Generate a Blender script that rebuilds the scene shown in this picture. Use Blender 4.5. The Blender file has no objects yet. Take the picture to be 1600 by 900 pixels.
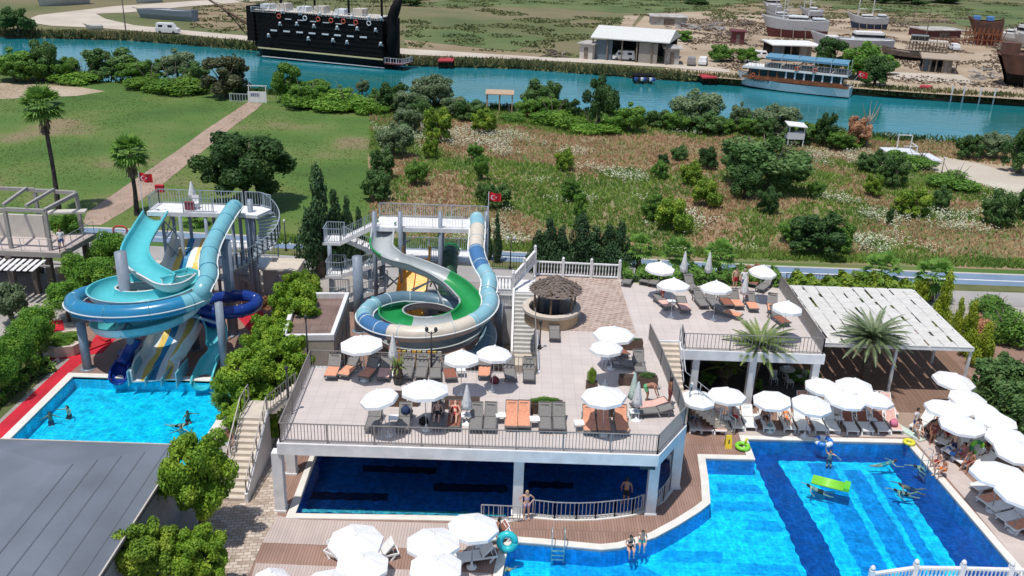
import bpy, math, random
import numpy as np
from mathutils import Vector, Matrix, noise
from mathutils.geometry import tessellate_polygon
R = math.radians; PI = math.pi
sc = bpy.context.scene; COL = sc.collection
# ---------------------------------------------------------------- camera
CAMH, TH, EPS, FPX = 28.0, R(22.0), 0.033, 1450.0
_U = Vector((0, math.sin(TH), math.cos(TH))); _R = Vector((1, 0, 0)); CF = Vector((0, math.cos(TH), -math.sin(TH)))
CR = _R*math.cos(EPS) + _U*math.sin(EPS); CU = _U*math.cos(EPS) - _R*math.sin(EPS)
CP = Vector((0, 0, CAMH))
cam = bpy.data.objects.new('camera', bpy.data.cameras.new('camera')); COL.objects.link(cam)
cam.matrix_world = Matrix((CR, CU, -CF)).transposed().to_4x4(); cam.location = CP
cam.data.sensor_width = 36; cam.data.lens = 36*FPX/1600; cam.data.clip_end = 5000; cam.data.clip_start = .5
sc.camera = cam
# ---------------------------------------------------------------- light
sv = Vector((-.20, -.24, 1)).normalized()
w = bpy.data.worlds.new('World'); sc.world = w; w.use_nodes = True
nt = w.node_tree; sky = nt.nodes.new('ShaderNodeTexSky'); sky.sky_type = 'NISHITA'; sky.sun_disc = False
sky.sun_elevation = math.asin(sv.z); sky.sun_rotation = math.atan2(sv.x, sv.y)
nt.links.new(sky.outputs[0], nt.nodes['Background'].inputs[0]); nt.nodes['Background'].inputs[1].default_value = .115
sl = bpy.data.lights.new('sun', 'SUN'); sl.energy = 3.85; sl.angle = R(.53); sl.color = (1, .965, .9)
so = bpy.data.objects.new('sun', sl); COL.objects.link(so); so.rotation_euler = (-sv).to_track_quat('-Z', 'Y').to_euler(); so.location = (0, 0, 80)
sc.view_settings.view_transform = 'Standard'; sc.view_settings.look = 'None'; sc.view_settings.exposure = 0.0; sc.view_settings.gamma = 1
sc.render.engine = 'CYCLES'; sc.cycles.max_bounces = 6; sc.cycles.diffuse_bounces = 3; sc.cycles.transparent_max_bounces = 12
sc.cycles.use_denoising = True

def W(px, py, z=0.0):                       # point of the place seen at a photo position, on the level z
    d = CF*FPX + CR*(px-800) - CU*(py-450)
    return CP + d*((z-CAMH)/d.z)
def V3(p): return Vector(p)
def PX(p):
    d = V3(p)-CP; k = d.dot(CF); return 800+FPX*d.dot(CR)/k, 450-FPX*d.dot(CU)/k
def SCL(p): return FPX/(V3(p)-CP).dot(CF)    # pixels per metre there
AX = Vector((1, 0, 0)); AY = Vector((0, 1, 0))
# ---------------------------------------------------------------- materials
MATS = {}
def mat(name, c, rough=.6, var=.12, scale=3., c2=None, bump=0., bscale=None, metal=0., transl=0., objrand=0., detail=4, spec=.5, stops=None, coord='Object', dist=.02):
    if name in MATS: return MATS[name]
    m = bpy.data.materials.new(name); m.use_nodes = True; t = m.node_tree; N = t.nodes; L = t.links
    b = N['Principled BSDF']; b.inputs['Roughness'].default_value = rough; b.inputs['Metallic'].default_value = metal
    b.inputs['Specular IOR Level'].default_value = spec
    if coord == 'World': tc = N.new('ShaderNodeNewGeometry').outputs['Position']
    else: tc = N.new('ShaderNodeTexCoord').outputs[coord]
    n = N.new('ShaderNodeTexNoise'); n.inputs['Scale'].default_value = scale; n.inputs['Detail'].default_value = detail; L.new(tc, n.inputs['Vector'])
    cr = N.new('ShaderNodeValToRGB'); L.new(n.outputs['Fac'], cr.inputs[0])
    if stops:
        e = cr.color_ramp.elements
        while len(e) < len(stops): e.new(.5)
        for k, (p, col) in enumerate(stops): e[k].position = p; e[k].color = (*col, 1)
    else:
        a = c2 or tuple(x*(1-var) for x in c); d = c if c2 else tuple(min(1, x*(1+var)) for x in c)
        cr.color_ramp.elements[0].position = .35; cr.color_ramp.elements[1].position = .65
        cr.color_ramp.elements[0].color = (*a, 1); cr.color_ramp.elements[1].color = (*d, 1)
    out = cr.outputs[0]
    if objrand:
        oi = N.new('ShaderNodeObjectInfo'); hs = N.new('ShaderNodeHueSaturation')
        mr = N.new('ShaderNodeMapRange'); mr.inputs['To Min'].default_value = 1-objrand; mr.inputs['To Max'].default_value = 1+objrand
        L.new(oi.outputs['Random'], mr.inputs[0]); L.new(mr.outputs[0], hs.inputs['Value']); L.new(out, hs.inputs['Color']); out = hs.outputs[0]
    L.new(out, b.inputs['Base Color'])
    if bump:
        n2 = N.new('ShaderNodeTexNoise'); n2.inputs['Scale'].default_value = bscale or scale*4; n2.inputs['Detail'].default_value = 3; L.new(tc, n2.inputs['Vector'])
        bp = N.new('ShaderNodeBump'); bp.inputs['Strength'].default_value = bump; bp.inputs['Distance'].default_value = dist
        L.new(n2.outputs['Fac'], bp.inputs['Height']); L.new(bp.outputs[0], b.inputs['Normal'])
    if transl:
        tr = N.new('ShaderNodeBsdfTranslucent'); mx = N.new('ShaderNodeMixShader'); mx.inputs[0].default_value = transl
        L.new(out, tr.inputs[0]); L.new(b.outputs[0], mx.inputs[1]); L.new(tr.outputs[0], mx.inputs[2]); L.new(mx.outputs[0], N['Material Output'].inputs[0])
    MATS[name] = m; return m
def brickmat(name, c1, c2, mortar, sx, sy, rot=0., msize=.02, rough=.7, var=.15, offset=.5, nscale=.6):
    m = bpy.data.materials.new(name); m.use_nodes = True; t = m.node_tree; N = t.nodes; L = t.links; b = N['Principled BSDF']; b.inputs['Roughness'].default_value = rough
    g = N.new('ShaderNodeNewGeometry'); mp = N.new('ShaderNodeMapping'); mp.inputs['Rotation'].default_value = (0, 0, -rot); L.new(g.outputs['Position'], mp.inputs[0])
    k = N.new('ShaderNodeTexBrick'); k.offset = offset; L.new(mp.outputs[0], k.inputs['Vector'])
    k.inputs['Scale'].default_value = 1; k.inputs['Brick Width'].default_value = sx; k.inputs['Row Height'].default_value = sy
    k.inputs['Mortar Size'].default_value = msize; k.inputs['Color1'].default_value = (*c1, 1); k.inputs['Color2'].default_value = (*c2, 1); k.inputs['Mortar'].default_value = (*mortar, 1)
    n = N.new('ShaderNodeTexNoise'); n.inputs['Scale'].default_value = nscale; n.inputs['Detail'].default_value = 5; L.new(g.outputs['Position'], n.inputs['Vector'])
    mr = N.new('ShaderNodeMapRange'); mr.inputs['From Min'].default_value = .3; mr.inputs['From Max'].default_value = .7; mr.inputs['To Min'].default_value = 1-var; mr.inputs['To Max'].default_value = 1+var
    L.new(n.outputs['Fac'], mr.inputs[0]); hs = N.new('ShaderNodeHueSaturation'); L.new(mr.outputs[0], hs.inputs['Value']); L.new(k.outputs['Color'], hs.inputs['Color']); L.new(hs.outputs[0], b.inputs['Base Color'])
    bp = N.new('ShaderNodeBump'); bp.inputs['Strength'].default_value = .3; bp.inputs['Distance'].default_value = .01; L.new(k.outputs['Fac'], bp.inputs['Height']); bp.invert = True; L.new(bp.outputs[0], b.inputs['Normal'])
    MATS[name] = m; return m
def watermat(name, tint, bump, scale, net=.87):
    m = bpy.data.materials.new(name); m.use_nodes = True; t = m.node_tree; N = t.nodes; L = t.links; N.remove(N['Principled BSDF'])
    g = N.new('ShaderNodeNewGeometry'); tr = N.new('ShaderNodeBsdfTransparent'); gl = N.new('ShaderNodeBsdfGlossy'); gl.inputs['Roughness'].default_value = .04
    n = N.new('ShaderNodeTexNoise'); n.inputs['Scale'].default_value = scale; n.inputs['Detail'].default_value = 3; n.inputs['Distortion'].default_value = .6; L.new(g.outputs['Position'], n.inputs['Vector'])
    bp = N.new('ShaderNodeBump'); bp.inputs['Strength'].default_value = bump; bp.inputs['Distance'].default_value = .1; L.new(n.outputs['Fac'], bp.inputs['Height'])
    fr = N.new('ShaderNodeFresnel'); fr.inputs['IOR'].default_value = 1.33; L.new(bp.outputs[0], fr.inputs['Normal']); L.new(bp.outputs[0], gl.inputs['Normal'])
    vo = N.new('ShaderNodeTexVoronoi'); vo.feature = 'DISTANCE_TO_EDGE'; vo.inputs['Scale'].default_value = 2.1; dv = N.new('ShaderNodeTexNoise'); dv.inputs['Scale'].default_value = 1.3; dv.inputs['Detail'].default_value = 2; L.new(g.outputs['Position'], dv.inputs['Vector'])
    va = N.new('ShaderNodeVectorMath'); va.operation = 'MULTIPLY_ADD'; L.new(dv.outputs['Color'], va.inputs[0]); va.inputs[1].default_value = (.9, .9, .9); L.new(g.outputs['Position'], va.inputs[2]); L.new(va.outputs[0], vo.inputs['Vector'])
    rp = N.new('ShaderNodeValToRGB'); rp.color_ramp.elements[0].position = .0; rp.color_ramp.elements[0].color = (1.0, 1.12, 1.1, 1); rp.color_ramp.elements[1].position = .30; rp.color_ramp.elements[1].color = (*(x*net for x in tint), 1)   # cell-edge tint paints a caustic-like light net into the water colour
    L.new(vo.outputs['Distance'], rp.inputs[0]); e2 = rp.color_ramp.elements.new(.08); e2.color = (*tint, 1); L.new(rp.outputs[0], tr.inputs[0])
    mx = N.new('ShaderNodeMixShader'); L.new(fr.outputs[0], mx.inputs[0]); L.new(tr.outputs[0], mx.inputs[1]); L.new(gl.outputs[0], mx.inputs[2]); L.new(mx.outputs[0], N['Material Output'].inputs[0])
    MATS[name] = m; return m
def plain(name, c, rough=.5, metal=0., var=.06, **k): return mat(name, c, rough=rough, metal=metal, var=var, scale=k.pop('scale', 2.5), **k)
# ---------------------------------------------------------------- mesh builder
class MB:
    def __init__(s): s.v = []; s.f = []; s.m = []; s.mi = 0
    def q(s, *pts):
        i = len(s.v); s.v += [tuple(p) for p in pts]; s.f.append(tuple(range(i, i+len(pts)))); s.m.append(s.mi); return s
    def raw(s, vs, fs):
        i = len(s.v); s.v += [tuple(p) for p in vs]
        for f in fs: s.f.append(tuple(i+k for k in f)); s.m.append(s.mi)
        return s
    def box(s, cx, cy, cz, sx, sy, sz, rz=0., top=1.):       # cz = bottom
        c, n = math.cos(rz), math.sin(rz); vs = []
        for z, k in ((cz, 1.), (cz+sz, top)):
            for a, b in ((-1, -1), (1, -1), (1, 1), (-1, 1)):
                x, y = a*sx/2*k, b*sy/2*k; vs.append((cx+x*c-y*n, cy+x*n+y*c, z))
        return s.raw(vs, [(3, 2, 1, 0), (4, 5, 6, 7), (0, 1, 5, 4), (1, 2, 6, 5), (2, 3, 7, 6), (3, 0, 4, 7)])
    def bar(s, a, b, w, h=None):
        h = h or w; a = V3(a); b = V3(b); d = (b-a)
        if d.length < 1e-6: return s
        d.normalize(); sd = d.cross(Vector((0, 0, 1)))
        if sd.length < 1e-3: sd = AX.copy()
        sd.normalize(); up = sd.cross(d)
        vs = [p+sd*(x*w/2)+up*(y*h/2) for p in (a, b) for x, y in ((-1, -1), (1, -1), (1, 1), (-1, 1))]
        return s.raw(vs, [(0, 1, 2, 3), (7, 6, 5, 4), (4, 5, 1, 0), (5, 6, 2, 1), (6, 7, 3, 2), (7, 4, 0, 3)])
    def tube(s, pts, r, n=8, cap=True):
        pts = [V3(p) for p in pts]; rs = r if isinstance(r, (list, tuple)) else [r]*len(pts); i0 = len(s.v); ref = None
        for k, p in enumerate(pts):
            d = (pts[min(k+1, len(pts)-1)]-pts[max(k-1, 0)]).normalized()
            if ref is None: ref = d.cross(Vector((0, 0, 1))); ref = ref if ref.length > 1e-3 else Vector((1, 0, 0))
            ref = (ref-d*ref.dot(d)).normalized(); up = d.cross(ref)
            for j in range(n):
                a = 2*PI*j/n; s.v.append(tuple(p+(ref*math.cos(a)+up*math.sin(a))*rs[k]))
        for k in range(len(pts)-1):
            for j in range(n):
                a = i0+k*n+j; b = i0+k*n+(j+1) % n; s.f.append((a, b, b+n, a+n)); s.m.append(s.mi)
        if cap:
            s.f.append(tuple(i0+j for j in reversed(range(n)))); s.m.append(s.mi)
            e = i0+(len(pts)-1)*n; s.f.append(tuple(e+j for j in range(n))); s.m.append(s.mi)
        return s
    def lathe(s, prof, n=16, c=(0, 0, 0), cap=True):
        i0 = len(s.v)
        for r, z in prof:
            for j in range(n):
                a = 2*PI*j/n; s.v.append((c[0]+r*math.cos(a), c[1]+r*math.sin(a), c[2]+z))
        for k in range(len(prof)-1):
            for j in range(n):
                a = i0+k*n+j; b = i0+k*n+(j+1) % n; s.f.append((a, b, b+n, a+n)); s.m.append(s.mi)
        if cap:
            s.f.append(tuple(i0+j for j in reversed(range(n)))); s.m.append(s.mi)
            e = i0+(len(prof)-1)*n; s.f.append(tuple(e+j for j in range(n))); s.m.append(s.mi)
        return s
    def prism(s, pts, z0, z1):
        pts = [(p[0], p[1]) for p in pts]; n = len(pts)
        ar = sum(pts[i][0]*pts[(i+1) % n][1]-pts[(i+1) % n][0]*pts[i][1] for i in range(n))
        if ar < 0: pts.reverse()
        vs = [(x, y, z0) for x, y in pts]+[(x, y, z1) for x, y in pts]
        tr = tessellate_polygon([[Vector((x, y, 0)) for x, y in pts]])
        fs = []
        for t in tr:
            a = [pts[k] for k in t]; o = (a[1][0]-a[0][0])*(a[2][1]-a[0][1])-(a[1][1]-a[0][1])*(a[2][0]-a[0][0])
            t = tuple(t) if o > 0 else tuple(reversed(t)); fs.append(tuple(n+k for k in t)); fs.append(tuple(reversed(t)))
        for k in range(n): j = (k+1) % n; fs.append((k, j, n+j, n+k))
        return s.raw(vs, fs)
    def sheet(s, rings, z):                                 # flat sheet, first ring outer, others holes
        if not isinstance(rings[0][0], (list, tuple, Vector)) or len(rings[0][0]) < 2: rings = [rings]
        rr = [[Vector((p[0], p[1], 0)) for p in r] for r in rings]; fl = [p for r in rr for p in r]
        fs = []
        for t in tessellate_polygon(rr):
            a = [fl[k] for k in t]; o = (a[1]-a[0]).cross(a[2]-a[0]).z
            fs.append(tuple(t) if o > 0 else tuple(reversed(t)))
        return s.raw([(p.x, p.y, z) for p in fl], fs)
    def wall(s, pts, z0, z1, closed=False):
        n = len(pts)
        for k in range(n if closed else n-1):
            a, b = pts[k], pts[(k+1) % n]; s.q((a[0], a[1], z0), (b[0], b[1], z0), (b[0], b[1], z1), (a[0], a[1], z1))
        return s
    def build(s, name, m, parent=None, smooth=False, label=None, local=False):
        me = bpy.data.meshes.new(name); vs = s.v
        if parent is not None and not local:
            l = WL.get(parent.name, Vector()); vs = [(x-l.x, y-l.y, z-l.z) for x, y, z in vs]
        me.from_pydata(vs, [], s.f)
        for x in (m if isinstance(m, (list, tuple)) else [m]): me.materials.append(x)
        if any(s.m): me.polygons.foreach_set('material_index', s.m)
        if smooth: me.polygons.foreach_set('use_smooth', [True]*len(me.polygons))
        me.update(); o = bpy.data.objects.new(name, me); COL.objects.link(o); o.parent = parent
        if label: o['label'] = label
        WL[o.name] = WL.get(parent.name, Vector()) if parent is not None else Vector()
        return o
WL = {}
def tag(o, label=None, cat=None, group=None, kind=None):
    if label: o['label'] = label
    if cat: o['category'] = cat
    if group: o['group'] = group
    if kind: o['kind'] = kind
    return o
def struct(name, mb, m, **k): return tag(mb.build(name, m, **k), kind='structure')
def T(name, label, cat, loc=(0, 0, 0), group=None, rz=0.):
    o = bpy.data.objects.new(name, None); COL.objects.link(o); o.location = loc; o.rotation_euler = (0, 0, rz); o.empty_display_size = .2
    WL[o.name] = Vector(loc) if rz == 0 else Vector(); return tag(o, label, cat, group)
def one(name, mb, m, label, cat, group=None, **k): return tag(mb.build(name, m, **k), label, cat, group)
def center(o):                                              # origin of a one-mesh thing to its base
    me = o.data; n = len(me.vertices); a = np.empty(n*3); me.vertices.foreach_get('co', a); a = a.reshape(-1, 3)
    c = (a.min(0)+a.max(0))/2; c[2] = a[:, 2].min(); a -= c; me.vertices.foreach_set('co', a.ravel()); o.location = c; me.update(); return o
def kids(o): return [c for c in bpy.data.objects if c.parent == o]
KID = {}
def dup(root, loc, rz=0., label=None, group=None, mats=None, scale=None, cat=None):
    if root.name not in KID: KID[root.name] = [(c, kids(c)) for c in kids(root)]
    r = root.copy(); COL.objects.link(r); r.location = loc; r.rotation_euler = (0, 0, rz)
    if scale: r.scale = scale if isinstance(scale, (tuple, list)) else (scale,)*3
    tag(r, label, cat, group)
    def fix(o):
        k = o.name.split('.')[0]
        if mats and k in mats and o.type == 'MESH':
            for i, s_ in enumerate(o.material_slots):
                s_.link = 'OBJECT'; s_.material = mats[k]
    for c, gs in KID[root.name]:
        d = c.copy(); COL.objects.link(d); d.parent = r; fix(d)
        for g in gs: e = g.copy(); COL.objects.link(e); e.parent = d; fix(e)
    fix(r); return r
def hide_proto(root):
    for c, gs in KID.get(root.name, [(c, kids(c)) for c in kids(root)]):
        for g in gs: bpy.data.objects.remove(g)
        bpy.data.objects.remove(c)
    bpy.data.objects.remove(root)
def crom(P, n=8, closed=False):                               # smooth curve through the points
    P = [V3(p) for p in P]; o = []; m = len(P)
    for k in range(m if closed else m-1):
        if closed: a, b, c, d = P[k-1], P[k], P[(k+1) % m], P[(k+2) % m]
        else: a, b, c, d = P[max(k-1, 0)], P[k], P[k+1], P[min(k+2, m-1)]
        for j in range(n):
            t = j/n; o.append(.5*((2*b)+(c-a)*t+(2*a-5*b+4*c-d)*t*t+(3*b-a-3*c+d)*t**3))
    if not closed: o.append(P[-1])
    return o
ORD = ['leftmost', 'second from left', 'third from left', 'fourth from left', 'fifth from left', 'sixth from left', 'seventh from left', 'eighth from left', 'ninth from left', 'tenth from left', 'eleventh from left', 'twelfth from left', 'thirteenth from left', 'fourteenth from left', 'fifteenth from left', 'sixteenth from left', 'seventeenth from left', 'eighteenth from left', 'nineteenth from left', 'twentieth from left']
def ordl(k, n): return 'rightmost' if k == n-1 and n > 2 else ORD[k]
random.seed(7)
# ================================================================ materials used widely
M = {}
M['white'] = mat('white_paint', (.72, .71, .71), .55, var=.09, scale=1.6, detail=9)
M['whiteplastic'] = plain('white_plastic', (.8, .8, .79), .35, var=.03)
M['canvas'] = mat('white_canvas', (.88, .88, .89), .8, objrand=.05, var=.04, scale=6, transl=.18, bump=.15, bscale=14)
M['canvas2'] = mat('white_canvas_closed', (.74, .75, .76), .8, var=.12, scale=5, transl=.1)
M['canvasgreen'] = mat('pale_green_canvas', (.55, .68, .6), .8, var=.08, transl=.1)
M['steel'] = plain('grey_blue_steel', (.23, .27, .33), .45, var=.1)
M['rail'] = plain('taupe_rail', (.27, .245, .23), .45, metal=.2, var=.1)
M['alu'] = plain('light_metal', (.46, .48, .5), .35, metal=.5, var=.08)
M['dark'] = plain('dark_metal', (.03, .03, .035), .5)
M['terrace'] = brickmat('terrace_tile', (.535, .47, .44), (.56, .495, .465), (.44, .385, .365), .6, .6, msize=.012, rough=.65, var=.07, offset=0, nscale=.7)
M['patch'] = brickmat('patterned_tile', (.30, .205, .165), (.42, .32, .27), (.5, .42, .36), .42, .3, msize=.03, rot=.4, rough=.7, var=.18, nscale=2.5)
M['deck'] = brickmat('brown_deck_boards', (.275, .165, .125), (.32, .2, .16), (.14, .09, .07), .14, 4.2, msize=.012, rough=.7, var=.16, nscale=.5)
M['beige'] = brickmat('beige_deck_boards', (.47, .385, .355), (.51, .42, .39), (.3, .24, .22), .14, 3.0, msize=.012, rough=.7, var=.08, nscale=.6)
M['paver'] = brickmat('beige_pavers', (.5, .42, .38), (.54, .455, .42), (.45, .38, .34), .5, .5, msize=.012, rough=.75, var=.07)
M['cobble'] = brickmat('cobble_stone', (.34, .26, .2), (.58, .5, .43), (.25, .19, .15), .36, .22, msize=.02, rot=.15, rough=.8, var=.18, nscale=1.5)
M['brickpath'] = brickmat('red_brick_path', (.34, .23, .175), (.40, .29, .22), (.28, .21, .165), .5, .25, msize=.02, rot=.5, rough=.85, var=.15, nscale=.4)
M['pave'] = mat('grey_pavement', (.35, .32, .295), .85, var=.2, scale=.25, coord='World', detail=8)
M['asphalt'] = mat('pale_asphalt', (.34, .32, .31), .85, var=.1, scale=.4, coord='World', detail=8)
M['blue'] = mat('blue_cycle_track', (.165, .24, .345), .75, var=.12, scale=.3, coord='World', detail=8)
M['kerb'] = plain('kerb_stone', (.48, .45, .41), .8)
M['red'] = mat('red_carpet', (.50, .012, .03), .9, var=.16, scale=.7, coord='World', detail=6)
M['stone'] = mat('cream_stone', (.56, .49, .41), .75, var=.08, scale=2, coord='World')
M['coping'] = mat('white_coping', (.7, .67, .62), .6, var=.06, scale=1.5, coord='World')
def ts(*l): return [(p, c) for p, c in l]
M['lawn'] = mat('mown_lawn', (0, 0, 0), .95, scale=.07, coord='World', detail=9, bump=.5, bscale=6, dist=.06,
    stops=ts((.28, (.046, .105, .013)), (.47, (.075, .145, .022)), (.57, (.115, .16, .036)), (.68, (.21, .165, .09))))
M['verge'] = mat('verge_grass', (0, 0, 0), .95, scale=.5, coord='World', detail=8, bump=.5, bscale=6, dist=.06, stops=ts((.3, (.07, .10, .025)), (.7, (.16, .15, .06))))
M['wild'] = mat('wild_field_soil', (0, 0, 0), .95, scale=.085, coord='World', detail=9, bump=.6, bscale=4, dist=.1,
    stops=ts((.3, (.28, .20, .13)), (.45, (.26, .21, .115)), (.53, (.16, .18, .07)), (.7, (.11, .16, .045))))
M['far'] = mat('far_plain', (0, 0, 0), .95, scale=.022, coord='World', detail=10, bump=.6, bscale=1.2, dist=.3,
    stops=ts((.3, (.065, .095, .025)), (.45, (.12, .13, .05)), (.57, (.18, .15, .08)), (.72, (.095, .115, .035))))
M['farg'] = mat('far_green_crop', (0, 0, 0), .95, scale=.05, coord='World', detail=10, bump=.6, bscale=1.5, dist=.3, stops=ts((.3, (.06, .10, .025)), (.7, (.14, .17, .06))))
M['farb'] = mat('far_brown_stubble', (0, 0, 0), .95, scale=.05, coord='World', detail=10, bump=.5, bscale=1.5, dist=.3, stops=ts((.3, (.20, .15, .085)), (.7, (.29, .225, .14))))
M['sand'] = mat('boatyard_sand', (0, 0, 0), .95, scale=.06, coord='World', detail=11, bump=.7, bscale=1.0, dist=.3, stops=ts((.3, (.26, .19, .125)), (.5, (.37, .285, .2)), (.7, (.45, .37, .28))))
M['dust'] = mat('pale_dirt_road', (0, 0, 0), .95, scale=.12, coord='World', detail=9, stops=ts((.3, (.42, .36, .29)), (.7, (.54, .48, .41))))
# ================================================================ terrain and river
def interp(tab, x):
    if x <= tab[0][0]: a, b = tab[0], tab[1]
    elif x >= tab[-1][0]: a, b = tab[-2], tab[-1]
    else:
        k = next(i for i in range(len(tab)-1) if tab[i+1][0] >= x); a, b = tab[k], tab[k+1]
    return a[1]+(b[1]-a[1])*(x-a[0])/(b[0]-a[0])
NB = [(p.x, p.y) for p in (W(x, y, -1.2) for x, y in ((-150, 112), (0, 120), (200, 136), (400, 152), (600, 166), (800, 180), (1000, 193), (1200, 206), (1390, 226), (1600, 236), (1750, 250)))]
FB = [(p.x, p.y) for p in (W(x, y, -1.2) for x, y in ((-150, 54), (0, 57), (200, 62), (400, 78), (640, 102), (800, 106), (1000, 121), (1100, 128), (1400, 151), (1600, 163), (1750, 171)))]
yN = lambda x: interp(NB, x); yF = lambda x: interp(FB, x)
SEAM = 72.0
g = MB(); xs = sorted(set([x*1.0 for x in range(-140, 141, 4)]+[-1500, -900, -600, -400, -300, -220, -180, 180, 220, 300, 420, 600, 900, 1500]))
rows = []
for x in xs:
    xx = max(-170, min(140, x)); a, b = yN(xx), yF(xx); wob = noise.noise(Vector((x*.11, 3, 0)))*1.2; wob2 = noise.noise(Vector((x*.15, 9, 0)))*1.6
    a += wob; b += wob2
    r = [(x, SEAM+(a-4-SEAM)*t, 0.) for t in (0, .25, .5, .75, 1)]+[(x, a-1.6, -.1), (x, a, -1.2), (x, a+3, -3), (x, b-3, -3), (x, b, -1.25), (x, b+.8, -.5), (x, b+2.4, 0.), (x, b+30, 0), (x, b+100, 0), (x, 500, 0), (x, 900, 0), (x, 4000, 0)]
    rows.append(r)
n = len(rows[0])
for r in rows: g.v += r
for i in range(len(rows)-1):
    for k in range(n-1):
        g.f.append((i*n+k, (i+1)*n+k, (i+1)*n+k+1, i*n+k+1)); g.m.append(1 if k >= 8 else 0)
struct('ground', g, [M['lawn'], M['far']], smooth=True)
wm = bpy.data.materials.new('river_water'); wm.use_nodes = True; N = wm.node_tree.nodes; L = wm.node_tree.links; b = N['Principled BSDF']
gm = N.new('ShaderNodeNewGeometry'); mp = N.new('ShaderNodeMapping'); mp.inputs['Scale'].default_value = (.35, 1, 1); L.new(gm.outputs['Position'], mp.inputs[0])
n1 = N.new('ShaderNodeTexNoise'); n1.inputs['Scale'].default_value = .05; n1.inputs['Detail'].default_value = 6; L.new(mp.outputs[0], n1.inputs['Vector'])
cr = N.new('ShaderNodeValToRGB'); cr.color_ramp.elements[0].position = .35; cr.color_ramp.elements[0].color = (.012, .15, .155, 1); cr.color_ramp.elements[1].position = .65; cr.color_ramp.elements[1].color = (.018, .2, .265, 1)
L.new(n1.outputs['Fac'], cr.inputs[0]); L.new(cr.outputs[0], b.inputs['Base Color']); b.inputs['Roughness'].default_value = .07
n2 = N.new('ShaderNodeTexNoise'); n2.inputs['Scale'].default_value = .9; n2.inputs['Detail'].default_value = 5; L.new(mp.outputs[0], n2.inputs['Vector'])
bp = N.new('ShaderNodeBump'); bp.inputs['Strength'].default_value = .5; bp.inputs['Distance'].default_value = .12; L.new(n2.outputs['Fac'], bp.inputs['Height']); L.new(bp.outputs[0], b.inputs['Normal'])
g = MB()
for i in range(len(xs)-1): 
    a, c = xs[i], xs[i+1]; f1 = lambda x: yN(max(-170, min(140, x)))-6; f2 = lambda x: yF(max(-170, min(140, x)))+6
    g.q((a, f1(a), -1.3), (c, f1(c), -1.3), (c, f2(c), -1.3), (a, f2(a), -1.3))
struct('river_water', g, wm)
def lay(name, px, m, z): return struct(name, MB().sheet([W(x, y, 0) for x, y in px], z), m)
# far side of the river
lay('boatyard_ground', [(975, 60), (1010, 22), (1200, 12), (1400, 38), (1480, 45), (1640, 55), (1720, 60), (1900, 175), (1600, 156), (1400, 143), (1120, 122), (1040, 112), (1040, 80), (960, 70)], M['sand'], .03)
lay('crop_field', [(640, 38), (860, 60), (800, 80), (630, 62)], M['farg'], .05)
lay('stubble_field', [(630, 62), (800, 81), (860, 84), (830, 93), (640, 78)], M['farb'], .06)
lay('crop_field', [(700, 0), (1200, -6), (1130, 18), (960, 20), (860, 12), (640, 8)], M['farg'], .04)
lay('stubble_field', [(1160, 5), (1460, 14), (1500, 32), (1200, 22), (1100, 18)], M['farb'], .07)
lay('crop_field', [(1300, 8), (1640, 12), (1640, 48), (1500, 40), (1470, 22), (1300, 14)], M['farg'], .08)
lay('stubble_field', [(300, 0), (400, 0), (400, 50), (300, 42)], M['farb'], .05)
lay('dirt_road', [(35, 34), (60, 24), (180, 10), (300, 2), (420, -4), (420, 1), (300, 10), (200, 20), (150, 22), (165, 30), (210, 40), (290, 48), (400, 58), (640, 77), (850, 90), (935, 93), (1040, 97), (1140, 109), (1140, 114), (1030, 105), (900, 98), (640, 86), (400, 66), (280, 54), (150, 44), (80, 41)], M['dust'], .1)
lay('dirt_road', [(965, 52), (975, 25), (1000, 24), (988, 40), (1000, 55)], M['sand'], .11)
lay('dirt_road', [(1390, 113), (1500, 118), (1530, 132), (1400, 125), (1385, 120)], M['dust'], .11)
# near side of the river
bank = [(x, yN(x)-3.2) for x in range(60, -16, -6)]
wf = [tuple(W(x, y, 0)[:2]) for x, y in ((592, 392), (578, 300), (574, 240), (610, 205), (640, 178))]
wfr = [(-8+k*8, yN(-8+k*8)-3.0) for k in range(0, 16)]
struct('wild_field', MB().sheet(wf+wfr+[(112, 78)], .015), M['wild'])
lay('brick_path', [(387, 160), (410, 162), (400, 172), (365, 197), (320, 234), (258, 285), (200, 327), (158, 352), (128, 352), (136, 332), (210, 281), (282, 232), (318, 205)], M['brickpath'], .02)
lay('cycle_track', [(-100, 352), (155, 357), (455, 373), (800, 395), (1210, 417), (1600, 431), (1800, 438), (1800, 456), (1600, 448), (1210, 434), (800, 409), (455, 389), (175, 375), (-100, 366)], M['blue'], .02)
lay('kerb_strip', [(-100, 350), (155, 355), (455, 371), (800, 393), (1210, 415), (1600, 429), (1800, 436), (1800, 438), (1600, 431), (1210, 417), (800, 395), (455, 373), (155, 357), (-100, 352)], M['kerb'], .025)
lay('track_line', [(-100, 359), (155, 365.5), (455, 381), (800, 402), (1210, 425), (1600, 440), (1800, 447), (1800, 448), (1600, 441.2), (1210, 426.2), (800, 403), (455, 382), (155, 366.5), (-100, 360)], M['white'], .03)
lay('verge_grass', [(455, 389), (800, 409), (1210, 434), (1600, 448), (1800, 455), (1800, 464), (1600, 457), (1210, 443), (800, 418), (455, 398), (330, 391), (330, 382)], M['verge'], .022)
lay('road_surface', [(-100, 372), (175, 380), (455, 400), (800, 420), (1210, 445), (1600, 459), (1800, 466), (1800, 488), (1600, 479), (1210, 466), (800, 445), (455, 424), (175, 404), (-100, 395)], M['asphalt'], .018)
lay('sandy_path', [(1450, 246), (1470, 244), (1530, 256), (1600, 276), (1800, 320), (1800, 350), (1600, 302), (1560, 298), (1520, 286), (1460, 268)], M['dust'], .03)
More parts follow.
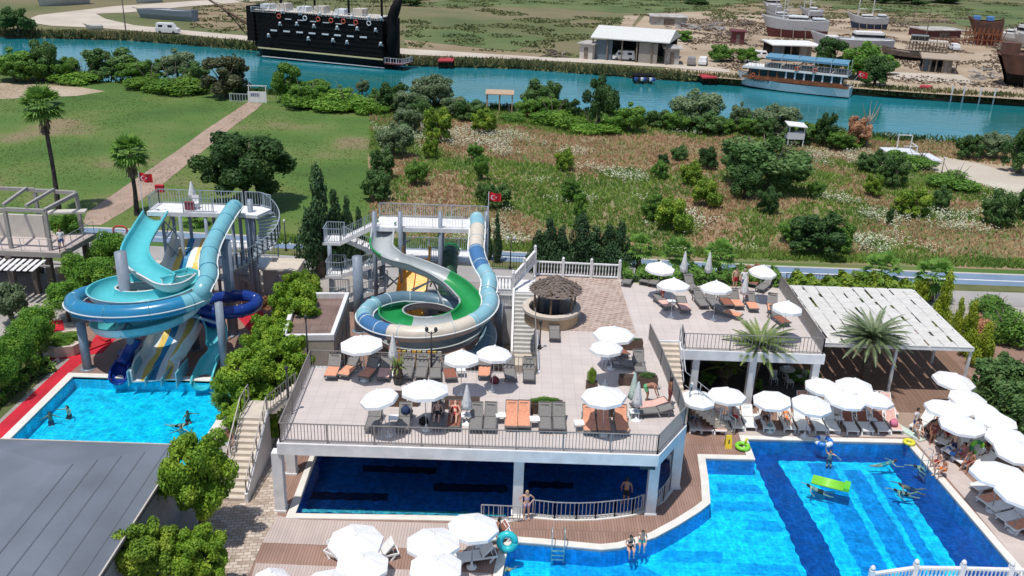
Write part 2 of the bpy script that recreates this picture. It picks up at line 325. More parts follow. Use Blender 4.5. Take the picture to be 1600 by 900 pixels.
lay('bare_earth', [(1480, 240), (1800, 262), (1800, 322), (1600, 277), (1530, 257)], M['sand'], .026)
lay('bare_earth', [(-60, 128), (40, 131), (130, 137), (165, 143), (120, 150), (0, 155), (-60, 156)], M['sand'], .026)
# ================================================================ pools and decks
MPR = [W(x, y, 0) for x, y in ((1168, 687), (1417, 693), (1500, 790), (1585, 890))]+[(25.2, 20, 0), (25.4, 10, 0), (-.4, 10, 0)]+[W(x, y, 0) for x, y in ((785, 900), (789, 878), (794, 858), (806, 848), (847, 851), (887, 855), (940, 860), (970, 857), (995, 850), (1025, 840), (1062, 820), (1095, 799), (1110, 787), (1107, 750), (1102, 717), (1180, 719))]
SPR = [(-27.5, 51.85), (-16.9, 51.85), tuple(W(305, 708, 0)[:2]), (-17.0, 39.3), (-27.7, 39.3)]
IPR = [tuple(W(x, y, 0)[:2]) for x, y in ((462, 803), (660, 806), (792, 809), (830, 803), (866, 806), (900, 807), (930, 806), (960, 803), (985, 799), (1008, 792), (1028, 779), (1040, 764), (1047, 750))]+[(9.1, 44.5), (7.6, 46.1), (-10.4, 46.1)]
MPR = [(p[0], p[1]) for p in MPR]
def offset(ring, d):
    n = len(ring); ar = sum(ring[i][0]*ring[(i+1) % n][1]-ring[(i+1) % n][0]*ring[i][1] for i in range(n)); sg = 1 if ar > 0 else -1; o = []
    for i in range(n):
        a, b, c = (Vector(ring[j % n][:2]) for j in (i-1, i, i+1)); u = (b-a).normalized(); v = (c-b).normalized()
        n1 = Vector((u.y, -u.x))*sg; n2 = Vector((v.y, -v.x))*sg; k = n1+n2; k = k/max(.35, k.dot(n1)); o.append(tuple(b+k*d))
    return o
struct('pool_deck', MB().sheet([[(-12, 0), (60, 0), (60, 64), (-12, 64)], MPR, IPR], 0), M['deck'])
struct('pavement', MB().sheet([[(-160, -40), (-12, -40), (-12, SEAM), (-160, SEAM)], SPR], 0), M['pave'])
struct('pavement', MB().sheet([(-12, 64), (160, 64), (160, SEAM), (-12, SEAM)], 0).sheet([(60, -40), (160, -40), (160, 64), (60, 64)], 0).sheet([(-12, -40), (60, -40), (60, 0), (-12, 0)], 0), M['pave'])
def tile(name, c, var=.12, sc=.25): return brickmat(name, tuple(x*(1-var) for x in c), tuple(min(1, x*(1+var)) for x in c), tuple(x*.8 for x in c), sc, sc, msize=.015, rough=.3, var=.22, offset=0, nscale=1.6)
tL = tile('light_blue_tile', (.012, .58, .90)); tM = tile('mid_blue_tile', (.005, .27, .66)); tD = tile('dark_blue_tile', (.003, .07, .3)); tN = tile('navy_tile', (.004, .028, .10)); tC = tile('cyan_tile', (.01, .56, .78)); tW = tile('indoor_blue_tile', (.008, .26, .72))
def basin(name, ring, z, m, wm_=None):
    ar = sum(ring[i][0]*ring[(i+1) % len(ring)][1]-ring[(i+1) % len(ring)][0]*ring[i][1] for i in range(len(ring)))
    g = MB().sheet(ring, z); g.mi = 1; g.wall(ring if ar < 0 else ring[::-1], z, 0, True); struct(name, g, [m, wm_ or m])
basin('main_pool_basin', MPR, -1.0, tL, tM); basin('slide_pool_basin', SPR, -.8, tC, tC); basin('indoor_pool_basin', IPR, -1.3, tW, tW)
def pf(name, px, z, m, dz):
    P = [W(x, y, z) for x, y in px]; o = []
    for k in range(len(P)):
        a, b = P[k], P[(k+1) % len(P)]; n = max(1, int((b-a).length/.35)); nn_ = Vector((a.y-b.y, b.x-a.x, 0)).normalized()
        for j in range(n): q = a.lerp(b, j/n); o.append(q+nn_*(.05*math.sin(q.x*9+q.y*7)+.03*math.sin(q.x*23+q.y*19)))
    return struct(name, MB().sheet(o, z+dz), m)
tS = tile('soft_blue_tile', (.006, .37, .76))
pf('pool_floor_band', [(1177, 716), (1212, 716), (1240, 760), (1282, 832), (1318, 905), (1345, 960), (1292, 960), (1262, 900), (1225, 820), (1195, 760)], -1.0, tD, .02)
pf('pool_floor_band', [(1173, 700), (1425, 706), (1421, 724), (1213, 720), (1180, 719)], -1.0, tD, .016)
pf('pool_floor_band', [(1388, 722), (1425, 712), (1500, 798), (1585, 900), (1640, 960), (1560, 960), (1505, 900), (1438, 800)], -1.0, tD, .012)
for k, q in enumerate([[(1262, 724), (1300, 724), (1395, 905), (1420, 960), (1375, 960), (1350, 905)], [(1318, 735), (1345, 735), (1450, 905), (1475, 960), (1435, 960), (1410, 905)], [(1362, 740), (1378, 740), (1480, 905), (1500, 960), (1475, 960), (1458, 905)]]):
    pf('pool_floor_band', q, -1.0, tM, .008)
for q in ([(1120, 756), (1185, 758), (1193, 772), (1122, 770)], [(1118, 783), (1200, 785), (1208, 800), (1112, 797)], [(1040, 860), (1130, 862), (1128, 880), (1030, 878)], [(860, 880), (1000, 884), (1050, 905), (860, 905)], [(1150, 880), (1245, 884), (1252, 902), (1150, 897)], [(1170, 812), (1215, 815), (1224, 832), (1165, 828)]):
    pf('pool_floor_band', q, -1.0, tS, .004)
for q in ([(478, 768), (608, 771), (606, 783), (472, 780)], [(567, 727), (682, 731), (681, 741), (566, 737)], [(678, 755), (793, 758), (793, 770), (677, 768)], [(826, 752), (894, 754), (894, 764), (825, 762)]): pf('pool_floor_lane', q, -1.3, tN, .01)
pf('pool_ledge', [(470, 800), (472, 795), (660, 798), (792, 801), (790, 807), (660, 804)], -.35, tile('pale_teal_tile', (.10, .42, .44)), .0)
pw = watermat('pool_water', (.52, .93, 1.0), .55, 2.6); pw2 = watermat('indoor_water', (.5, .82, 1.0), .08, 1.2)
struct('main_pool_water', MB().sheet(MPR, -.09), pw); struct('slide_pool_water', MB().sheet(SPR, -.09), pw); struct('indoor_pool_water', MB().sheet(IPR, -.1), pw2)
def coping(name, ring, wdt, m=None):
    o = offset(ring, wdt); g = MB().sheet([o, ring], .05); g.wall(ring, -.12, .05, True); g.wall(o, 0, .05, True); struct(name, g, m or M['coping'])
coping('pool_coping', MPR, .42); coping('slide_pool_coping', SPR, .5); coping('indoor_pool_coping', IPR, .4)
# deck surfaces laid over the base
lay('beige_deck', [(433, 806), (470, 812), (790, 820), (778, 850), (772, 862), (410, 848)], M['beige'], .012)
lay('beige_deck', [(400, 880), (768, 896), (750, 1100), (330, 1100)], M['beige'], .012)
lay('beige_paving', [(1152, 671), (1425, 678), (1440, 676), (1480, 712), (1600, 838), (1760, 1010), (1745, 1080), (1622, 918), (1500, 770), (1425, 684), (1155, 680)], M['paver'], .012)
lay('cobble_path', [(372, 740), (435, 745), (433, 806), (410, 848), (388, 900), (330, 1100), (220, 1100), (290, 900), (330, 800)], M['cobble'], .012)
lay('cobble_path', [(770, 505), (838, 505), (838, 575), (770, 575)], M['cobble'], .012)
lay('slide_deck', [(128, 538), (135, 480), (300, 452), (420, 460), (418, 560), (405, 592), (389, 593), (110, 585)], M['deck'], .012)
lay('red_carpet', [(122, 549), (133, 563), (96, 594), (60, 632), (14, 684), (-40, 745), (-70, 745), (-30, 690), (0, 662), (60, 606)], M['red'], .016)
lay('red_carpet', [(68, 502), (98, 500), (105, 538), (92, 545), (70, 530)], M['red'], .016)
lay('red_carpet', [(70, 552), (122, 549), (112, 560), (78, 562)], M['red'], .018)
lay('red_carpet', [(140, 538), (165, 505), (260, 490), (330, 486), (335, 494), (240, 502), (190, 520), (160, 552), (137, 555)], M['red'], .02)
lay('red_carpet', [(368, 492), (410, 486), (420, 520), (398, 560), (380, 556), (392, 520)], M['red'], .02)
lay('soil_bed', [(-60, 590), (40, 560), (92, 563), (80, 580), (0, 655), (-60, 700)], M['verge'], .014)
# ================================================================ railings
def ZT(p, py):                                            # height at which a vertical above p meets the photo row py
    lo, hi = 0., 30.
    for _ in range(40):
        m_ = (lo+hi)/2
        if PX((p[0], p[1], m_))[1] > py: lo = m_
        else: hi = m_
    return lo
def seglen(a, b): return (V3(b)-V3(a)).length
def railing(g, pts, h=1.05, sp=.2, bw=.03, tw=.055, post=2.4, bottom=True):
    pts = [V3(p) for p in pts]; up = Vector((0, 0, 1))
    for a, b in zip(pts[:-1], pts[1:]):
        L_ = (b-a).length
        if L_ < .02: continue
        g.bar(a+up*h, b+up*h, tw, tw*.7)
        if bottom: g.bar(a+up*.1, b+up*.1, tw*.7, tw*.6)
        n = max(1, int(L_/sp))
        for k in range(n): p = a.lerp(b, (k+.5)/n); g.bar(p+up*.1, p+up*(h-.02), bw)
        m_ = max(1, int(round(L_/post)))
        for k in range(m_+1): p = a.lerp(b, k/m_); g.bar(p, p+up*h, tw*1.05)
    return g
def railpart(name, pts, m, root, **k): return railing(MB(), pts, **k).build(name, m, root)
def balustrade(g, pts, h=1.0, post=1.8, sp=.2, s=1.):
    pts = [V3(p) for p in pts]; up = Vector((0, 0, 1))
    for i, (a, b) in enumerate(zip(pts[:-1], pts[1:])):
        L_ = (b-a).length; g.bar(a+up*h, b+up*h, .16*s, .09*s); g.bar(a+up*.12, b+up*.12, .16*s, .08*s)
        n = max(1, int(L_/sp))
        for k in range(n):
            p = a.lerp(b, (k+.5)/n); g.lathe([(.035*s, .12), (.055*s, .3), (.03*s, .5), (.05*s, .7), (.035*s, h)], 6, p, cap=False)
        m_ = max(1, int(round(L_/post)))
        for k in range(0 if i == 0 else 1, m_+1):
            p = a.lerp(b, k/m_); g.box(p.x, p.y, p.z-.02, .2*s, .2*s, h+.22); g.lathe([(.04*s, 0), (.1*s, .06), (.11*s, .12), (.07*s, .2), (.02*s, .24)], 8, p+up*(h+.2))
    return g
def stairs(g, a, b, wdt, n):                                 # solid flight from low a to high b
    a = V3(a); b = V3(b); d = Vector((b.x-a.x, b.y-a.y, 0)); L_ = d.length; d.normalize(); rz = math.atan2(d.y, d.x)
    for k in range(n):
        t = (k+.5)/n; p = a.lerp(b, t); top = a.z+(b.z-a.z)*(k+1)/n; bot = max(a.z-.02, top-.5)
        g.box(p.x, p.y, bot, L_/n*1.001, wdt, top-bot, rz)
    return g
# ================================================================ the upper terrace over the indoor pool
ZT1 = 4.0; FT = 3.38
c1 = [W(*q, ZT1) for q in ((432, 693), (1030, 712), (1073, 665), (1064, 636), (1050, 605), (1036, 570), (1018, 532), (1061, 533), (1064, 547), (1290, 555), (1213, 440), (968, 432), (834, 427))]
c1 += [V3((1.62, 58.7, 4)), V3((1.62, 46.81, 4)), V3((-11.29, 46.7, 4))]
tr = T('pool_terrace', 'large pale raised terrace with taupe railings built over the shaded indoor pool', 'terrace', (0, 44, 0))
gg = MB().prism(c1, FT, ZT1-.004); gg.build('slab', M['white'], tr)
MB().sheet(offset(c1, -.12), ZT1+.002).build('floor', M['terrace'], tr)
MB().sheet([W(*q, ZT1) for q in ((842, 516), (993, 520), (966, 434), (838, 430))], ZT1+.007).build('patterned_floor', M['patch'], tr)
def col(px, py, s=.5, y=None):
    p = W(px, py, 0); MB().box(p.x, (y or p.y)+s/2, 0, s, s, FT-.003).box(p.x, (y or p.y)+s/2, .003, s+.12, s+.12, .09).build('column', M['white'], tr)
for q in ((438, 800), (808, 806), (1016, 805), (1054, 764), (455, 742)): col(*q)
for x in (11.3, 14.75, 18.6): MB().box(x, 50.75, 0, .42, .42, FT-.003).build('column', M['white'], tr)
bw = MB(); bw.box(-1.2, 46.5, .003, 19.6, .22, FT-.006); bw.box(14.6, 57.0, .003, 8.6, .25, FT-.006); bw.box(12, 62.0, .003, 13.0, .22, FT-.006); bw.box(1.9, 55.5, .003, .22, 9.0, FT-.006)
bw.build('lower_wall', plain('shade_darkened_wall', (.09, .09, .09), .7), tr)  # wall colour darkened to carry the deep shade under the terrace
i_ = offset(c1, -.14); Z = lambda p: (p[0], p[1], ZT1)
railpart('railing', [Z(i_[0]), Z(i_[1])], M['rail'], tr, sp=.16)
railpart('railing', [Z(i_[1]), Z(i_[2])], M['rail'], tr, sp=.12)
railpart('railing', [Z(i_[k]) for k in (2, 3, 4, 5, 6)], M['rail'], tr, sp=.11)
railpart('railing', [Z(i_[8]), Z(i_[9])], M['rail'], tr, sp=.22)
railpart('railing', [Z(i_[9]), Z(i_[10])], M['rail'], tr, sp=.11)
railpart('railing', [Z(i_[7]), Z(i_[8])], M['rail'], tr, sp=.2)
railpart('railing', [Z(i_[15]), Z(i_[0])], M['rail'], tr, sp=.16)
railpart('railing', [(i_[15][0], i_[15][1], 4), (1.5, i_[15][1], 4)], M['rail'], tr, sp=.22)
railpart('railing', [(1.5, 46.9, 4), (1.5, 54.6, 4)], M['rail'], tr, sp=.2)
for k in range(1, 4): MB().box(-11.1+k*4.6, 38.47, 3.2, .02, .05, .1).build('drain_spout', M['dark'], tr)
MB().box(*W(1012, 728, 3.2)[:2], 3.02, .75, .1, .34).build('speaker_box', M['dark'], tr)
# stairs between the two halves of the terrace
st = T('stone_staircase', 'cream stone steps with grey handrail going down between the terrace decks', 'staircase', (10, 50, 0))
stairs(MB(), (9.55, 48.6, 2.2), (9.55, 51.75, 3.86), 1.5, 9).build('upper_steps', M['stone'], st)
MB().box(9.6, 48.0, 0, 1.7, 1.3, 2.2).build('landing', M['stone'], st)
stairs(MB(), (13.2, 48.1, 0), (10.45, 48.1, 2.2), 1.25, 12).build('lower_steps', M['stone'], st)
railpart('handrail', [(10.35, 51.6, 4), (10.35, 48.8, 2.4), (13.3, 48.8, .1)], M['alu'], st, sp=1.2, post=1.2, h=.95)
railpart('handrail', [(13.3, 47.45, .1), (10.45, 47.45, 2.3)], M['alu'], st, sp=1.2, post=1.2, h=.95)
# railing round the indoor pool mouth
ir = T('pool_fence', 'low pale metal railing curving around the mouth of the shaded indoor pool', 'railing', (5, 38.5, 0))
cv = [tuple(W(x, y, .05)) for x, y in ((832, 806), (866, 810), (900, 811), (930, 810), (960, 807), (988, 803), (1004, 797))]
railpart('curved_rail', cv, M['alu'], ir, sp=.19, post=2, h=.95)
railpart('curved_rail', [tuple(W(x, y, .05)) for x, y in ((1024, 795), (1036, 782), (1046, 766), (1050, 752))], M['alu'], ir, sp=.19, post=2, h=.95)
ir2 = T('pool_fence', 'short straight pale metal railing left of the woman standing by the pillar', 'railing', (0, 38.3, 0))
railpart('straight_rail', [tuple(W(x, y, .05)) for x, y in ((752, 811), (812, 814))], M['alu'], ir2, sp=.22, post=1.2, h=.85)
# white staircase and balustrades at the back
ws = T('white_staircase', 'long white staircase with iron handrail behind the green slide and bar', 'staircase', (.9, 56, 0))
stairs(MB(), (.86, 54.4, 1.4), (.86, 58.7, 3.95), 1.4, 15).build('steps', mat('grey_steps', (.5, .49, .47), .7, var=.08), ws)
for x in (.12, 1.6): 
    g = MB()
    for k in range(8):
        a = k/8; b_ = (k+1)/8; y0 = 54.3+4.5*a; y1 = 54.3+4.5*b_; z0 = 1.5+2.65*a; z1 = 1.5+2.65*b_
        g.raw([(x-.07, y0, z0-.9), (x+.07, y0, z0-.9), (x+.07, y1, z1-.9), (x-.07, y1, z1-.9), (x-.07, y0, z0+.15), (x+.07, y0, z0+.15), (x+.07, y1, z1+.15), (x-.07, y1, z1+.15)], [(0, 1, 5, 4), (2, 3, 7, 6), (3, 0, 4, 7), (1, 2, 6, 5), (4, 5, 6, 7), (3, 2, 1, 0)])
    g.build('stringer_wall', M['white'], ws)
MB().box(.86, 53.6, 0, 1.7, 1.6, 1.4).build('base', M['stone'], ws)
MB().box(-.1, 59.9, 0, 3.5, 2.3, 4.0).build('landing', M['white'], ws)
railpart('handrail', [(1.6, 54.3, 1.65), (1.6, 58.7, 4.15)], M['rail'], ws, sp=.9, post=.9)
balustrade(MB(), [(-1.75, 58.85, 4), (.05, 58.85, 4)], sp=.22).build('balustrade', M['white'], ws)
balustrade(MB(), [(.05, 58.9, 4.1), (1.55, 61.6, 5.0)], sp=.22).build('balustrade', M['white'], ws)
railpart('lattice_panel', [(-1.7, 58.7, 2.9), (.05, 58.7, 2.9)], M['white'], ws, sp=.12, h=.85)
bl = MB(); balustrade(bl, [W(835, 430, 4), W(967, 436, 4)], h=1.05, sp=.21)
one('white_balustrade', bl, M['white'], 'white balustrade with turned balusters behind the patterned tile patch', 'balustrade')
bl = MB(); z_ = 2.2; balustrade(bl, [W(1357, 921, z_), W(1425, 911, z_), W(1498, 912, z_), W(1573, 914, z_), W(1650, 916, z_)], h=.8, sp=.16, post=1.7, s=1.)
bl.box(W(1510, 912, z_).x, W(1510, 912, z_).y-.9, 1.9, 7.5, 1.9, .3)
one('white_balustrade', bl, M['white'], 'white balustrade in the foreground below the big pool corner', 'balustrade')
# side stairs at the left corner of the terrace
ls = T('side_staircase', 'stone steps with thin handrails descending past the round tree beside terrace corner', 'staircase', (-13.5, 42, 0))
stairs(MB(), (-13.75, 39.3, 0), (-13.75, 43.8, 2.4), 1.25, 14).build('steps', M['stone'], ls)
MB().box(-13.75, 44.6, 0, 1.3, 1.6, 2.4).build('landing', M['stone'], ls)
stairs(MB(), (-13.1, 44.6, 2.4), (-11.35, 44.6, 3.95), 1.2, 9).build('steps', M['stone'], ls)
g = MB(); g.raw([(-13.1, 39.2, 0), (-12.95, 39.2, 0), (-12.95, 44, 0), (-13.1, 44, 0), (-13.1, 39.2, .5), (-12.95, 39.2, .5), (-12.95, 44, 2.7), (-13.1, 44, 2.7)], [(0, 1, 5, 4), (1, 2, 6, 5), (2, 3, 7, 6), (3, 0, 4, 7), (4, 5, 6, 7), (3, 2, 1, 0)])
g.build('side_wall', M['white'], ls)
railpart('handrail', [(-14.4, 39.3, .1), (-14.4, 43.8, 2.5), (-14.4, 45.3, 2.5)], M['rail'], ls, sp=.9, post=.9, h=.95)
railpart('handrail', [(-13.02, 39.3, .5), (-13.02, 43.8, 2.7)], M['rail'], ls, sp=.9, post=.9, h=.8)
railpart('handrail', [(-13.05, 43.95, 2.5), (-11.4, 43.95, 4)], M['rail'], ls, sp=.2, post=.9, h=.95)
# ================================================================ grey roofed hall (front left)
h = T('grey_roofed_hall', 'low hall with large dark grey hipped membrane roof beside the slide pool', 'building', (-21, 25, 0))
A = [(-15.75, 38.75), (-26.4, 38.75), (-26.4, 2), (-15.75, 2)]; rd = W(90, 728, 4.15)
rv = [(x, y, 3.5) for x, y in A]+[(rd.x, rd.y, 4.15), (rd.x, 8, 4.15)]
rm = mat('grey_roof_membrane', (.135, .155, .19), .75, var=.16, scale=.3, detail=8, bump=.25, bscale=2)
MB().raw(rv, [(0, 4, 5, 3), (1, 0, 4), (2, 1, 4, 5), (3, 2, 5) if False else (3, 5, 2)]).build('roof', rm, h)
g = MB()
for k in range(5):
    t = .12+.19*k; x0 = -15.8+(rd.x+15.8)*t; hy = 38.75+(rd.y-38.75)*t
    a = V3((-15.8, 0, 3.5)).lerp(V3((rd.x, 0, 4.15)), t); g.bar((a.x, hy-.05, a.z+.012), (a.x, 3, a.z+.012), .05, .012)
g.build('roof_seam', plain('roof_seam', (.10, .112, .135), .7), h)
g = MB().wall([(-15.95, 38.6), (-15.95, 2), (-26.2, 2), (-26.2, 38.6)], 0, 3.42, True); g.build('wall', plain('blue_grey_render', (.24, .27, .31), .7, var=.1), h)
g = MB().bar((-15.72, 38.78, 3.47), (-15.72, 2, 3.47), .07, .16).bar((-26.4, 38.8, 3.47), (-15.72, 38.8, 3.47), .07, .16); g.build('roof_edge', plain('cream_edge', (.5, .45, .4), .6), h)
g = MB().bar((-15.66, 38.8, 3.44), (-15.66, 2, 3.44), .04, .1); g.build('gutter', M['dark'], h)
# ================================================================ small service building behind the terrace
s1 = T('service_building', 'small flat roofed service building with white parapet left of green slide', 'building', (-13, 56, 0))
zb = 3.7; Q = [W(*q, zb) for q in ((545, 457), (521, 523), (440, 524), (462, 457))]
MB().prism(Q, 0, zb-.35).build('wall', plain('cream_wall', (.42, .37, .31), .75), s1)
MB().sheet(offset([tuple(p[:2]) for p in Q], -.2), zb-.34).build('roof', brickmat('roof_slate', (.17, .11, .095), (.22, .15, .125), (.1, .08, .07), 1.1, .8, rough=.8, var=.25), s1)
g = MB(); o_ = offset([tuple(p[:2]) for p in Q], .03); i2 = offset([tuple(p[:2]) for p in Q], -.22)
for k in range(4): j = (k+1) % 4; g.prism([o_[k], o_[j], i2[j], i2[k]], zb-.36, zb)
g.build('parapet', M['white'], s1)
p0, p1_ = Q[0], Q[1]
for t in (.2, .5, .8): c_ = p0.lerp(p1_, t); MB().box(c_.x+.04, c_.y, .1, .06, .9, 2.1).build('door', M['steel'], s1)
for lab, px, py, sx, sy, sz in (('cream flat topped equipment box left of the dark tapered cypress trees', 445, 450, 2.6, 2.6, 1.9), ('low cream equipment box behind the turquoise spiral slide', 215, 445, 3.4, 2.0, 1.6), ('low cream equipment box behind the tall slide column', 385, 452, 2.0, 1.5, 1.3)):
    p = W(px, py, 0); t_ = T('equipment_box', lab, 'utility box', p); MB().box(0, 0, 0, sx, sy, sz).build('body', plain('cream_box', (.5, .43, .38), .7), t_, local=True); MB().box(0, 0, sz, sx+.15, sy+.15, .1).build('lid', M['stone'], t_, local=True); MB().box(0, -sy/2-.02, .3, .5, .04, sz-.6).build('door', M['alu'], t_, local=True)
# ================================================================ thatched bar
bc = W(862, 476, 5.1); bc.z = 4; b_ = T('thatched_bar', 'round poolside bar with dark counter under a conical thatched roof', 'bar', bc)
MB().lathe([(1.7, 0), (1.7, .8), (1.78, .82)], 32, cap=False).build('counter_wall', mat('tan_counter', (.42, .31, .2), .7, var=.1), b_, True, local=True)
MB().lathe([(1.84, .8), (1.86, .98), (1.84, 1.0), (1.45, 1.0), (1.42, .85), (1.42, 0)], 32, cap=False).build('counter_top', M['stone'], b_, False, local=True)
MB().lathe([(1.4, .01), (1.4, .02), (.01, .03)], 24, cap=False).lathe([(.5, 0), (.5, 1.3), (.01, 1.31)], 12).build('bar_floor', plain('dark_bar', (.04, .045, .06), .5), b_, local=True)
for a in range(6): MB().tube([(.2+1.35*math.cos(a*1.047+.3), 1.35*math.sin(a*1.047+.3), 0), (.2+1.35*math.cos(a*1.047+.3), 1.35*math.sin(a*1.047+.3), 2.5)], .06).build('post', plain('wood_post', (.16, .1, .06), .8), b_, local=True)
g = MB(); rng = random.Random(4)
for ring in range(9):
    r0 = 1.72*(1-ring/9.5); z0 = 2.15+ring*.10
    for k in range(int(16+r0*34)):
        a = rng.random()*6.283; rr = r0+rng.uniform(-.06, .06); w_ = .07; l_ = rng.uniform(.35, .6); dz = .3*l_
        c_, s_ = math.cos(a), math.sin(a); t_ = Vector((-s_, c_, 0))*w_
        p = Vector((rr*c_, rr*s_, z0+rng.uniform(-.03, .04))); q = Vector(((rr-l_)*c_, (rr-l_)*s_, z0+dz+.04)) if rr > l_ else Vector((0, 0, z0+dz))
        g.q(p-t_, p+t_, q+t_*.5, q-t_*.5)
g.lathe([(1.66, 2.12), (.8, 2.58), (.02, 3.02)], 24, cap=False); g.v = [(x+.22, y+.1, z) for x, y, z in g.v]
g.build('thatched_roof', mat('grey_brown_thatch', (.19, .15, .13), .95, scale=7, c2=(.13, .10, .085), bump=.4, bscale=30), b_, local=True)
# ================================================================ left two storey pavilion
pv = T('pavilion', 'two storey open pavilion with grey beam pergola on its roof deck', 'building', W(60, 400, 0))
zp = 3.6; Q = [W(*q, zp) for q in ((-90, 388), (95, 396), (152, 364), (-60, 352))]
MB().prism(Q, zp-.38, zp).build('deck_slab', plain('grey_brown_fascia', (.28, .25, .235), .7), pv)
MB().sheet(offset([tuple(p[:2]) for p in Q], -.1), zp+.004).build('deck_floor', M['paver'], pv)
def post(px, py, z, h_, s=.22, m='taupe'): p = W(px, py, z); return MB().box(p.x, p.y, z, s, s, h_).build('post', plain('taupe_beam', (.33, .31, .29), .7), pv)
hh = 3.0; P4 = [W(-60, 385, zp), W(18, 388, zp), W(80, 391, zp), W(128, 362, zp), W(64, 358, zp), W(-40, 354, zp)]
for p in P4: MB().box(p.x, p.y, zp, .24, .24, hh).build('post', plain('taupe_beam', (.33, .31, .29), .7), pv)
up = Vector((0, 0, hh)); beam = plain('taupe_beam', (0, 0, 0))
for a, b in ((0, 1), (1, 2), (2, 3), (3, 4), (4, 5)): MB().bar(P4[a]+up*(1+.02*a), P4[b]+up*(1+.02*a), .24, .26).build('beam', beam, pv)
for t in (.25, .55, .8): MB().bar(P4[0].lerp(P4[2], t)+up*1.13, P4[5].lerp(P4[3], t)+up*1.13, .2, .2).build('beam', beam, pv)
railpart('glass_rail', [Z((p[0], p[1])) if 0 else (p[0], p[1], zp) for p in offset([tuple(q[:2]) for q in Q], -.15)[:3]], M['alu'], pv, sp=1.5, post=1.5, h=1.0, bw=.02, tw=.04)
bwm = plain('cream_white_wall', (.55, .51, .46), .7)
MB().bar(W(-60, 366, zp)+Vector((0, 0, .9)), W(72, 371, zp)+Vector((0, 0, .9)), .2, 1.8).build('deck_wall', bwm, pv)
MB().bar(W(80, 368, zp)+Vector((0, 0, 1.9)), W(140, 366, zp)+Vector((0, 0, 1.9)), .8, .15).build('bench', bwm, pv)
for q in ((140, 426), (112, 424), (84, 455), (60, 458), (25, 462)): p = W(*q, 0); MB().box(p.x, p.y, 0, .42, .42, zp-.4).build('lower_post', plain('dark_taupe_post', (.12, .1, .09), .8), pv)
p = W(10, 440, 0); MB().box(p.x-3, p.y+2.0, 0, 10, .2, 3.1).build('back_wall', plain('dark_wood_wall', (.07, .05, .04), .8), pv)
stairs(MB(), W(118, 448, 0), W(100, 418, zp-1.2), 1.3, 10).build('steps', plain('dark_taupe_post', (0, 0, 0)), pv)
for k in range(14):
    a = W(-60+k*10, 400+k*.45, 3.0); b = W(-82+k*10, 420+k*.3, 2.8); MB().bar(a, b, .28, .05).build('roof_slat', M['white'], pv)
p = W(-40, 412, 2.85); q = W(78, 416, 2.85); MB().bar(p, q, .12, .12).build('slat_beam', beam, pv)
# ================================================================ pergola with white shade boards
pg = T('shade_pergola', 'wide white pergola roofed with staggered white shade boards over brown deck', 'pergola', (25, 58, 0))
zp = 3.3; FR, BR, BL, FL = W(1522, 547, zp), W(1420, 458, zp), W(1243, 452, zp), W(1292, 540, zp)
y0, y1, x0, x1 = 53.3, 62.9, 19.35, 29.2
g = MB(); g.box((x0+x1)/2, y0, zp-.1, x1-x0+.2, .16, .24); g.box((x0+x1)/2, y1, zp-.1, x1-x0+.2, .16, .24); g.box(x0, (y0+y1)/2, zp-.09, .14, y1-y0, .2); g.box(x1, (y0+y1)/2, zp-.09, .16, y1-y0, .22)
for k in range(1, 6): g.box(x0+(x1-x0)*k/6, (y0+y1)/2, zp-.07, .08, y1-y0-.2, .14)
g.build('frame', M['white'], pg)
rng = random.Random(11); nb = 11; wdt = (x1-x0)/nb
for k in range(nb):
    g = MB(); xa = x0+wdt*k; yy = y0-.1+(k % 3)*.0
    L0 = rng.uniform(.4, 1.2)
    while yy < y1:
        e = min(yy+L0, y1+.15); cut = rng.choice((0, .05, .10, .16)) if int(yy*2+k) % 2 else 0
        a_, b_ = xa+.012, xa+wdt-.02-cut; sk = rng.uniform(-.05, .05)
        g.raw([(a_, yy, zp+.15), (b_, yy, zp+.15), (b_+sk, e, zp+.15), (a_, e, zp+.15), (a_, yy, zp+.18), (b_, yy, zp+.18), (b_+sk, e, zp+.18), (a_, e, zp+.18)], [(3, 2, 1, 0), (4, 5, 6, 7), (0, 1, 5, 4), (1, 2, 6, 5), (2, 3, 7, 6), (3, 0, 4, 7)])
        yy = e+.012; L0 = rng.uniform(.45, .95)
    g.build('shade_board', plain('cream_board', (.60, .58, .55), .7, var=.07), pg)
for x, y in ((x1, y0+.1), (x1, y1), (x0+.5, y1), (x1, 58), (24.5, y0+.1), (24.5, y1)): MB().box(x, y, 0, .16, .16, zp-.1).build('post', M['white'], pg)
struct('pergola_deck', MB().sheet([(19.4, 50.8), (31, 50.8), (31, 63), (19.4, 63)], .012), brickmat('dark_brown_deck', (.20, .12, .085), (.23, .14, .10), (.05, .03, .02), .3, 4., msize=.01, rough=.7, var=.1))
struct('beige_paving', MB().sheet([(19.4, 48.4), (29.5, 48.4), (29.5, 50.8), (19.4, 50.8)], .013), brickmat('tan_deck', (.36, .26, .2), (.4, .29, .23), (.2, .14, .1), .14, 3., msize=.012, rough=.7, var=.1))
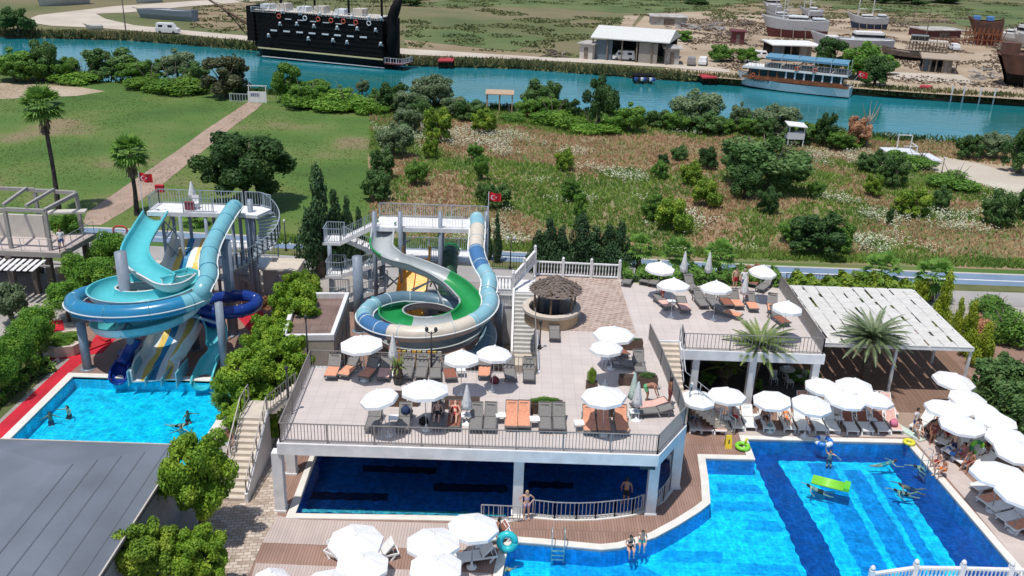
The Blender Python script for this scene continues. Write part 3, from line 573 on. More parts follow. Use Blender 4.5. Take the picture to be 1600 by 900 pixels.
# ================================================================ water slides
def frames(path, bank=None):
    P = [V3(p) for p in path]; out = []
    for k, p in enumerate(P):
        d = (P[min(k+1, len(P)-1)]-P[max(k-1, 0)]).normalized(); s = d.cross(Vector((0, 0, 1))); s.normalize(); u = s.cross(d)
        out.append((p, s, u, d))
    return out
def sweep(g, path, prof, segmat=None, profmat=None, closed=True):
    F = frames(path); n = len(prof); i0 = len(g.v)
    for p, s, u, d in F:
        for a, b in prof: g.v.append(tuple(p+s*a+u*b))
    for k in range(len(F)-1):
        for j in range(n if closed else n-1):
            a = i0+k*n+j; b = i0+k*n+(j+1) % n
            g.f.append((a, b, b+n, a+n)); g.m.append((segmat(k/(len(F)-1)) if segmat else 0) if not profmat else profmat(j, k/(len(F)-1)))
    for base in (i0, i0+(len(F)-1)*n) if closed else ():
        f = tuple(base+j for j in range(n)); g.f.append(f if base != i0 else f[::-1]); g.m.append(g.m[-1])
    return g
def flume(r, dep=.95, t=.07, n=12, rim=.1):                  # open trough cross section
    pr = []
    for k in range(n+1): a = PI+PI*k/n; pr.append((r*math.cos(a), dep+ (r*.95)*math.sin(a) if True else 0))
    pr = [(x, y-dep+r*.0) for x, y in pr]
    o = []
    for k in range(n+1): a = 2*PI-PI*k/n; o.append(((r+t)*math.cos(a), (r*.95+t)*math.sin(a)))
    top = [(r+rim, .0), (r+rim, .05), (r, .05)]
    return pr, o
def build_flume(root, path, r, mats, seg, name='flume', t=.07):
    n = 12; inner = [(r*math.cos(PI+PI*k/n), r*.9*math.sin(PI+PI*k/n)) for k in range(n+1)]
    outer = [((r+t)*math.cos(-PI*k/n), (r*.9+t)*math.sin(-PI*k/n)) for k in range(n+1)]
    prof = [(-r-.12, .05)] + [(-r, .05)] + inner + [(r, .05), (r+.12, .05), (r+.12, -.02)] + outer + [(-r-.12, -.02)]
    ni = len(inner)+2
    g = MB(); sweep(g, path, prof, None, lambda j, t_: seg(t_, j < ni)); g.build(name, mats, root, True)
    return g
def circ(c, rr, a0, a1, z0, z1, n=40, ry=None):
    return [Vector((c.x+rr*math.cos(a0+(a1-a0)*k/n), c.y+(ry or rr)*math.sin(a0+(a1-a0)*k/n), z0+(z1-z0)*k/n)) for k in range(n+1)]
class RingSet:
    def __init__(s, l): s.l = l
    def build(s, name, m, root, sm=False):
        for a, b, r, n in s.l: MB().tube([a, b], r, n).build('flange_ring', m, root, True)
def rings(g, path, r, step, w=.06, h=.05, n=14):               # flange rings of a tube slide
    F = frames(path); k = step//2; l = []
    while k < len(F):
        p, s, u, d = F[k]; pts = []
        l.append((p-d*w/2, p+d*w/2, r+h, n)); k += step
    return RingSet(l)
def column(name, root, px, py, ptop, r, m=None, z=None):
    p = W(px, py, 0); zt = z if z else ZT(p, ptop); MB().tube([p, p+Vector((0, 0, zt))], r, 14).lathe([(r+.18, 0), (r+.18, .04)], 14, p).build(name, m or M['steel'], root, True); return p, zt
fg = dict(rough=.28)
tq = plain('turquoise_fibreglass', (.10, .50, .55), .25, var=.04); tqd = plain('blue_fibreglass', (.02, .20, .38), .25, var=.06); tql = plain('light_blue_fibreglass', (.17, .43, .50), .28, var=.05); navy = plain('navy_fibreglass', (.008, .035, .22), .25)
wht = plain('white_fibreglass', (.68, .70, .70), .3, var=.03); gry = plain('grey_fibreglass', (.40, .43, .44), .35, var=.05); grn = plain('green_fibreglass', (.02, .27, .075), .28, var=.05); dgr = plain('dark_green_fibreglass', (.03, .085, .05), .35)
crm = plain('cream_fibreglass', (.62, .55, .46), .35); org = plain('orange_fibreglass', (.85, .42, .04), .35); bl2 = plain('mid_blue_fibreglass', (.06, .17, .36), .35, var=.06); lb2 = plain('pale_blue_fibreglass', (.24, .47, .55), .3); yel = plain('yellow_fibreglass', (.7, .5, .12), .35); petrol = plain('petrol_blue_shell', (.12, .2, .26), .35)
def top_lip(px): return px
# ---- tower one
t1 = T('slide_tower', 'tall blue grey steel slide tower with railed platform and curved stair', 'tower', (-24, 67, 0))
zt1 = 7.6; a = W(229, 331, zt1); b = W(368, 334, zt1); yb = a.y+2.3
MB().prism([(a.x, a.y), (b.x, b.y), (b.x, yb), (a.x, yb)], zt1-.3, zt1).build('platform', M['white'], t1)
RM = plain('blue_grey_rail', (.36, .42, .47), .4, metal=.3)
railpart('railing', [(a.x+.1, a.y+.4, zt1), (a.x+.1, yb-.1, zt1), (b.x, yb-.1, zt1)], RM, t1, sp=.2, post=1.5)
railpart('railing', [(a.x+2.6, a.y+.1, zt1), (b.x-1.6, b.y+.1, zt1)], RM, t1, sp=.2, post=1.5)
for px, py in ((250, 334), (278, 334), (318, 334), (360, 336), (383, 336)):
    p = W(px, py, zt1); MB().tube([(p.x, p.y+.3, 0), (p.x, p.y+.3, zt1-.3)], .13, 8).tube([(p.x, yb-.3, 0), (p.x, yb-.3, zt1-.3)], .13, 8).build('post', M['steel'], t1, True)
g = MB(); p = W(250, 334, zt1); q = W(278, 334, zt1)
for k in range(4):
    z0 = .4+k*1.7; g.bar((p.x, p.y+.3, z0), (q.x, q.y+.3, z0+1.6), .08); g.bar((q.x, q.y+.3, z0), (p.x, p.y+.3, z0+1.6), .08); g.bar((p.x, p.y+.3, z0), (p.x, yb-.3, z0+1.6), .07)
g.build('cross_bracing', M['steel'], t1)
cc = V3((b.x+.9, b.y+.6, 0)); g = MB(); rl = []; ri = []
n = 30
for k in range(n):
    an = 1.35-k*(2*PI*.92)/n; z = zt1-.2-k*.2
    for s_ in (0,): 
        c_, s2 = math.cos(an), math.sin(an); g.box(cc.x+1.25*c_, cc.y+1.25*s2, z, 1.5, .42, .08, an)
    rl.append((cc.x+2.0*c_, cc.y+2.0*s2, z)); ri.append((cc.x+.5*c_, cc.y+.5*s2, z))
g.build('spiral_steps', RM, t1); railpart('spiral_railing', rl, RM, t1, sp=.15, post=1.); MB().tube([(cc.x, cc.y, 0), (cc.x, cc.y, zt1+.9)], .2, 10).build('stair_column', M['steel'], t1, True)
MB().prism([(b.x, b.y), (b.x+1.6, b.y-.2), (b.x+2.2, yb-.6), (b.x+1.2, yb), (b.x, yb)], zt1-.25, zt1-.02).build('landing', M['white'], t1)
railpart('railing', [(b.x+.2, yb-.05, zt1), (b.x+1.2, yb-.05, zt1), (b.x+2.2, yb-.7, zt1)], RM, t1, sp=.18)
MB().box(a.x+3.2, (a.y+yb)/2+5, 3.0, 8, 1.6, .2).build('lower_platform', M['white'], t1)
railpart('railing', [(a.x+4.6, yb+1.2, 3.2), (b.x+2, yb+1.2, 3.2)], RM, t1, sp=.2)
MB().prism([(a.x+3.0, a.y+1.2), (b.x+1.5, a.y+1.2), (b.x+1.5, yb+1.2), (a.x+3.0, yb+1.2)], 3.0, 3.2).build('lower_deck', M['white'], t1)
# flag, closed parasol and red buoys on the tower are added later
# ---- turquoise open slide
c1_ = Vector((-23.3, 54.4, 3.6)); R1 = 2.65
o1 = T('water_slide', 'open turquoise flume winding from the left tower into double white spiral', 'water slide', c1_)
pts = [W(243, 330, 7.7), W(229, 352, 7.4), W(214, 378, 7.0), W(211, 396, 6.7), W(222, 414, 6.4), W(245, 428, 6.3), W(268, 438, 6.1)]
hx = circ(c1_, R1, R(38), R(38)-2*PI*1.0, 5.8, 4.85, 64, 2.2) + circ(c1_, R1+.1, R(38), R(38)-2*PI*.72, 4.8, 2.5, 50, 2.3)[1:]
path = crom(pts+[hx[0]], 8)[:-1]+hx
build_flume(o1, path, .78, [tq, wht, tql], lambda t_, inn: (0 if inn else (0 if t_ < .16 else (1 if t_ < .62 else (2 if int(t_*14) % 2 else 1)))))
g = MB(); g.q(*[p for p in (W(233, 331, 8.0), W(262, 332, 8.0), W(256, 342, 7.6), W(236, 342, 7.6))]); 
# ---- enclosed blue tube
o2 = T('water_slide', 'enclosed blue tube slide looping widest around the turquoise spiral', 'water slide', c1_)
R2 = 4.45
pts = [W(367, 323, 8.1), W(358, 335, 8.0), W(345, 357, 7.6), W(331, 385, 7.1), W(325, 410, 6.7), W(326, 432, 6.2)]
hx = circ(c1_, R2, R(-22), R(-22)-2*PI*.62, 5.3, 3.9, 60, 3.35)
path = crom(pts+[W(316, 453, 5.8)]+[hx[0]], 9)[:-1]+hx; L_ = len(path)
g = MB(); g.tube(path, .55, 16, cap=False)
fr_ = 52/L_
k0 = len(g.f); nseg = len(g.f)//16
g.m = [(0 if (i//16)/nseg < .56 else 1) for i in range(len(g.f))]
g.build('tube', [tql, tqd], o2, True)
rings(MB(), path, .55, 9, .05, .04, 16).build('flange_rings', plain('flange_blue', (.05, .25, .36), .4), o2)
sweep(MB(), path, [(-.62, -.02), (-.62, .03), (-.5, .03), (-.5, -.02)]).build('seam', wht, o2); sweep(MB(), path, [(.5, -.02), (.5, .03), (.62, .03), (.62, -.02)]).build('seam', wht, o2)
# ---- striped racer
o3 = T('water_slide', 'wide straight racer slide with yellow white and blue stripes', 'water slide', W(280, 520, 0))
A_ = [W(305, 372, 5.1), W(302, 383, 4.9), W(291, 415, 3.9), W(284, 450, 3.3), W(284, 490, 2.5), W(276, 520, 1.9), W(262, 548, 1.1), W(252, 568, .45), W(246, 584, .18), W(243, 594, .12)]
path = crom(A_, 6); wd = 1.35
cols = [wht, yel, wht, tqd, yel, wht, tql]
prof = [(-wd-.1, .75), (-wd, .75), (-wd, .02)]+[(-wd+2*wd*k/6, 0) for k in range(1, 6)]+[(wd, .02), (wd, .75), (wd+.1, .75), (wd+.1, -.08), (-wd-.1, -.08)]
mi = [0, 0, 0, 1, 0, 2, 1, 0, 0, 0, 3, 3, 3]
g = MB(); sweep(g, path, prof, None, lambda j, t_: mi[j % len(mi)] if j < 9 else 0); g.build('lanes', [wht, yel, tqd, wht], o3)
g = MB(); pA = W(243, 594, .12); pB = W(248, 580, .2); g.box(pA.x-1.5, pA.y+.6, -.1, .08, 2.2, 1.0); g.box(pA.x+1.5, pA.y+.6, -.1, .08, 2.2, 1.0); g.box(pA.x-.5, pA.y+.6, -.1, .05, 2, .5); g.box(pA.x+.5, pA.y+.6, -.1, .05, 2, .5); g.build('runout_walls', tql, o3)
sgn = lambda root, p, r=.3: (MB().lathe([(r, 0), (r, .03)], 18).build('warning_disc', plain('sign_red_white', (.62, .35, .35), .5), root, local=True))
# ---- small turquoise slide on the right
o4 = T('water_slide', 'narrow turquoise open slide ending at the right side of the slide pool', 'water slide', W(330, 560, 0))
path = crom([W(318, 486, 3.1), W(330, 495, 2.9), W(338, 515, 2.4), W(337, 540, 1.7), W(327, 562, .9), W(319, 580, .4), W(315, 592, .2), W(314, 599, .15)], 7)
build_flume(o4, path, .56, [tq, wht], lambda t_, inn: 0)
# ---- navy tube coil
o5 = T('water_slide', 'dark navy tube slide coiled around the rear steel column', 'water slide', W(357, 500, 0))
c5 = W(357, 478, 3.0); path = [Vector((c5.x-6.0, c5.y-.6, 3.7)), Vector((c5.x-4, c5.y-1.0, 3.5))]+circ(c5, 1.85, R(-120), R(-120)+2*PI*1.1, 3.4, 2.6, 44)
path = crom(path[:3], 6)[:-1]+path[2:]
MB().tube(path, .42, 14).build('tube', navy, o5, True); rings(MB(), path, .42, 8, .05, .04, 14).build('flange_rings', navy, o5)
o6 = T('water_slide', 'short navy tube outlet hooking down at the left end of slide deck', 'water slide', W(190, 585, 0))
path = crom([W(214, 528, 2.0), W(208, 538, 1.6), W(200, 552, 1.1), W(192, 566, .75), W(186, 578, .45), W(184, 592, .3)], 6)
MB().tube(path[:20], .4, 14).build('tube', navy, o6, True); build_flume(o6, path[17:], .46, [navy], lambda t_, i: 0, 'outlet')
# ---- columns of slide one
sc1 = T('slide_supports', 'cluster of thick blue grey steel columns with arms holding the spiral slides', 'columns', W(220, 560, 0))
CA = column('column', sc1, 212, 573, 394, .36); CB = column('column', sc1, 365, 522, 376, .36); CC = column('column', sc1, 137, 576, 505, .28); CD = column('column', sc1, 352, 584, 473, .25); CE = column('column', sc1, 306, 545, 473, .3); CG = column('column', sc1, 229, 500, 430, .28)
def arm(root, p, z, q, s=.12): MB().bar((p.x, p.y, z), q, s).build('arm', M['steel'], root)
arm(sc1, CA[0], 3.4, (c1_.x-.6, c1_.y-3.0, 3.2)); arm(sc1, CA[0], 3.6, (c1_.x-2.5, c1_.y-1.5, 3.4)); arm(sc1, CA[0], 5.6, (CA[0].x+.6, CA[0].y-1.2, 3.6)); arm(sc1, CB[0], 5.8, W(328, 405, 6.3)); arm(sc1, CB[0], 6.2, W(330, 388, 6.6)); arm(sc1, CD[0], 3.5, (CD[0].x-2.6, CD[0].y+1, 3.7)); arm(sc1, CE[0], 3.7, (CE[0].x, CE[0].y, 4.7))
arm(sc1, CB[0], 4.3, W(300, 440, 5.1))
# ---- tower two
t2 = T('slide_tower', 'long steel slide tower with white platform and zigzag stairs behind green slide', 'tower', (-5, 65, 0))
zt2 = 7.0; a = W(585, 355, zt2); b = W(762, 359, zt2); yb = a.y+2.6
MB().prism([(a.x, a.y), (b.x, b.y), (b.x, yb), (a.x, yb)], zt2-.3, zt2).build('platform', M['white'], t2)
railpart('railing', [(a.x, yb-.1, zt2), (b.x-.1, yb-.1, zt2), (b.x-.1, b.y, zt2)], RM, t2, sp=.16, post=2.4)
railpart('railing', [(a.x+2.0, a.y+.1, zt2), (b.x-1.8, b.y+.1, zt2)], plain('pale_rail', (.6, .6, .6), .4), t2, sp=.2, post=2.4, h=.9, bw=.015, tw=.03)
for px in (585, 625, 688, 760):
    p = W(px, 356, zt2); MB().tube([(p.x, p.y, 0), (p.x, p.y, zt2+1.2)], .15, 10).build('post', M['steel'], t2, True); MB().tube([(p.x, yb-.2, 0), (p.x, yb-.2, zt2-.3)], .12, 8).build('post', M['steel'], t2, True)
zl = 3.7; la = W(618, 406, zl); lb = W(760, 411, zl); MB().prism([(la.x, la.y), (lb.x, lb.y), (lb.x, la.y+2.4), (la.x, la.y+2.4)], zl-.25, zl).build('lower_platform', M['white'], t2)
railpart('railing', [(la.x, la.y+2.3, zl), (lb.x, la.y+2.3, zl)], RM, t2, sp=.16); railpart('railing', [(la.x+2.6, la.y+.1, zl), (la.x+3.6, la.y+.1, zl)], RM, t2, sp=.16)
def landing(px0, px1, py, z, d=1.7):
    p = W(px0, py, z); q = W(px1, py, z); MB().prism([(p.x, p.y), (q.x, p.y), (q.x, p.y+d), (p.x, p.y+d)], z-.2, z).build('landing', M['white'], t2)
    railpart('railing', [(q.x, p.y+.05, z), (p.x+.05, p.y+.05, z), (p.x+.05, p.y+d, z), (q.x, p.y+d, z)], RM, t2, sp=.17, post=1.2); return p, q
l1 = landing(504, 533, 379, 5.3); l2 = landing(508, 534, 431, 2.9); l3 = landing(515, 540, 470, .9)
def flight(a_, b_, w_=1.1, side=1):
    a_ = V3(a_); b_ = V3(b_); n = int(abs(b_.z-a_.z)/.18); g = MB(); d = (b_-a_)
    for k in range(n): p = a_+d*((k+.5)/n); g.box(p.x, p.y, p.z, abs(d.x)/n*1.05, w_, .05)
    g.bar(a_+Vector((0, -w_/2, 0)), b_+Vector((0, -w_/2, 0)), .06, .3); g.bar(a_+Vector((0, w_/2, 0)), b_+Vector((0, w_/2, 0)), .06, .3); g.build('stair_flight', M['white'], t2)
    railpart('stair_railing', [a_+Vector((0, -w_/2, 0)), b_+Vector((0, -w_/2, 0))], RM, t2, sp=.17, post=1.2)
flight((l1[1].x, l1[0].y+.6, 5.3), (a.x+.1, a.y+.9, 7.0)); flight((a.x+.3, l1[0].y+1.6, 3.9), (l1[1].x, l1[0].y+1.6, 5.2)); flight((l2[1].x, l2[0].y+.6, 2.9), (a.x+.6, l2[0].y+.6, 4.1)); flight((a.x+.6, l3[0].y+1.8, 1.9), (l2[1].x, l3[0].y+1.8, 2.8)); flight((l3[1].x, l3[0].y+.5, .9), (a.x+.6, l3[0].y+.5, 2.0))
for px, py, pt in ((518, 458, 380), (580, 487, 405), (600, 475, 400)): column('stair_post', t2, px, py, pt, .16)
g = MB(); p = W(592, 470, 0); q = W(640, 470, 0)
for k in range(2):
    z0 = .5+2.3*k; g.bar((p.x, p.y, z0), (q.x, q.y, z0+2.2), .1); g.bar((q.x, q.y, z0), (p.x, p.y, z0+2.2), .1); g.bar((p.x, p.y, z0), (q.x, q.y, z0), .08)
g.build('cross_bracing', M['steel'], t2)
# ---- green and grey flume
c2_ = W(674, 486, 3.5); R3 = 2.65
o7 = T('water_slide', 'open green and grey flume winding in front of the right tower', 'water slide', c2_)
pts = [W(604, 345, 7.2), W(600, 352, 7.0), W(597, 370, 6.6), W(598, 386, 6.2), W(618, 400, 5.9), W(650, 410, 5.5), W(686, 425, 5.0), W(713, 442, 4.6)]
hx = circ(c2_, R3, R(20), R(20)-2*PI*1.0, 4.25, 3.0, 56)+circ(c2_, R3+.1, R(20), R(20)-2*PI*.9, 2.95, 1.2, 50)[1:]
path = crom(pts+[hx[0]], 8)[:-1]+hx
def sg(t_, inn):
    if not inn: return 1 if (t_ < .1 or .17 < t_ < .4 or t_ > .47) else 0
    return 0 if (t_ < .035 or .29 < t_ < .43 or .50 < t_ < .66) else 1
build_flume(o7, path, .72, [grn, gry], sg)
# ---- multicolour tube
o8 = T('water_slide', 'enclosed tube slide in pale blue cream and mid blue sections', 'water slide', c2_)
c3_ = W(668, 498, 3.4); R4 = 4.05
pts = [W(745, 341, 7.5), W(746, 352, 7.4), W(745, 372, 6.9), W(744, 392, 6.4), W(752, 416, 5.9), W(764, 438, 5.4)]
hx = circ(c3_, R4, R(18), R(18)-2*PI*.72, 4.8, 3.3, 80)+circ(c3_, R4-.1, R(18)-2*PI*.72, R(18)-2*PI*1.45, 3.3, .9, 60)[1:]
path = crom(pts+[hx[0]], 8)[:-1]+hx
g = MB(); g.tube(path, .52, 16, cap=False); ns = len(g.f)//16
def tm(u): 
    for lim, k in ((.05, 0), (.12, 1), (.18, 2), (.355, 0), (.475, 1), (.545, 2), (.62, 0)):
        if u < lim: return k
    return 3
g.m = [tm((i//16)/ns) for i in range(len(g.f))]; g.build('tube', [lb2, crm, bl2, petrol], o8, True)
rings(MB(), path, .52, 7, .05, .035, 16).build('flange_rings', plain('flange_grey', (.4, .5, .55), .4), o8)
sweep(MB(), path, [(-.6, -.02), (-.6, .03), (-.48, .03), (-.48, -.02)]).build('seam', wht, o8); sweep(MB(), path, [(.48, -.02), (.48, .03), (.6, .03), (.6, -.02)]).build('seam', wht, o8)
# ---- orange twin slide, dark green tunnel
o9 = T('water_slide', 'wide orange twin lane slide below the white platform', 'water slide', W(650, 470, 0))
path = crom([W(651, 404, 4.0), W(650, 412, 3.8), W(647, 440, 2.9), W(643, 465, 2.1), W(638, 500, 1.0), W(630, 530, .5), W(628, 545, .3)], 6)
sweep(MB(), path, [(-1.05, .7), (-.98, .7), (-.95, .05), (-.05, .0), (-.04, .25), (.04, .25), (.05, 0), (.95, .05), (.98, .7), (1.05, .7), (1.05, -.08), (-1.05, -.08)]).build('lanes', org, o9)
for px in (629, 671): p = W(px, 404, 4.0); MB().box(p.x, p.y+.2, 3.7, .18, .2, 1.2).build('gate_post', org, o9)
o10 = T('water_slide', 'dark green tunnel slide with bright green hooded mouth on lower platform', 'water slide', W(704, 440, 0))
path = crom([W(704, 392, 4.2), W(703, 400, 4.1), W(701, 425, 3.4), W(699, 450, 2.6), W(697, 470, 1.8), W(690, 490, 1.0)], 6)
MB().tube(path[:4], [.72, .7, .66, .62], 16, False).build('hood', grn, o10, True); MB().tube(path[3:], .6, 16, False).build('tube', dgr, o10, True); rings(MB(), path[3:], .6, 2, .05, .03).build('flange_rings', dgr, o10)
# ---- supports of slide two
sc2 = T('slide_supports', 'steel columns with fan of struts holding up the green spiral slide', 'columns', W(676, 540, 0))
DA = column('column', sc2, 562, 517, 401, .36); DB = column('column', sc2, 676, 526, 456, .36); DC = column('column', sc2, 778, 540, 473, .3)
for k in range(7): an = R(-60+k*40); MB().bar((DB[0].x, DB[0].y, 4.3), (DB[0].x+2.1*math.cos(an), DB[0].y+2.1*math.sin(an), 3.0), .09).build('strut', M['alu'], sc2)
arm(sc2, DA[0], 3.3, (DA[0].x+1, DA[0].y+.3, 3.0)); arm(sc2, DC[0], 3.9, (DC[0].x-.8, DC[0].y+.5, 4.1))
# ================================================================ vegetation
def np_mesh(name, v, f, m, k=4):
    me = bpy.data.meshes.new(name); v = np.asarray(v, dtype=np.float32).reshape(-1, 3); f = np.asarray(f, dtype=np.int32).reshape(-1)
    nf = len(f)//k; me.vertices.add(len(v)); me.vertices.foreach_set('co', v.ravel()); me.loops.add(len(f)); me.loops.foreach_set('vertex_index', f)
    me.polygons.add(nf); me.polygons.foreach_set('loop_start', np.arange(0, len(f), k, dtype=np.int32))
    try: me.polygons.foreach_set('loop_total', np.full(nf, k, dtype=np.int32))
    except Exception: pass
    for x in (m if isinstance(m, (list, tuple)) else [m]): me.materials.append(x)
    me.update(calc_edges=True); me.validate(); return me
def leaf_quads(P, Nn, size, rg, asp=1.6):
    n = len(P); r = rg.normal(size=(n, 3)); Nn = Nn+rg.normal(scale=.55, size=(n, 3)); Nn /= np.linalg.norm(Nn, axis=1, keepdims=True)+1e-9
    a = np.cross(Nn, r); a /= np.linalg.norm(a, axis=1, keepdims=True)+1e-9; b = np.cross(Nn, a)
    s = size*rg.uniform(.6, 1.35, (n, 1)); a = a*s*asp/2; b = b*s/2
    v = np.stack([P-a, P-b*.9+a*.1, P+a, P+b*.9+a*.1], 1).reshape(-1, 3); return v, np.arange(4*n)
def crown_mesh(name, m, nl=16, n=2600, leaf=.11, seed=1, lr=(.28, .5), shape='round', low=.0):
    rg = np.random.default_rng(seed); C = []; RR = []
    for k in range(nl):
        d = rg.normal(size=3); d /= np.linalg.norm(d); rad = rg.uniform(.35, .78)
        if shape == 'round' and k % 4 == 3 and low < 0: d[2] = -.75; d[:2] *= .9/max(.3, np.linalg.norm(d[:2]))
        if k < 3: rad *= .3
        c = d*rad; c[2] = c[2]+1
        if shape == 'cone': z = (k+.5)/nl*2; w_ = (1-z/2)**.8*.62; a = rg.uniform(0, 6.28); c = np.array([math.cos(a)*w_*.7, math.sin(a)*w_*.7, z*.95+.1]); r = .16+.34*(1-z/2)
        elif shape == 'flat': c[2] = .55+d[2]*.35; r = rg.uniform(*lr)
        else: r = rg.uniform(*lr)*(1-.25*abs(d[2]))
        if c[2]-r < low: c[2] = low+r
        C.append(c); RR.append(r)
    C = np.array(C); RR = np.array(RR); wgt = RR**2; idx = rg.choice(nl, n, p=wgt/wgt.sum())
    d = rg.normal(size=(n, 3)); d /= np.linalg.norm(d, axis=1, keepdims=True)
    rad = RR[idx][:, None]*(rg.uniform(.45, 1.06, (n, 1))**.55)*np.where(rg.random((n, 1)) < .07, rg.uniform(1.1, 1.5, (n, 1)), 1); P = C[idx]+d*rad
    v, f = leaf_quads(P, d, leaf, rg); return np_mesh(name, v, f, m)
def leafmat(name, a, b, c, transl=.3, rnd=.14): return mat(name, a, .6, scale=1.7, coord='Object', transl=transl, objrand=rnd, stops=[(p_, tuple(min(1, x*2.35) for x in c_)) for p_, c_ in ((.3, a), (.5, b), (.7, c))], spec=.25, detail=5)
LM = dict(
 dark=leafmat('dark_green_leaves', (.018, .042, .014), (.03, .062, .018), (.055, .095, .026)),
 green=leafmat('green_leaves', (.035, .08, .015), (.06, .12, .02), (.10, .17, .032)),
 lime=leafmat('lime_green_leaves', (.05, .10, .010), (.095, .16, .015), (.17, .22, .025)),
 yellow=leafmat('yellow_green_leaves', (.05, .09, .012), (.09, .145, .017), (.18, .21, .03)),
 olive=leafmat('olive_grey_leaves', (.045, .072, .035), (.075, .105, .052), (.13, .16, .095)),
 oliveb=leafmat('dull_green_leaves', (.03, .065, .018), (.05, .095, .028), (.085, .125, .045)),
 brownish=leafmat('brown_green_leaves', (.035, .04, .022), (.055, .06, .03), (.08, .085, .045)),
 dry=leafmat('dry_russet_leaves', (.14, .07, .04), (.25, .14, .08), (.36, .23, .15)),
 cyp=leafmat('cypress_leaves', (.011, .027, .012), (.018, .040, .016), (.034, .062, .022), transl=.1),
 thuja=leafmat('golden_cypress_leaves', (.07, .10, .010), (.13, .17, .015), (.22, .24, .03)),
 ivy=leafmat('bright_ivy_leaves', (.035, .085, .011), (.065, .125, .016), (.10, .17, .025)),
 hedge=leafmat('clipped_hedge_leaves', (.03, .08, .010), (.055, .12, .015), (.095, .17, .022)))
BARK = mat('grey_brown_bark', (.12, .095, .075), .9, var=.3, scale=6, bump=.6, bscale=20)
CM = {}
for k in range(3):
    CM['round', k] = crown_mesh('crown', LM['green'], 30, 9000, .072, 10+k, (.18, .36), low=-.05); CM['fluffy', k] = crown_mesh('crown', LM['green'], 46, 10000, .066, 20+k, (.13, .31), low=-.05)
    CM['cone', k] = crown_mesh('crown', LM['cyp'], 16, 6000, .065, 30+k, shape='cone'); CM['flat', k] = crown_mesh('crown', LM['ivy'], 20, 7000, .07, 40+k, (.25, .45), 'flat')
for k in range(2):
    CM['big', k] = crown_mesh('crown', LM['lime'], 95, 30000, .05, 50+k, (.11, .25)); CM['dense', k] = crown_mesh('crown', LM['hedge'], 22, 14000, .055, 60+k, (.3, .5))
def trunk(root, h, r, name='trunk', limbs=4, spread=.5, seed=0):
    rg = random.Random(seed); g = MB(); top = h
    g.tube([(0, 0, -.1), (rg.uniform(-.05, .05), rg.uniform(-.05, .05), top*.5), (rg.uniform(-.1, .1), 0, top)], [r*1.25, r, r*.75], 7)
    for k in range(limbs):
        a = 6.283*k/limbs+rg.random(); g.tube([(0, 0, top*.85), (spread*.5*math.cos(a), spread*.5*math.sin(a), top+spread*.6), (spread*math.cos(a), spread*math.sin(a), top+spread*1.4)], [r*.6, r*.4, r*.15], 5)
    return g.build(name, BARK, root, True, local=True)
def plant(px, by, wp, hp, kind, col, label, cat='bush', group=None, name='bush', lift=0., seed=0, z=0., loc=None, wide=None):
    p = Vector(loc) if loc else W(px, by, z); s = SCL(p); cosf = math.cos(math.atan2(CAMH-z, p.y)); wm_ = wp/s; hm = hp/(s*cosf); lm = lift/(s*cosf)
    p.y += wm_*.3
    root = T(name, label, cat, p, group, rz=seed*1.3); trunk(root, max(.25, lm+hm*.3), max(.05, .045*hm), seed=seed, spread=wm_*.22)
    o = bpy.data.objects.new('crown', CM[kind, seed % (2 if kind in ('big', 'dense') else 3)]); COL.objects.link(o); o.parent = root
    o.scale = (wm_/2*1.08, (wide/s if wide else wm_)/2*1.08, hm/2*1.04); o.location = (0, 0, lm)
    m = LM[col]
    if o.data.materials[0] != m: o.material_slots[0].link = 'OBJECT'; o.material_slots[0].material = m
    return root
DESC = dict(dark='dark green', green='mid green', lime='lime green', yellow='yellow green', olive='olive grey', oliveb='dull green', brownish='brownish dark', dry='dry russet', ivy='bright green')
def row(lst, tail, grp, kind='fluffy', name='bush', cat='bush', sd=0, **kw):
    cnt = {}; tot = {}
    for q in lst: tot[q[4]] = tot.get(q[4], 0)+1
    for q in sorted(lst):
        c = q[4]; k = cnt.get(c, 0); cnt[c] = k+1; n = tot[c]
        lab = (f'{DESC[c]} {cat} {tail}' if n == 1 else f'{DESC[c]} {cat} {tail}, {ordl(k, n)} of these')
        plant(q[0], q[1], q[2], q[3], q[5] if len(q) > 5 else kind, c, lab, cat, grp, name, seed=sd+k*3+len(c), **kw)
row([(100, 128, 50, 40, 'green'), (35, 132, 70, 44, 'green'), (200, 132, 70, 40, 'green'), (300, 140, 60, 40, 'oliveb'), (238, 128, 44, 34, 'oliveb'), (12, 130, 80, 55, 'green'), (60, 128, 66, 62, 'oliveb'), (165, 128, 95, 50, 'oliveb'), (272, 128, 62, 52, 'olive'), (345, 156, 92, 62, 'brownish', 'round')], 'on the near riverbank left of gate', 'bushes along the near riverbank')
row([(472, 168, 50, 40, 'green'), (530, 164, 50, 30, 'green'), (590, 170, 40, 30, 'oliveb'), (640, 182, 60, 44, 'olive'), (706, 186, 50, 40, 'olive'), (450, 162, 62, 58, 'green', 'round'), (492, 160, 60, 36, 'green'), (565, 150, 24, 28, 'olive'), (612, 178, 62, 50, 'dark'), (676, 172, 80, 56, 'olive'), (732, 192, 56, 34, 'oliveb')], 'on riverbank between gate and gazebo', 'bushes along the near riverbank')
row([(820, 186, 40, 34, 'green'), (862, 188, 60, 40, 'green'), (960, 208, 50, 36, 'green'), (1060, 208, 50, 34, 'green'), (1110, 214, 60, 36, 'oliveb'), (1170, 214, 44, 34, 'green'), (846, 180, 72, 52, 'oliveb'), (890, 190, 44, 36, 'dark'), (937, 203, 62, 86, 'dark'), (985, 210, 58, 50, 'green'), (1030, 202, 50, 28, 'oliveb'), (1088, 206, 92, 66, 'olive'), (1156, 208, 38, 50, 'olive'), (1130, 212, 50, 26, 'green')], 'on riverbank right of wooden gazebo', 'bushes along the near riverbank')
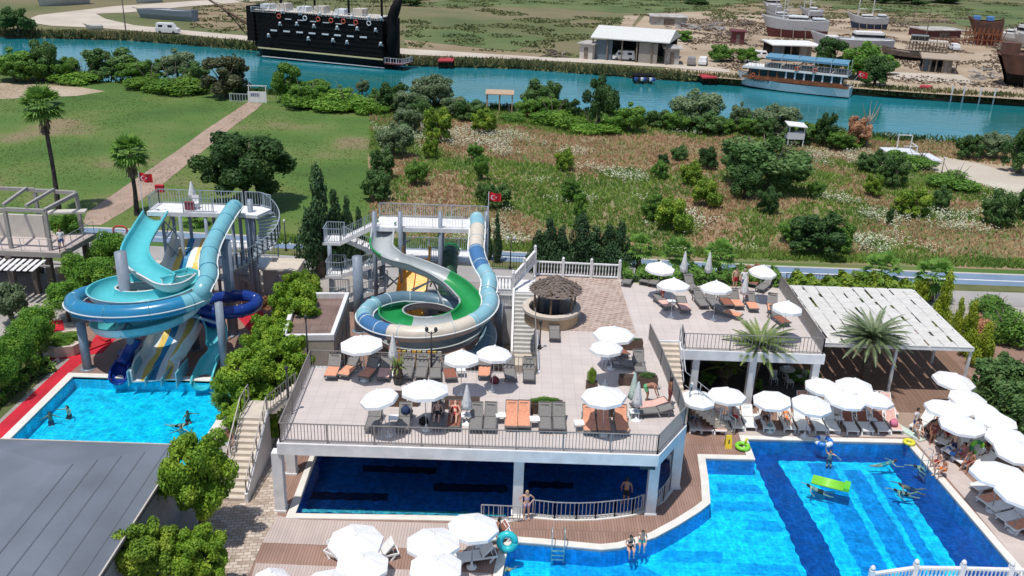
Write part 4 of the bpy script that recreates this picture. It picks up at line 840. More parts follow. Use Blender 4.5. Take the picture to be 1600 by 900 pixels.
row([(1195, 218, 40, 34, 'oliveb'), (1245, 230, 50, 30, 'oliveb'), (1315, 238, 50, 34, 'green'), (1405, 262, 46, 26, 'green'), (1214, 214, 84, 50, 'olive'), (1292, 232, 44, 58, 'dark'), (1342, 232, 46, 48, 'dry'), (1262, 226, 60, 34, 'green'), (1378, 262, 40, 26, 'dark')], 'on riverbank beside small white hut', 'bushes along the near riverbank')
row([(1520, 252, 52, 42, 'dark'), (1555, 252, 60, 46, 'olive'), (1602, 276, 70, 72, 'dark')], 'beyond sandy path at right edge', 'bushes along the near riverbank')
row([(637, 212, 52, 48, 'olive'), (612, 250, 66, 60, 'olive'), (596, 282, 44, 48, 'oliveb'), (586, 318, 56, 48, 'oliveb'), (625, 232, 44, 36, 'oliveb'), (655, 196, 50, 40, 'oliveb')], 'in the line between lawn and wild field', 'bushes dividing lawn and field')
row([(648, 293, 42, 44, 'green'), (682, 225, 52, 56, 'yellow'), (672, 250, 30, 34, 'yellow'), (755, 212, 46, 40, 'yellow'), (742, 252, 30, 30, 'green'), (752, 285, 30, 46, 'green'), (752, 318, 24, 30, 'oliveb'), (776, 330, 50, 40, 'oliveb')], 'among white flowers in field centre left', 'fruit bushes in the wild field')
row([(882, 269, 36, 40, 'yellow'), (893, 320, 40, 36, 'green'), (905, 346, 28, 42, 'green'), (1032, 284, 32, 30, 'green'), (1037, 258, 20, 18, 'dark'), (1056, 368, 66, 64, 'yellow'), (1022, 350, 44, 42, 'green')], 'in brown middle of wild field', 'fruit bushes in the wild field', 'round')
row([(1080, 292, 42, 44, 'yellow'), (1107, 268, 34, 40, 'dark'), (1062, 252, 34, 26, 'oliveb'), (1108, 328, 54, 52, 'yellow'), (1166, 314, 56, 56, 'dark'), (1202, 338, 42, 46, 'dark')], 'left of the large feathery shrub', 'fruit bushes in the wild field', 'round')
row([(1365, 310, 34, 36, 'yellow'), (1358, 272, 42, 30, 'oliveb'), (1398, 297, 50, 54, 'oliveb'), (1430, 344, 62, 46, 'yellow'), (1472, 334, 34, 44, 'oliveb'), (1390, 353, 14, 30, 'dark'), (1566, 358, 62, 56, 'oliveb'), (1605, 345, 50, 48, 'dark'), (1275, 312, 30, 30, 'green')], 'in right half of wild field', 'fruit bushes in the wild field')
plant(1210, 312, 178, 92, 'fluffy', 'oliveb', 'large feathery dull green shrub mass in right centre of field', 'shrub', None, 'shrub', seed=2, wide=120)
plant(1285, 408, 112, 70, 'fluffy', 'dark', 'large dark green shrub near cycle track with pale shoots', 'shrub', None, 'shrub', seed=4)
plant(1240, 385, 50, 44, 'fluffy', 'green', 'green shrub on left flank of the large dark shrub', 'shrub', None, 'shrub', seed=5)
plant(1310, 400, 60, 50, 'fluffy', 'green', 'green shrub on right flank of the large dark shrub', 'shrub', None, 'shrub', seed=6)
plant(372, 338, 168, 118, 'big', 'dark', 'big round dark green tree behind the left slide tower', 'tree', None, 'tree', seed=1, lift=8)
for q in ((497, 440, 80, 156), (523, 425, 56, 112), (543, 418, 40, 98), (560, 410, 34, 76)): plant(*q, 'cone', 'cyp', 'tall tapered dark cypress left of zigzag stairs, ' + {497: 'largest and leftmost', 523: 'second from left', 543: 'third from left', 560: 'smallest at right'}[q[0]], 'cypress', 'cypress trees by the right slide tower', 'cypress_tree', seed=q[0])
for k, q in enumerate(((840, 428, 50, 58), (857, 429, 56, 76), (876, 430, 52, 66), (905, 432, 70, 84), (928, 432, 64, 66), (949, 434, 58, 72), (968, 434, 54, 76), (775, 412, 22, 72), (762, 408, 18, 60))): plant(*q, 'cone', 'cyp', ('dark cypress behind white balustrade, '+ORD[k]) if k < 7 else ('dark cypress right of the tall tube slide, '+('right' if k == 7 else 'left')+' one'), 'cypress', 'cypress row behind the balustrade', 'cypress_tree', seed=k)
# trees beside the slide pool and stairs
for k, q in enumerate(((458, 572, 96, 100, 'lime', 'tallest lime tree in clump beside the service building', 20), (420, 600, 96, 84, 'lime', 'lime tree in clump directly below the orange flower shrub', 14), (440, 640, 112, 96, 'lime', 'lime tree in clump touching the terrace corner lamp', 14), (388, 668, 120, 96, 'lime', 'lime green tree leaning over right side of slide pool', 10), (372, 690, 88, 50, 'lime', 'lowest lime tree in clump above the side staircase', 4), (470, 520, 70, 60, 'lime', 'topmost lime tree of clump at the grey roofed building', 30))):
    plant(q[0], q[1], q[2], q[3], 'big', q[4], q[5], 'tree', 'trees between slide pool and terrace', 'tree', lift=q[6], seed=k)
plant(308, 864, 128, 132, 'big', 'lime', 'rounded green tree with bare trunk between grey hall and stairs', 'tree', None, 'tree', lift=26, seed=3)
plant(225, 960, 110, 92, 'big', 'yellow', 'yellowish tree at bottom edge beside grey hall wall', 'tree', None, 'tree', lift=20, seed=5)
plant(312, 960, 104, 84, 'big', 'lime', 'broad lime tree at bottom edge right of yellowish one', 'tree', None, 'tree', lift=20, seed=6)
plant(258, 905, 66, 50, 'big', 'yellow', 'small yellowish tree squeezed against the grey hall wall', 'tree', None, 'tree', lift=14, seed=8)
plant(408, 700, 84, 56, 'big', 'lime', 'lime shrub tree between stairs landing and terrace corner', 'tree', None, 'tree', seed=2, lift=2)
plant(355, 655, 60, 30, 'dense', 'green', 'green shrub at corner where slide pool meets stairs', 'shrub', None, 'shrub', seed=1)
# left garden
for k, q in enumerate(((172, 445, 62, 66, 12), (130, 478, 78, 56, 14), (100, 510, 66, 50, 14), (55, 570, 62, 62, 10), (25, 600, 66, 66, 10), (-8, 632, 60, 70, 10), (52, 545, 70, 50, 8))):
    plant(q[0], q[1], q[2], q[3], 'dense', 'hedge', ['clipped round green tree nearest the pavilion', 'clipped round green tree left of turquoise spiral', 'clipped round green tree in raised planter by red carpet', 'clipped round tree beside red carpet, rear one', 'clipped round tree beside red carpet, middle one', 'clipped round tree at left edge beside red carpet', 'clipped round tree behind the red carpet lawn'][k], 'tree', 'clipped round trees in left garden', 'tree', lift=q[4], seed=k)
plant(12, 515, 66, 62, 'fluffy', 'olive', 'grey olive tree at left edge below the pavilion', 'olive tree', None, 'olive_tree', lift=8, seed=2)
plant(98, 385, 60, 46, 'dense', 'hedge', 'green hedge bush behind the pavilion bench', 'bush', None, 'bush', seed=2, z=2.4)
pb = T('planter', 'low octagonal cream planter under clipped tree beside red carpet', 'planter', W(103, 545, 0))
MB().lathe([(1.45, 0), (1.5, .75), (1.3, .75), (1.3, .6), (.02, .6)], 8, cap=False).build('planter_wall', M['stone'], pb, local=True)
o = bpy.data.objects.new('ground_cover', CM['flat', 1]); COL.objects.link(o); o.parent = pb; o.scale = (1.3, 1.3, .4); o.location = (0, 0, .55); tag(o, kind='stuff')
def hedge(lab, a, b, wd, h, col, z=0., name='hedge', n=None, leaf=.16, cat='hedge', sd=0):
    a = V3(a); b = V3(b); L_ = (b-a).length; n = n or int(L_*wd*h*260/wd**.3); rg = np.random.default_rng(sd); d = np.array((b-a).normalized()); sd_ = np.array([-d[1], d[0], 0])
    t = rg.uniform(0, L_, n); u = rg.uniform(-1, 1, n); zz = rg.uniform(0, 1, n)
    face = rg.integers(0, 3, n); u = np.where(face == 0, np.sign(u)*(.85+.15*np.abs(u)), u); zz = np.where(face > 0, .82+.25*zz, zz)
    bump = .12*np.sin(t*2.1+sd)+.1*np.sin(t*5.3); P = np.array(a)*[1, 1, 0]+np.outer(t, d)+np.outer(u*wd/2*(1+bump), sd_); P[:, 2] = z+zz*h*(1+bump)
    Nn = np.tile([0, 0, 1.], (n, 1))*zz[:, None]+np.outer(u, sd_); v, f = leaf_quads(P, Nn, leaf, rg)
    g = MB().bar((0, 0, h*.42), tuple(b-a)[:2]+(h*.42,), wd*.8, h*.8); root = T(name, lab, cat, (a.x, a.y, z)); o_ = bpy.data.objects.new('foliage', np_mesh('foliage', v-np.array([a.x, a.y, z]), f, LM[col])); COL.objects.link(o_); o_.parent = root
    g.build('woody_core', plain('hedge_core', (.02, .03, .012), .9), root, local=True); return root
hedge('clipped green hedge along the lawn strip beside red carpet', W(70, 572, 0), W(-25, 650, 0), .8, .6, 'hedge', sd=1)
hedge('low hedge bed by the small white kerb left of carpet', W(80, 575, 0), W(20, 600, 0), 1.2, .4, 'green', sd=2)
hedge('green hedge along back edge of upper right terrace', W(972, 436, 4), W(1212, 443, 4), 1.6, 1.6, 'green', z=3.2, sd=3)
hedge('leafy green strip below the cycle track fence', W(1215, 452, 2), W(1420, 458, 2), 1.8, 2.6, 'yellow', z=.1, sd=4, leaf=.22)
hedge('dark green hedge behind parasols at right side', (31.6, 42, 0), (31.2, 53, 0), 3.2, 2.4, 'oliveb', sd=5, leaf=.22)
hedge('dark green hedge continuing along right pool side', (32.2, 30, 0), (31.8, 41.5, 0), 3.0, 2.2, 'dark', sd=6, leaf=.22)
for k, q in enumerate(((1470, 530, 44, 92), (1492, 545, 34, 70), (1512, 560, 46, 78), (1536, 580, 46, 66), (1440, 478, 30, 44))): plant(*q, 'cone' if k < 4 else 'round', 'thuja', 'golden green cypress by right side of pergola, '+['second from left', 'third from left', 'fourth from left', 'rightmost', 'leftmost and smallest'][k], 'cypress', 'golden cypresses beside the pergola', 'cypress_tree', seed=k)
plant(1580, 545, 90, 70, 'flat', 'green', 'leafy green shrub beside dry grass heap at right edge', 'shrub', None, 'shrub', seed=2)
plant(1560, 500, 70, 40, 'flat', 'green', 'leafy green shrub behind dry grass heap below the road', 'shrub', None, 'shrub', seed=3)
plant(1538, 535, 56, 56, 'flat', 'dry', 'heap of dry brown cuttings beside golden cypresses', 'heap', None, 'brushwood_heap', seed=1)
plant(1575, 600, 60, 40, 'fluffy', 'oliveb', 'dull green shrub behind the hedge at right edge', 'shrub', None, 'shrub', seed=7)
plant(1175, 443, 46, 28, 'fluffy', 'dry', 'orange flowering shrub behind upper terrace hedge', 'shrub', None, 'shrub', seed=4)
plant(1348, 470, 70, 40, 'fluffy', 'yellow', 'yellow green shrub under the palms by cycle track', 'shrub', None, 'shrub', seed=5)
plant(420, 500, 30, 26, 'fluffy', 'dry', 'red orange flowering shrub above the lime trees', 'shrub', None, 'shrub', seed=9, lift=10)
# palms
def frond(g, a, L_, e0, droop, wl=.5, n=9, leaf=.06, flat=False):
    ca, sa = math.cos(a), math.sin(a); d = Vector((ca, sa, 0)); s = Vector((-sa, ca, 0)); P = []
    for k in range(n+1):
        t = k/n; P.append(d*(L_*t*math.cos(e0*(1-t*.4)))+Vector((0, 0, L_*(math.sin(e0)*t-droop*t*t))))
    for k in range(1, n+1):
        t = k/n; w_ = wl*(math.sin(PI*min(1, t*.9+.08))**.6); p = P[k]; t_ = (P[k]-P[k-1]).normalized(); 
        for sg_ in (-1, 1):
            e = p+s*sg_*w_*.85+t_*w_*.5-Vector((0, 0, w_*.35)); g.q(p-t_*leaf, p+t_*leaf, e+t_*leaf*.3)
            e = P[k].lerp(P[k-1], .5)+s*sg_*w_*.8+t_*w_*.5-Vector((0, 0, w_*.45)); m_ = P[k].lerp(P[k-1], .5); g.q(m_-t_*leaf, m_+t_*leaf, e+t_*leaf*.3)
        g.q(P[k-1]-s*.03, P[k-1]+s*.03, p+s*.025, p-s*.025)
def feather_palm(lab, loc, h, L_, seed, m, nf=44, m2=None, lean=0):
    rg = random.Random(seed); root = T('palm_tree', lab, 'palm', loc); 
    MB().tube([(0, 0, -.2), (lean*.3, 0, h*.5), (lean, 0, h)], [.34, .3, .34], 10).lathe([(.34, -.7), (.55, -.3), (.42, .1), (.1, .3)], 10, (lean, 0, h)).build('trunk', mat('palm_bark', (.10, .075, .055), .95, var=.4, scale=5, bump=1, bscale=12, dist=.1), root, local=True)
    g = MB()
    for k in range(nf): t = k/nf; frond(g, k*2.4+rg.random()*.3, L_*rg.uniform(.85, 1.1), R(80-52*t+rg.uniform(-8, 8)), .3+.36*t, .3*(L_/3)**.5, 20, .035)
    g.v = [(x+lean, y, z+h) for x, y, z in g.v]; g.build('fronds', m, root, local=True)
    if m2:
        g = MB()
        for k in range(9): a = k*.7; g.tube([(lean, 0, h+.1), (lean+.5*math.cos(a), .5*math.sin(a), h+.3), (lean+.8*math.cos(a), .8*math.sin(a), h-.1)], [.04, .09, .03], 5)
        g.build('fruit_stalks', m2, root, local=True)
    return root
def fan_palm(lab, loc, h, r, seed, skirt=True, n=34):
    rg = random.Random(seed); root = T('palm_tree', lab, 'palm', loc); g = MB()
    g.tube([(0, 0, -.2), (.1, 0, h*.4), (0, 0, h*.93)], [.3, .2, .2], 8); g.build('trunk', mat('dark_palm_bark', (.07, .055, .05), .95, var=.4, scale=3, bump=1, bscale=9, dist=.1), root, local=True)
    g = MB()
    for k in range(n):
        t = k/n; a = k*2.4+rg.random()*.4; el = R(70-115*t+rg.uniform(-10, 10)); c = Vector((math.cos(a)*math.cos(el), math.sin(a)*math.cos(el), math.sin(el))); P0 = Vector((0, 0, h)); C0 = P0+c*r*.45; s = c.cross(Vector((0, 0, 1))).normalized(); u = s.cross(c)
        g.q(P0-s*.03, P0+s*.03, C0+s*.02, C0-s*.02)
        for j in range(11): b = R(-75+15*j); dd = (c*math.cos(b)+s*math.sin(b)); e = C0+dd*r*.55*rg.uniform(.85, 1.1)-Vector((0, 0, .18*r*rg.random())); q_ = dd.cross(u).normalized()*r*.05; g.q(C0, C0+dd*r*.3+q_, e, C0+dd*r*.3-q_)
    g.build('fronds', LM['green'], root, local=True)
    if skirt:
        g = MB()
        for k in range(60): a = rg.random()*6.28; z0 = h-rg.random()*r*.5; rr = .25+rg.random()*.35; p = Vector((math.cos(a)*.2, math.sin(a)*.2, z0)); e = Vector((math.cos(a)*rr, math.sin(a)*rr, z0-r*rg.uniform(.4, .75))); s = Vector((-math.sin(a), math.cos(a), 0))*.14; g.q(p, e-s, e+s)
        g.build('dry_skirt', mat('dead_fronds', (.17, .13, .09), .95, var=.35, scale=4), root, local=True)
    return root
pd = mat('date_palm_green', (.24, .30, .15), .5, transl=.2, scale=2, c2=(.11, .16, .07)); py_ = mat('queen_palm_green', (.26, .33, .09), .5, transl=.25, scale=2, c2=(.12, .19, .05))
p = W(1347, 609, 0); feather_palm('large grey green date palm with orange fruit stalks before the pergola', p, ZT(p, 534), 2.65, 1, pd, 84, mat('orange_fruit', (.5, .2, .03), .6))
p = W(1166, 628, 0); feather_palm('feathery yellow green palm leaning beside the terrace stairs', p, ZT(p, 548), 2.5, 2, py_, 60, None, .35)
feather_palm('small palm crown under the terrace between the pillars', W(1130, 600, 0), 1.1, 1.6, 5, py_, 18)
for lab, px, by, tp, r, sk in (('tall fan palm with shaggy skirt on left lawn', 92, 330, 165, 2.3, True), ('fan palm beside brick path with red flag', 214, 336, 238, 2.1, True)): p = W(px, by, 0); fan_palm(lab, p, ZT((p.x, p.y), tp), r, px, sk, 44)
for k, (px, by, w_) in enumerate(((995, 425, 26), (1055, 432, 28), (1120, 436, 28), (1370, 462, 34), (1452, 470, 34))): p = W(px, by, 0); fan_palm('small fan palm behind the upper terrace, '+['leftmost', 'second from left', 'third from left', 'fourth from left', 'rightmost by the golden cypress'][k], p, 2.2, w_/SCL(p)*1.1, k, k > 2, 22)
p = W(305, 352, 0); fan_palm('tiny palm on lawn seen under the slide tower', p, .9, 1.5, 9, False, 20)
for lab, px, by, zz in (('potted spiky palm between loungers on the terrace', 622, 600, 4.0),):
    p = W(px, by, zz); r_ = feather_palm(lab, p, .9, 1.1, 3, py_, 16); r_.scale = (.5, .5, 1); MB().lathe([(.45, -.9), (.6, -.45)], 10, (0, 0, .9)).build('pot', M['dark'], r_, local=True)
# ---------------------------------------------------------------- scattered ground cover
def scatter(name, lab, xr, yr, n, fn, h, wd, m, seed, blades=3, flat=0., cat='grass', z=0.):
    rg = np.random.default_rng(seed); x = rg.uniform(*xr, n); y = rg.uniform(*yr, n); keep = np.array([fn(a, b) for a, b in zip(x, y)]) > rg.uniform(0, 1, n); x = x[keep]; y = y[keep]; n = len(x)
    if n == 0: return
    V = []
    for k in range(blades):
        a = rg.uniform(0, 6.28, n); hh = h*rg.uniform(.5, 1.4, n); w_ = wd*rg.uniform(.6, 1.3, n); dx, dy = np.cos(a)*w_, np.sin(a)*w_; lx, ly = rg.normal(0, .4, n)*hh, rg.normal(0, .4, n)*hh; ox, oy = rg.normal(0, wd, n), rg.normal(0, wd, n)
        if flat: V.append(np.stack([np.stack([x+ox-dx, y+oy-dy, hh], 1), np.stack([x+ox+dy, y+oy-dx, hh*1.03], 1), np.stack([x+ox+dx, y+oy+dy, hh], 1), np.stack([x+ox-dy, y+oy+dx, hh*.97], 1)], 1))
        else: V.append(np.stack([np.stack([x+ox-dx, y+oy-dy, 0*x], 1), np.stack([x+ox+dx, y+oy+dy, 0*x], 1), np.stack([x+ox+lx+dx*.4, y+oy+ly+dy*.4, hh], 1), np.stack([x+ox+lx-dx*.4, y+oy+ly-dy*.4, hh*.9], 1)], 1))
    v = np.concatenate(V).reshape(-1, 3)+np.array([0, 0, z]); o = bpy.data.objects.new(name, np_mesh(name, v, np.arange(len(v)), m)); COL.objects.link(o); tag(o, lab, cat, kind='stuff'); return o
nz = lambda x, y, s, o_=0: noise.noise(Vector((x*s+o_, y*s, o_*1.7)))
def wl(x, y):
    px, py = PX((x, y, 0)); return px > 578 and y < yN(x)-2 and y > 79 and not (px > 1440 and 243+(px-1440)*.13 < py < 264+(px-1440)*.27)
GR = lambda x, y: (nz(x, y, .055)+.5*nz(x, y, .19, 3)+.1*(PX((x, y, 0))[1] > 330))
def inw(f): return lambda x, y: (f(x, y) if wl(x, y) else 0)
def flw(x, y):
    px, py = PX((x, y, 0)); b = nz(x, y, .07, 9)+.6*nz(x, y, .23, 5)
    k = (py > 330 and px > 1050)*.16+(px > 1330 and py > 335)*.25+(640 < px < 800 and py < 260)*.3
    return min(1., max(0, (b+k-.30)*4.5))
mb_ = mat('dry_brown_grass', (.60, .41, .24), .95, scale=.15, coord='World', detail=6, c2=(.48, .30, .175), transl=.4); mg_ = mat('tall_green_grass', (.28, .40, .08), .9, scale=.2, coord='World', detail=6, c2=(.15, .27, .05), transl=.45); mf_ = mat('white_flower_heads', (.58, .60, .45), .9, scale=.4, coord='World', var=.2, transl=.2)
BX = (-22, 66)
scatter('dry_grass', 'dry brown grass covering the wild field', BX, (78, 150), 60000, inw(lambda x, y: min(1, max(0.05, .85-GR(x, y)*4))), .26, .075, mb_, 1)
scatter('green_weeds', 'tall green weeds in patches of the wild field', BX, (78, 150), 60000, inw(lambda x, y: min(1, max(.07, .3+GR(x, y)*4))), .34, .085, mg_, 2)
scatter('white_wildflowers', 'white wildflowers in drifts across the wild field', BX, (78, 150), 75000, inw(flw), .62, .07, mf_, 3, 3, 1, 'flowers')
scatter('green_weeds', 'weeds along the verge beside the cycle track', (-22, 60), (76.5, 80), 9000, lambda x, y: 1 if y > 77.9+.0*x else 0, .35, .07, mg_, 4)
scatter('dry_grass', 'scattered taller grass on the mown lawn', (-95, -8), (83, 160), 40000, lambda x, y: (1 if PX((x, y, 0))[0] < 590 and y < yN(x)-2 and nz(x, y, .09, 2) > 0 else .25), .07, .05, mat('lawn_blades', (.13, .20, .04), .9, scale=.3, coord='World', c2=(.21, .21, .08), transl=.4), 5, 2)
def nb(x, y, a, b): d = y-yN(x); return 1 if a < d < b else 0
scatter('reeds', 'green reeds and brambles fringing the near riverbank', (-130, 75), (118, 172), 150000, lambda x, y: nb(x, y, -3.2, -.1)*(.6 if nz(x, y, .12) > -.1 else .12), .9, .13, mat('reed_green', (.09, .16, .03), .9, scale=.3, coord='World', c2=(.035, .08, .018), transl=.2), 6, 3, 0, 'reeds', -.4)
scatter('bank_scrub', 'scrub and reeds fringing the far riverbank', (-130, 110), (150, 232), 160000, lambda x, y: (1 if -.9 < y-yF(x) < 2.6 else 0)*(.85 if nz(x, y, .07, 4) > -.12 else .5), 1.2, .2, mat('scrub_green', (.22, .20, .09), .95, scale=.12, coord='World', c2=(.09, .12, .04), transl=.25), 7, 3, 0, 'scrub', -.9)
scatter('bank_scrub', 'dry weeds dotted over the far plain', (-140, 240), (200, 440), 110000, lambda x, y: (1 if nz(x, y, .03, 6) > -.1 and nz(x, y, .12, 7) > 0 else 0) if y > yF(x)+14 and not (970 < PX((x, y, 0))[0] and PX((x, y, 0))[1] > 30) and not (PX((x, y, 0))[0] < 300) else 0, .3, .35, mat('far_weeds', (.16, .17, .07), .95, scale=.05, coord='World', c2=(.11, .14, .05)), 8, 2)
def mound(px, py, w_, h_, lab, col='ivy', sd=0): return plant(px, py, w_, h_, 'flat', col, lab, 'shrub', 'bright bramble mounds on the riverbank', 'bramble_mound', seed=sd)
for k, q in enumerate(((120, 132, 90, 24, 'low bright bramble mound between the left bank bushes'), (225, 140, 90, 28, 'bright bramble mound in front of the grey olive bush'), (262, 150, 110, 34, 'largest bright bramble mound left of dark round bush'), (470, 172, 100, 34, 'bright bramble mound under green bush right of gate'), (535, 178, 110, 36, 'bright bramble mound at centre of river bank lawn edge'), (580, 180, 60, 26, 'bramble mound beside the dark riverside bush'), (865, 200, 100, 34, 'bramble mound right of the wooden gazebo'), (930, 212, 80, 24, 'low bramble mound under the tall dark bush'), (1330, 232, 80, 28, 'bramble mound below the russet dry bush'), (1440, 268, 70, 30, 'dull bramble mound at start of sandy path'), (1500, 300, 90, 34, 'dull bramble mound along front of sandy path'), (800, 192, 50, 22, 'small bramble mound touching the gazebo'))): mound(*q, col='ivy' if k < 9 else 'green', sd=k)
scatter('yard_debris', 'planks scraps and debris strewn over the boatyard sand', (40, 190), (170, 330), 26000, lambda x, y: (lambda q: (1 if q[0] > 975 and 28 < q[1] < 112+(q[0]-1100)*.06 and y > yF(x)+9 and nz(x, y, .09, 8) > .02 else 0))(PX((x, y, 0))), .25, .35, mat('debris', (.30, .23, .17), .9, scale=.8, coord='World', c2=(.10, .07, .05)), 9, 2, 0, 'debris', .04)
# grassy far hedge rows and distant trees
for k, q in enumerate(((20, 52, 60, 45, 'dark'), (640, 10, 40, 14, 'dark'), (1385, 118, 46, 30, 'green'), (1128, 98, 46, 30, 'green'), (1170, 100, 40, 26, 'green'), (1302, 118, 64, 54, 'dark'), (1348, 126, 74, 66, 'green'), (1372, 138, 60, 52, 'dark'), (1070, 66, 34, 16, 'green'), (1430, 8, 60, 14, 'dark'), (1480, 6, 70, 14, 'dark'), (1385, 6, 50, 12, 'dark'), (1090, 8, 40, 10, 'dark'))):
    plant(q[0], q[1], q[2], q[3], 'round', q[4], ['dark tree at left edge across the river', 'distant dark bush right of the pirate ship', 'small umbrella shaped tree on far bank', 'tree on far bank left of tour boat, left one', 'tree on far bank left of tour boat, right one', 'dark tree behind stern of tour boat', 'tallest green tree on far bank behind tour boat', 'dark tree at water edge beside red flag', 'shrub right of the white roofed shed', 'distant dark tree top right, middle one', 'distant dark tree top right, right one', 'distant dark tree top right, left one', 'distant dark tree at top centre right'][k], 'tree', 'trees beyond the river', 'tree', seed=k)
# ================================================================ boats, boatyard and far things
def frame_at(pa, pb, z):
    a = W(*pa, z); b = W(*pb, z); d = b-a; return a, d.length, math.atan2(d.y, d.x)
def hull(root, L_, bm, hb, hm, hs, mats, wl_=.35, draft=.0, full=.55, name='hull', deck=None):
    g = MB(); n = 16; sec = []
    for k in range(n+1):
        t = k/n; w_ = bm/2*min(1, (t/.42+.001)**full)*(1-.22*max(0, (t-.7)/.3)**2); sh = hm+(hb-hm)*max(0, 1-t/.5)**2+(hs-hm)*max(0, (t-.6)/.4)**2
        x = t*L_; rk = (1-t)**3*hb*.45
        sec.append([(x+rk*0, 0, -draft+max(0, .25-t)*0), (x+rk*.9, w_*.55, 0), (x+rk*.6, w_*.86, sh*wl_), (x-rk*.0, w_, sh*.97), (x, w_, sh), (x, w_-.12 if w_ > .2 else w_*.5, sh)])
    m_ = len(sec[0])
    for sg_ in (1, -1):
        i0 = len(g.v)
        for s in sec: g.v += [(x, y*sg_, z) for x, y, z in s]
        for k in range(n):
            for j in range(m_-1):
                a = i0+k*m_+j; f = (a, a+m_, a+m_+1, a+1); g.f.append(f if sg_ < 0 else f[::-1]); g.m.append(0 if j < 2 else (2 if j > 2 else 1))
    e = sec[-1]; g.mi = 1; g.q(*([(e[j][0], e[j][1], e[j][2]) for j in (0, 1, 2, 4)]+[(e[j][0], -e[j][1], e[j][2]) for j in (4, 2, 1)]))
    o = g.build(name, mats, root, local=True); d = MB()
    for k in range(n):
        a, b = sec[k], sec[k+1]; za, zb = a[4][2]*.9, b[4][2]*.9; d.q((a[5][0], -a[5][1], za), (b[5][0], -b[5][1], zb), (b[5][0], b[5][1], zb), (a[5][0], a[5][1], za))
    d.build('deck', deck or mats[2], root, local=True); return sec
blk = plain('black_hull', (.004, .004, .006), .6, spec=.2); blw = plain('black_wood', (.006, .006, .007), .75, var=.3, spec=.15); yl = plain('pale_yellow_stripe', (.62, .55, .3), .5); dkw = plain('bleached_deck', (.55, .5, .44), .8); bone = plain('bone_white', (.62, .64, .68), .6)
rust = mat('rust_brown_hull', (.16, .07, .045), .8, scale=.5, c2=(.09, .045, .035), detail=8); dred = plain('dark_red_paint', (.13, .03, .035), .6, var=.2); wood = mat('weathered_planks', (.24, .19, .15), .85, scale=1.5, c2=(.13, .1, .08)); rwood = mat('varnished_wood', (.26, .09, .035), .45, scale=1.2, c2=(.16, .05, .02)); glass = plain('dark_glass', (.02, .025, .03), .1); wh = M['white']
# -- pirate ship
pa, L_, rz = frame_at((404, 86), (613, 105), -1.3); L_ += 0
ps = T('pirate_ship', 'black multi deck pirate excursion ship moored on far riverbank', 'ship', pa, None, rz)
hull(ps, L_, 7.5, 2.4, 2.2, 2.4, [blk, blk, blk], .2, full=.28, deck=blk)
MB().bar((2.6, -3.8, 2.2), (L_-.1, -3.8, 1.95), .06, .28).build('yellow_stripe', yl, ps, local=True); MB().bar((3.2, -3.45, .45), (L_, -3.35, .3), .06, .16).build('waterline_stripe', wh, ps, local=True)
g = MB(); hu = 9.2
vs = []
for k in range(13):
    t = k/12; x = .3+t*(L_-.4); w_ = 3.74*min(1, (t/.25+.05)**.35); h0 = hu+.5*(1-t)**2; vs += [(x, -w_, 2.1), (x, -w_-.1, h0), (x, w_+.1, h0), (x, w_, 2.1)]
fs = []
for k in range(12):
    for j in range(3): a = k*4+j; fs.append((a, a+4, a+5, a+1))
fs += [(3, 2, 1, 0), (48, 49, 50, 51)]; g.raw(vs, fs).build('upper_hull', blw, ps, local=True)
MB().box(L_/2+.3, 0, hu+.32, L_-3.2, 6.7, .08).build('top_deck', dkw, ps, local=True)
g = MB(); railing(g, [(1.5, -3.7, hu), (L_-1, -3.7, hu)], 1.0, .5, .06, .08, 3); g.build('deck_railing', bone, ps, local=True)
for k in range(9): MB().bar((.9, -3.86, 2.7+k*.85), (L_-.1, -3.86, 2.6+k*.82), .05, .09).build('wale', blk, ps, local=True)
for k in range(6): MB().box(3+k*4.3, .3*(-1)**k, hu+.4, 2.2, 2.6, .9+.4*(k % 2)).build('deck_box', dkw if k % 2 else bone, ps, local=True)
def at_side(px, py): 
    # local x, z on the river side wall of the ship
    best = None
    for i in range(240):
        x = L_*i/240; p = Matrix.Rotation(rz, 3, 'Z')@Vector((x, -3.9, 0))+pa; z = ZT((p.x, p.y), py)
        e = abs(PX((p.x, p.y, z))[0]-px)
        if best is None or e < best[0]: best = (e, x, z-pa.z)
    return best[1], best[2]
def c5(px, py): return 390+px/5.926, py/5.926
for x_, y_, s_ in ((310, 105, 1.2), (468, 120, 1), (650, 128, 1), (805, 145, 1.2), (950, 155, 1), (1103, 165, 1.2), (1245, 170, 1), (283, 218, 1), (437, 218, 1.1), (600, 238, 1), (810, 255, 1.2), (1000, 262, 1), (1168, 275, 1), (543, 355, 1), (772, 370, 1.1), (905, 388, 1), (1215, 405, 1.1), (175, 325, .9)):
    x, z = at_side(*c5(x_, y_)); MB().lathe([(.02, -.42), (.2, -.34), (.24, -.12), (.37, .1), (.35, .33), (.16, .48), (.02, .5)], 9, (0, 0, 0), False).bar((-.6*s_, .05, -.6), (.55*s_, .05, -.2), .1).bar((.6*s_, .05, -.6), (-.55*s_, .05, -.2), .1).build('skull_ornament', bone, ps, True, local=True); sk_ = COL.objects[-1]; sk_.location = (x, -4.0, z); sk_.scale = (.72,)*3
for k, (x_, y_) in enumerate(((275, 150), (515, 168), (637, 178), (757, 190), (872, 198), (987, 208), (1105, 215))):
    x, z = at_side(*c5(x_, y_)); o = MB().tube([(.42*math.cos(a*.5236), 0, .42*math.sin(a*.5236)) for a in range(13)], .1, 6).build('life_ring', plain('orange_ring', (.5, .1, .05), .5) if k not in (1, 6) else bone, ps, True, local=True); o.location = (x, -4.0, z)
for k in range(8): x, z = at_side(*c5(228+k*118, 288+k*9)); MB().box(x, -3.95, z, 1.5, .12, .28).build('gun_port', bone, ps, local=True)
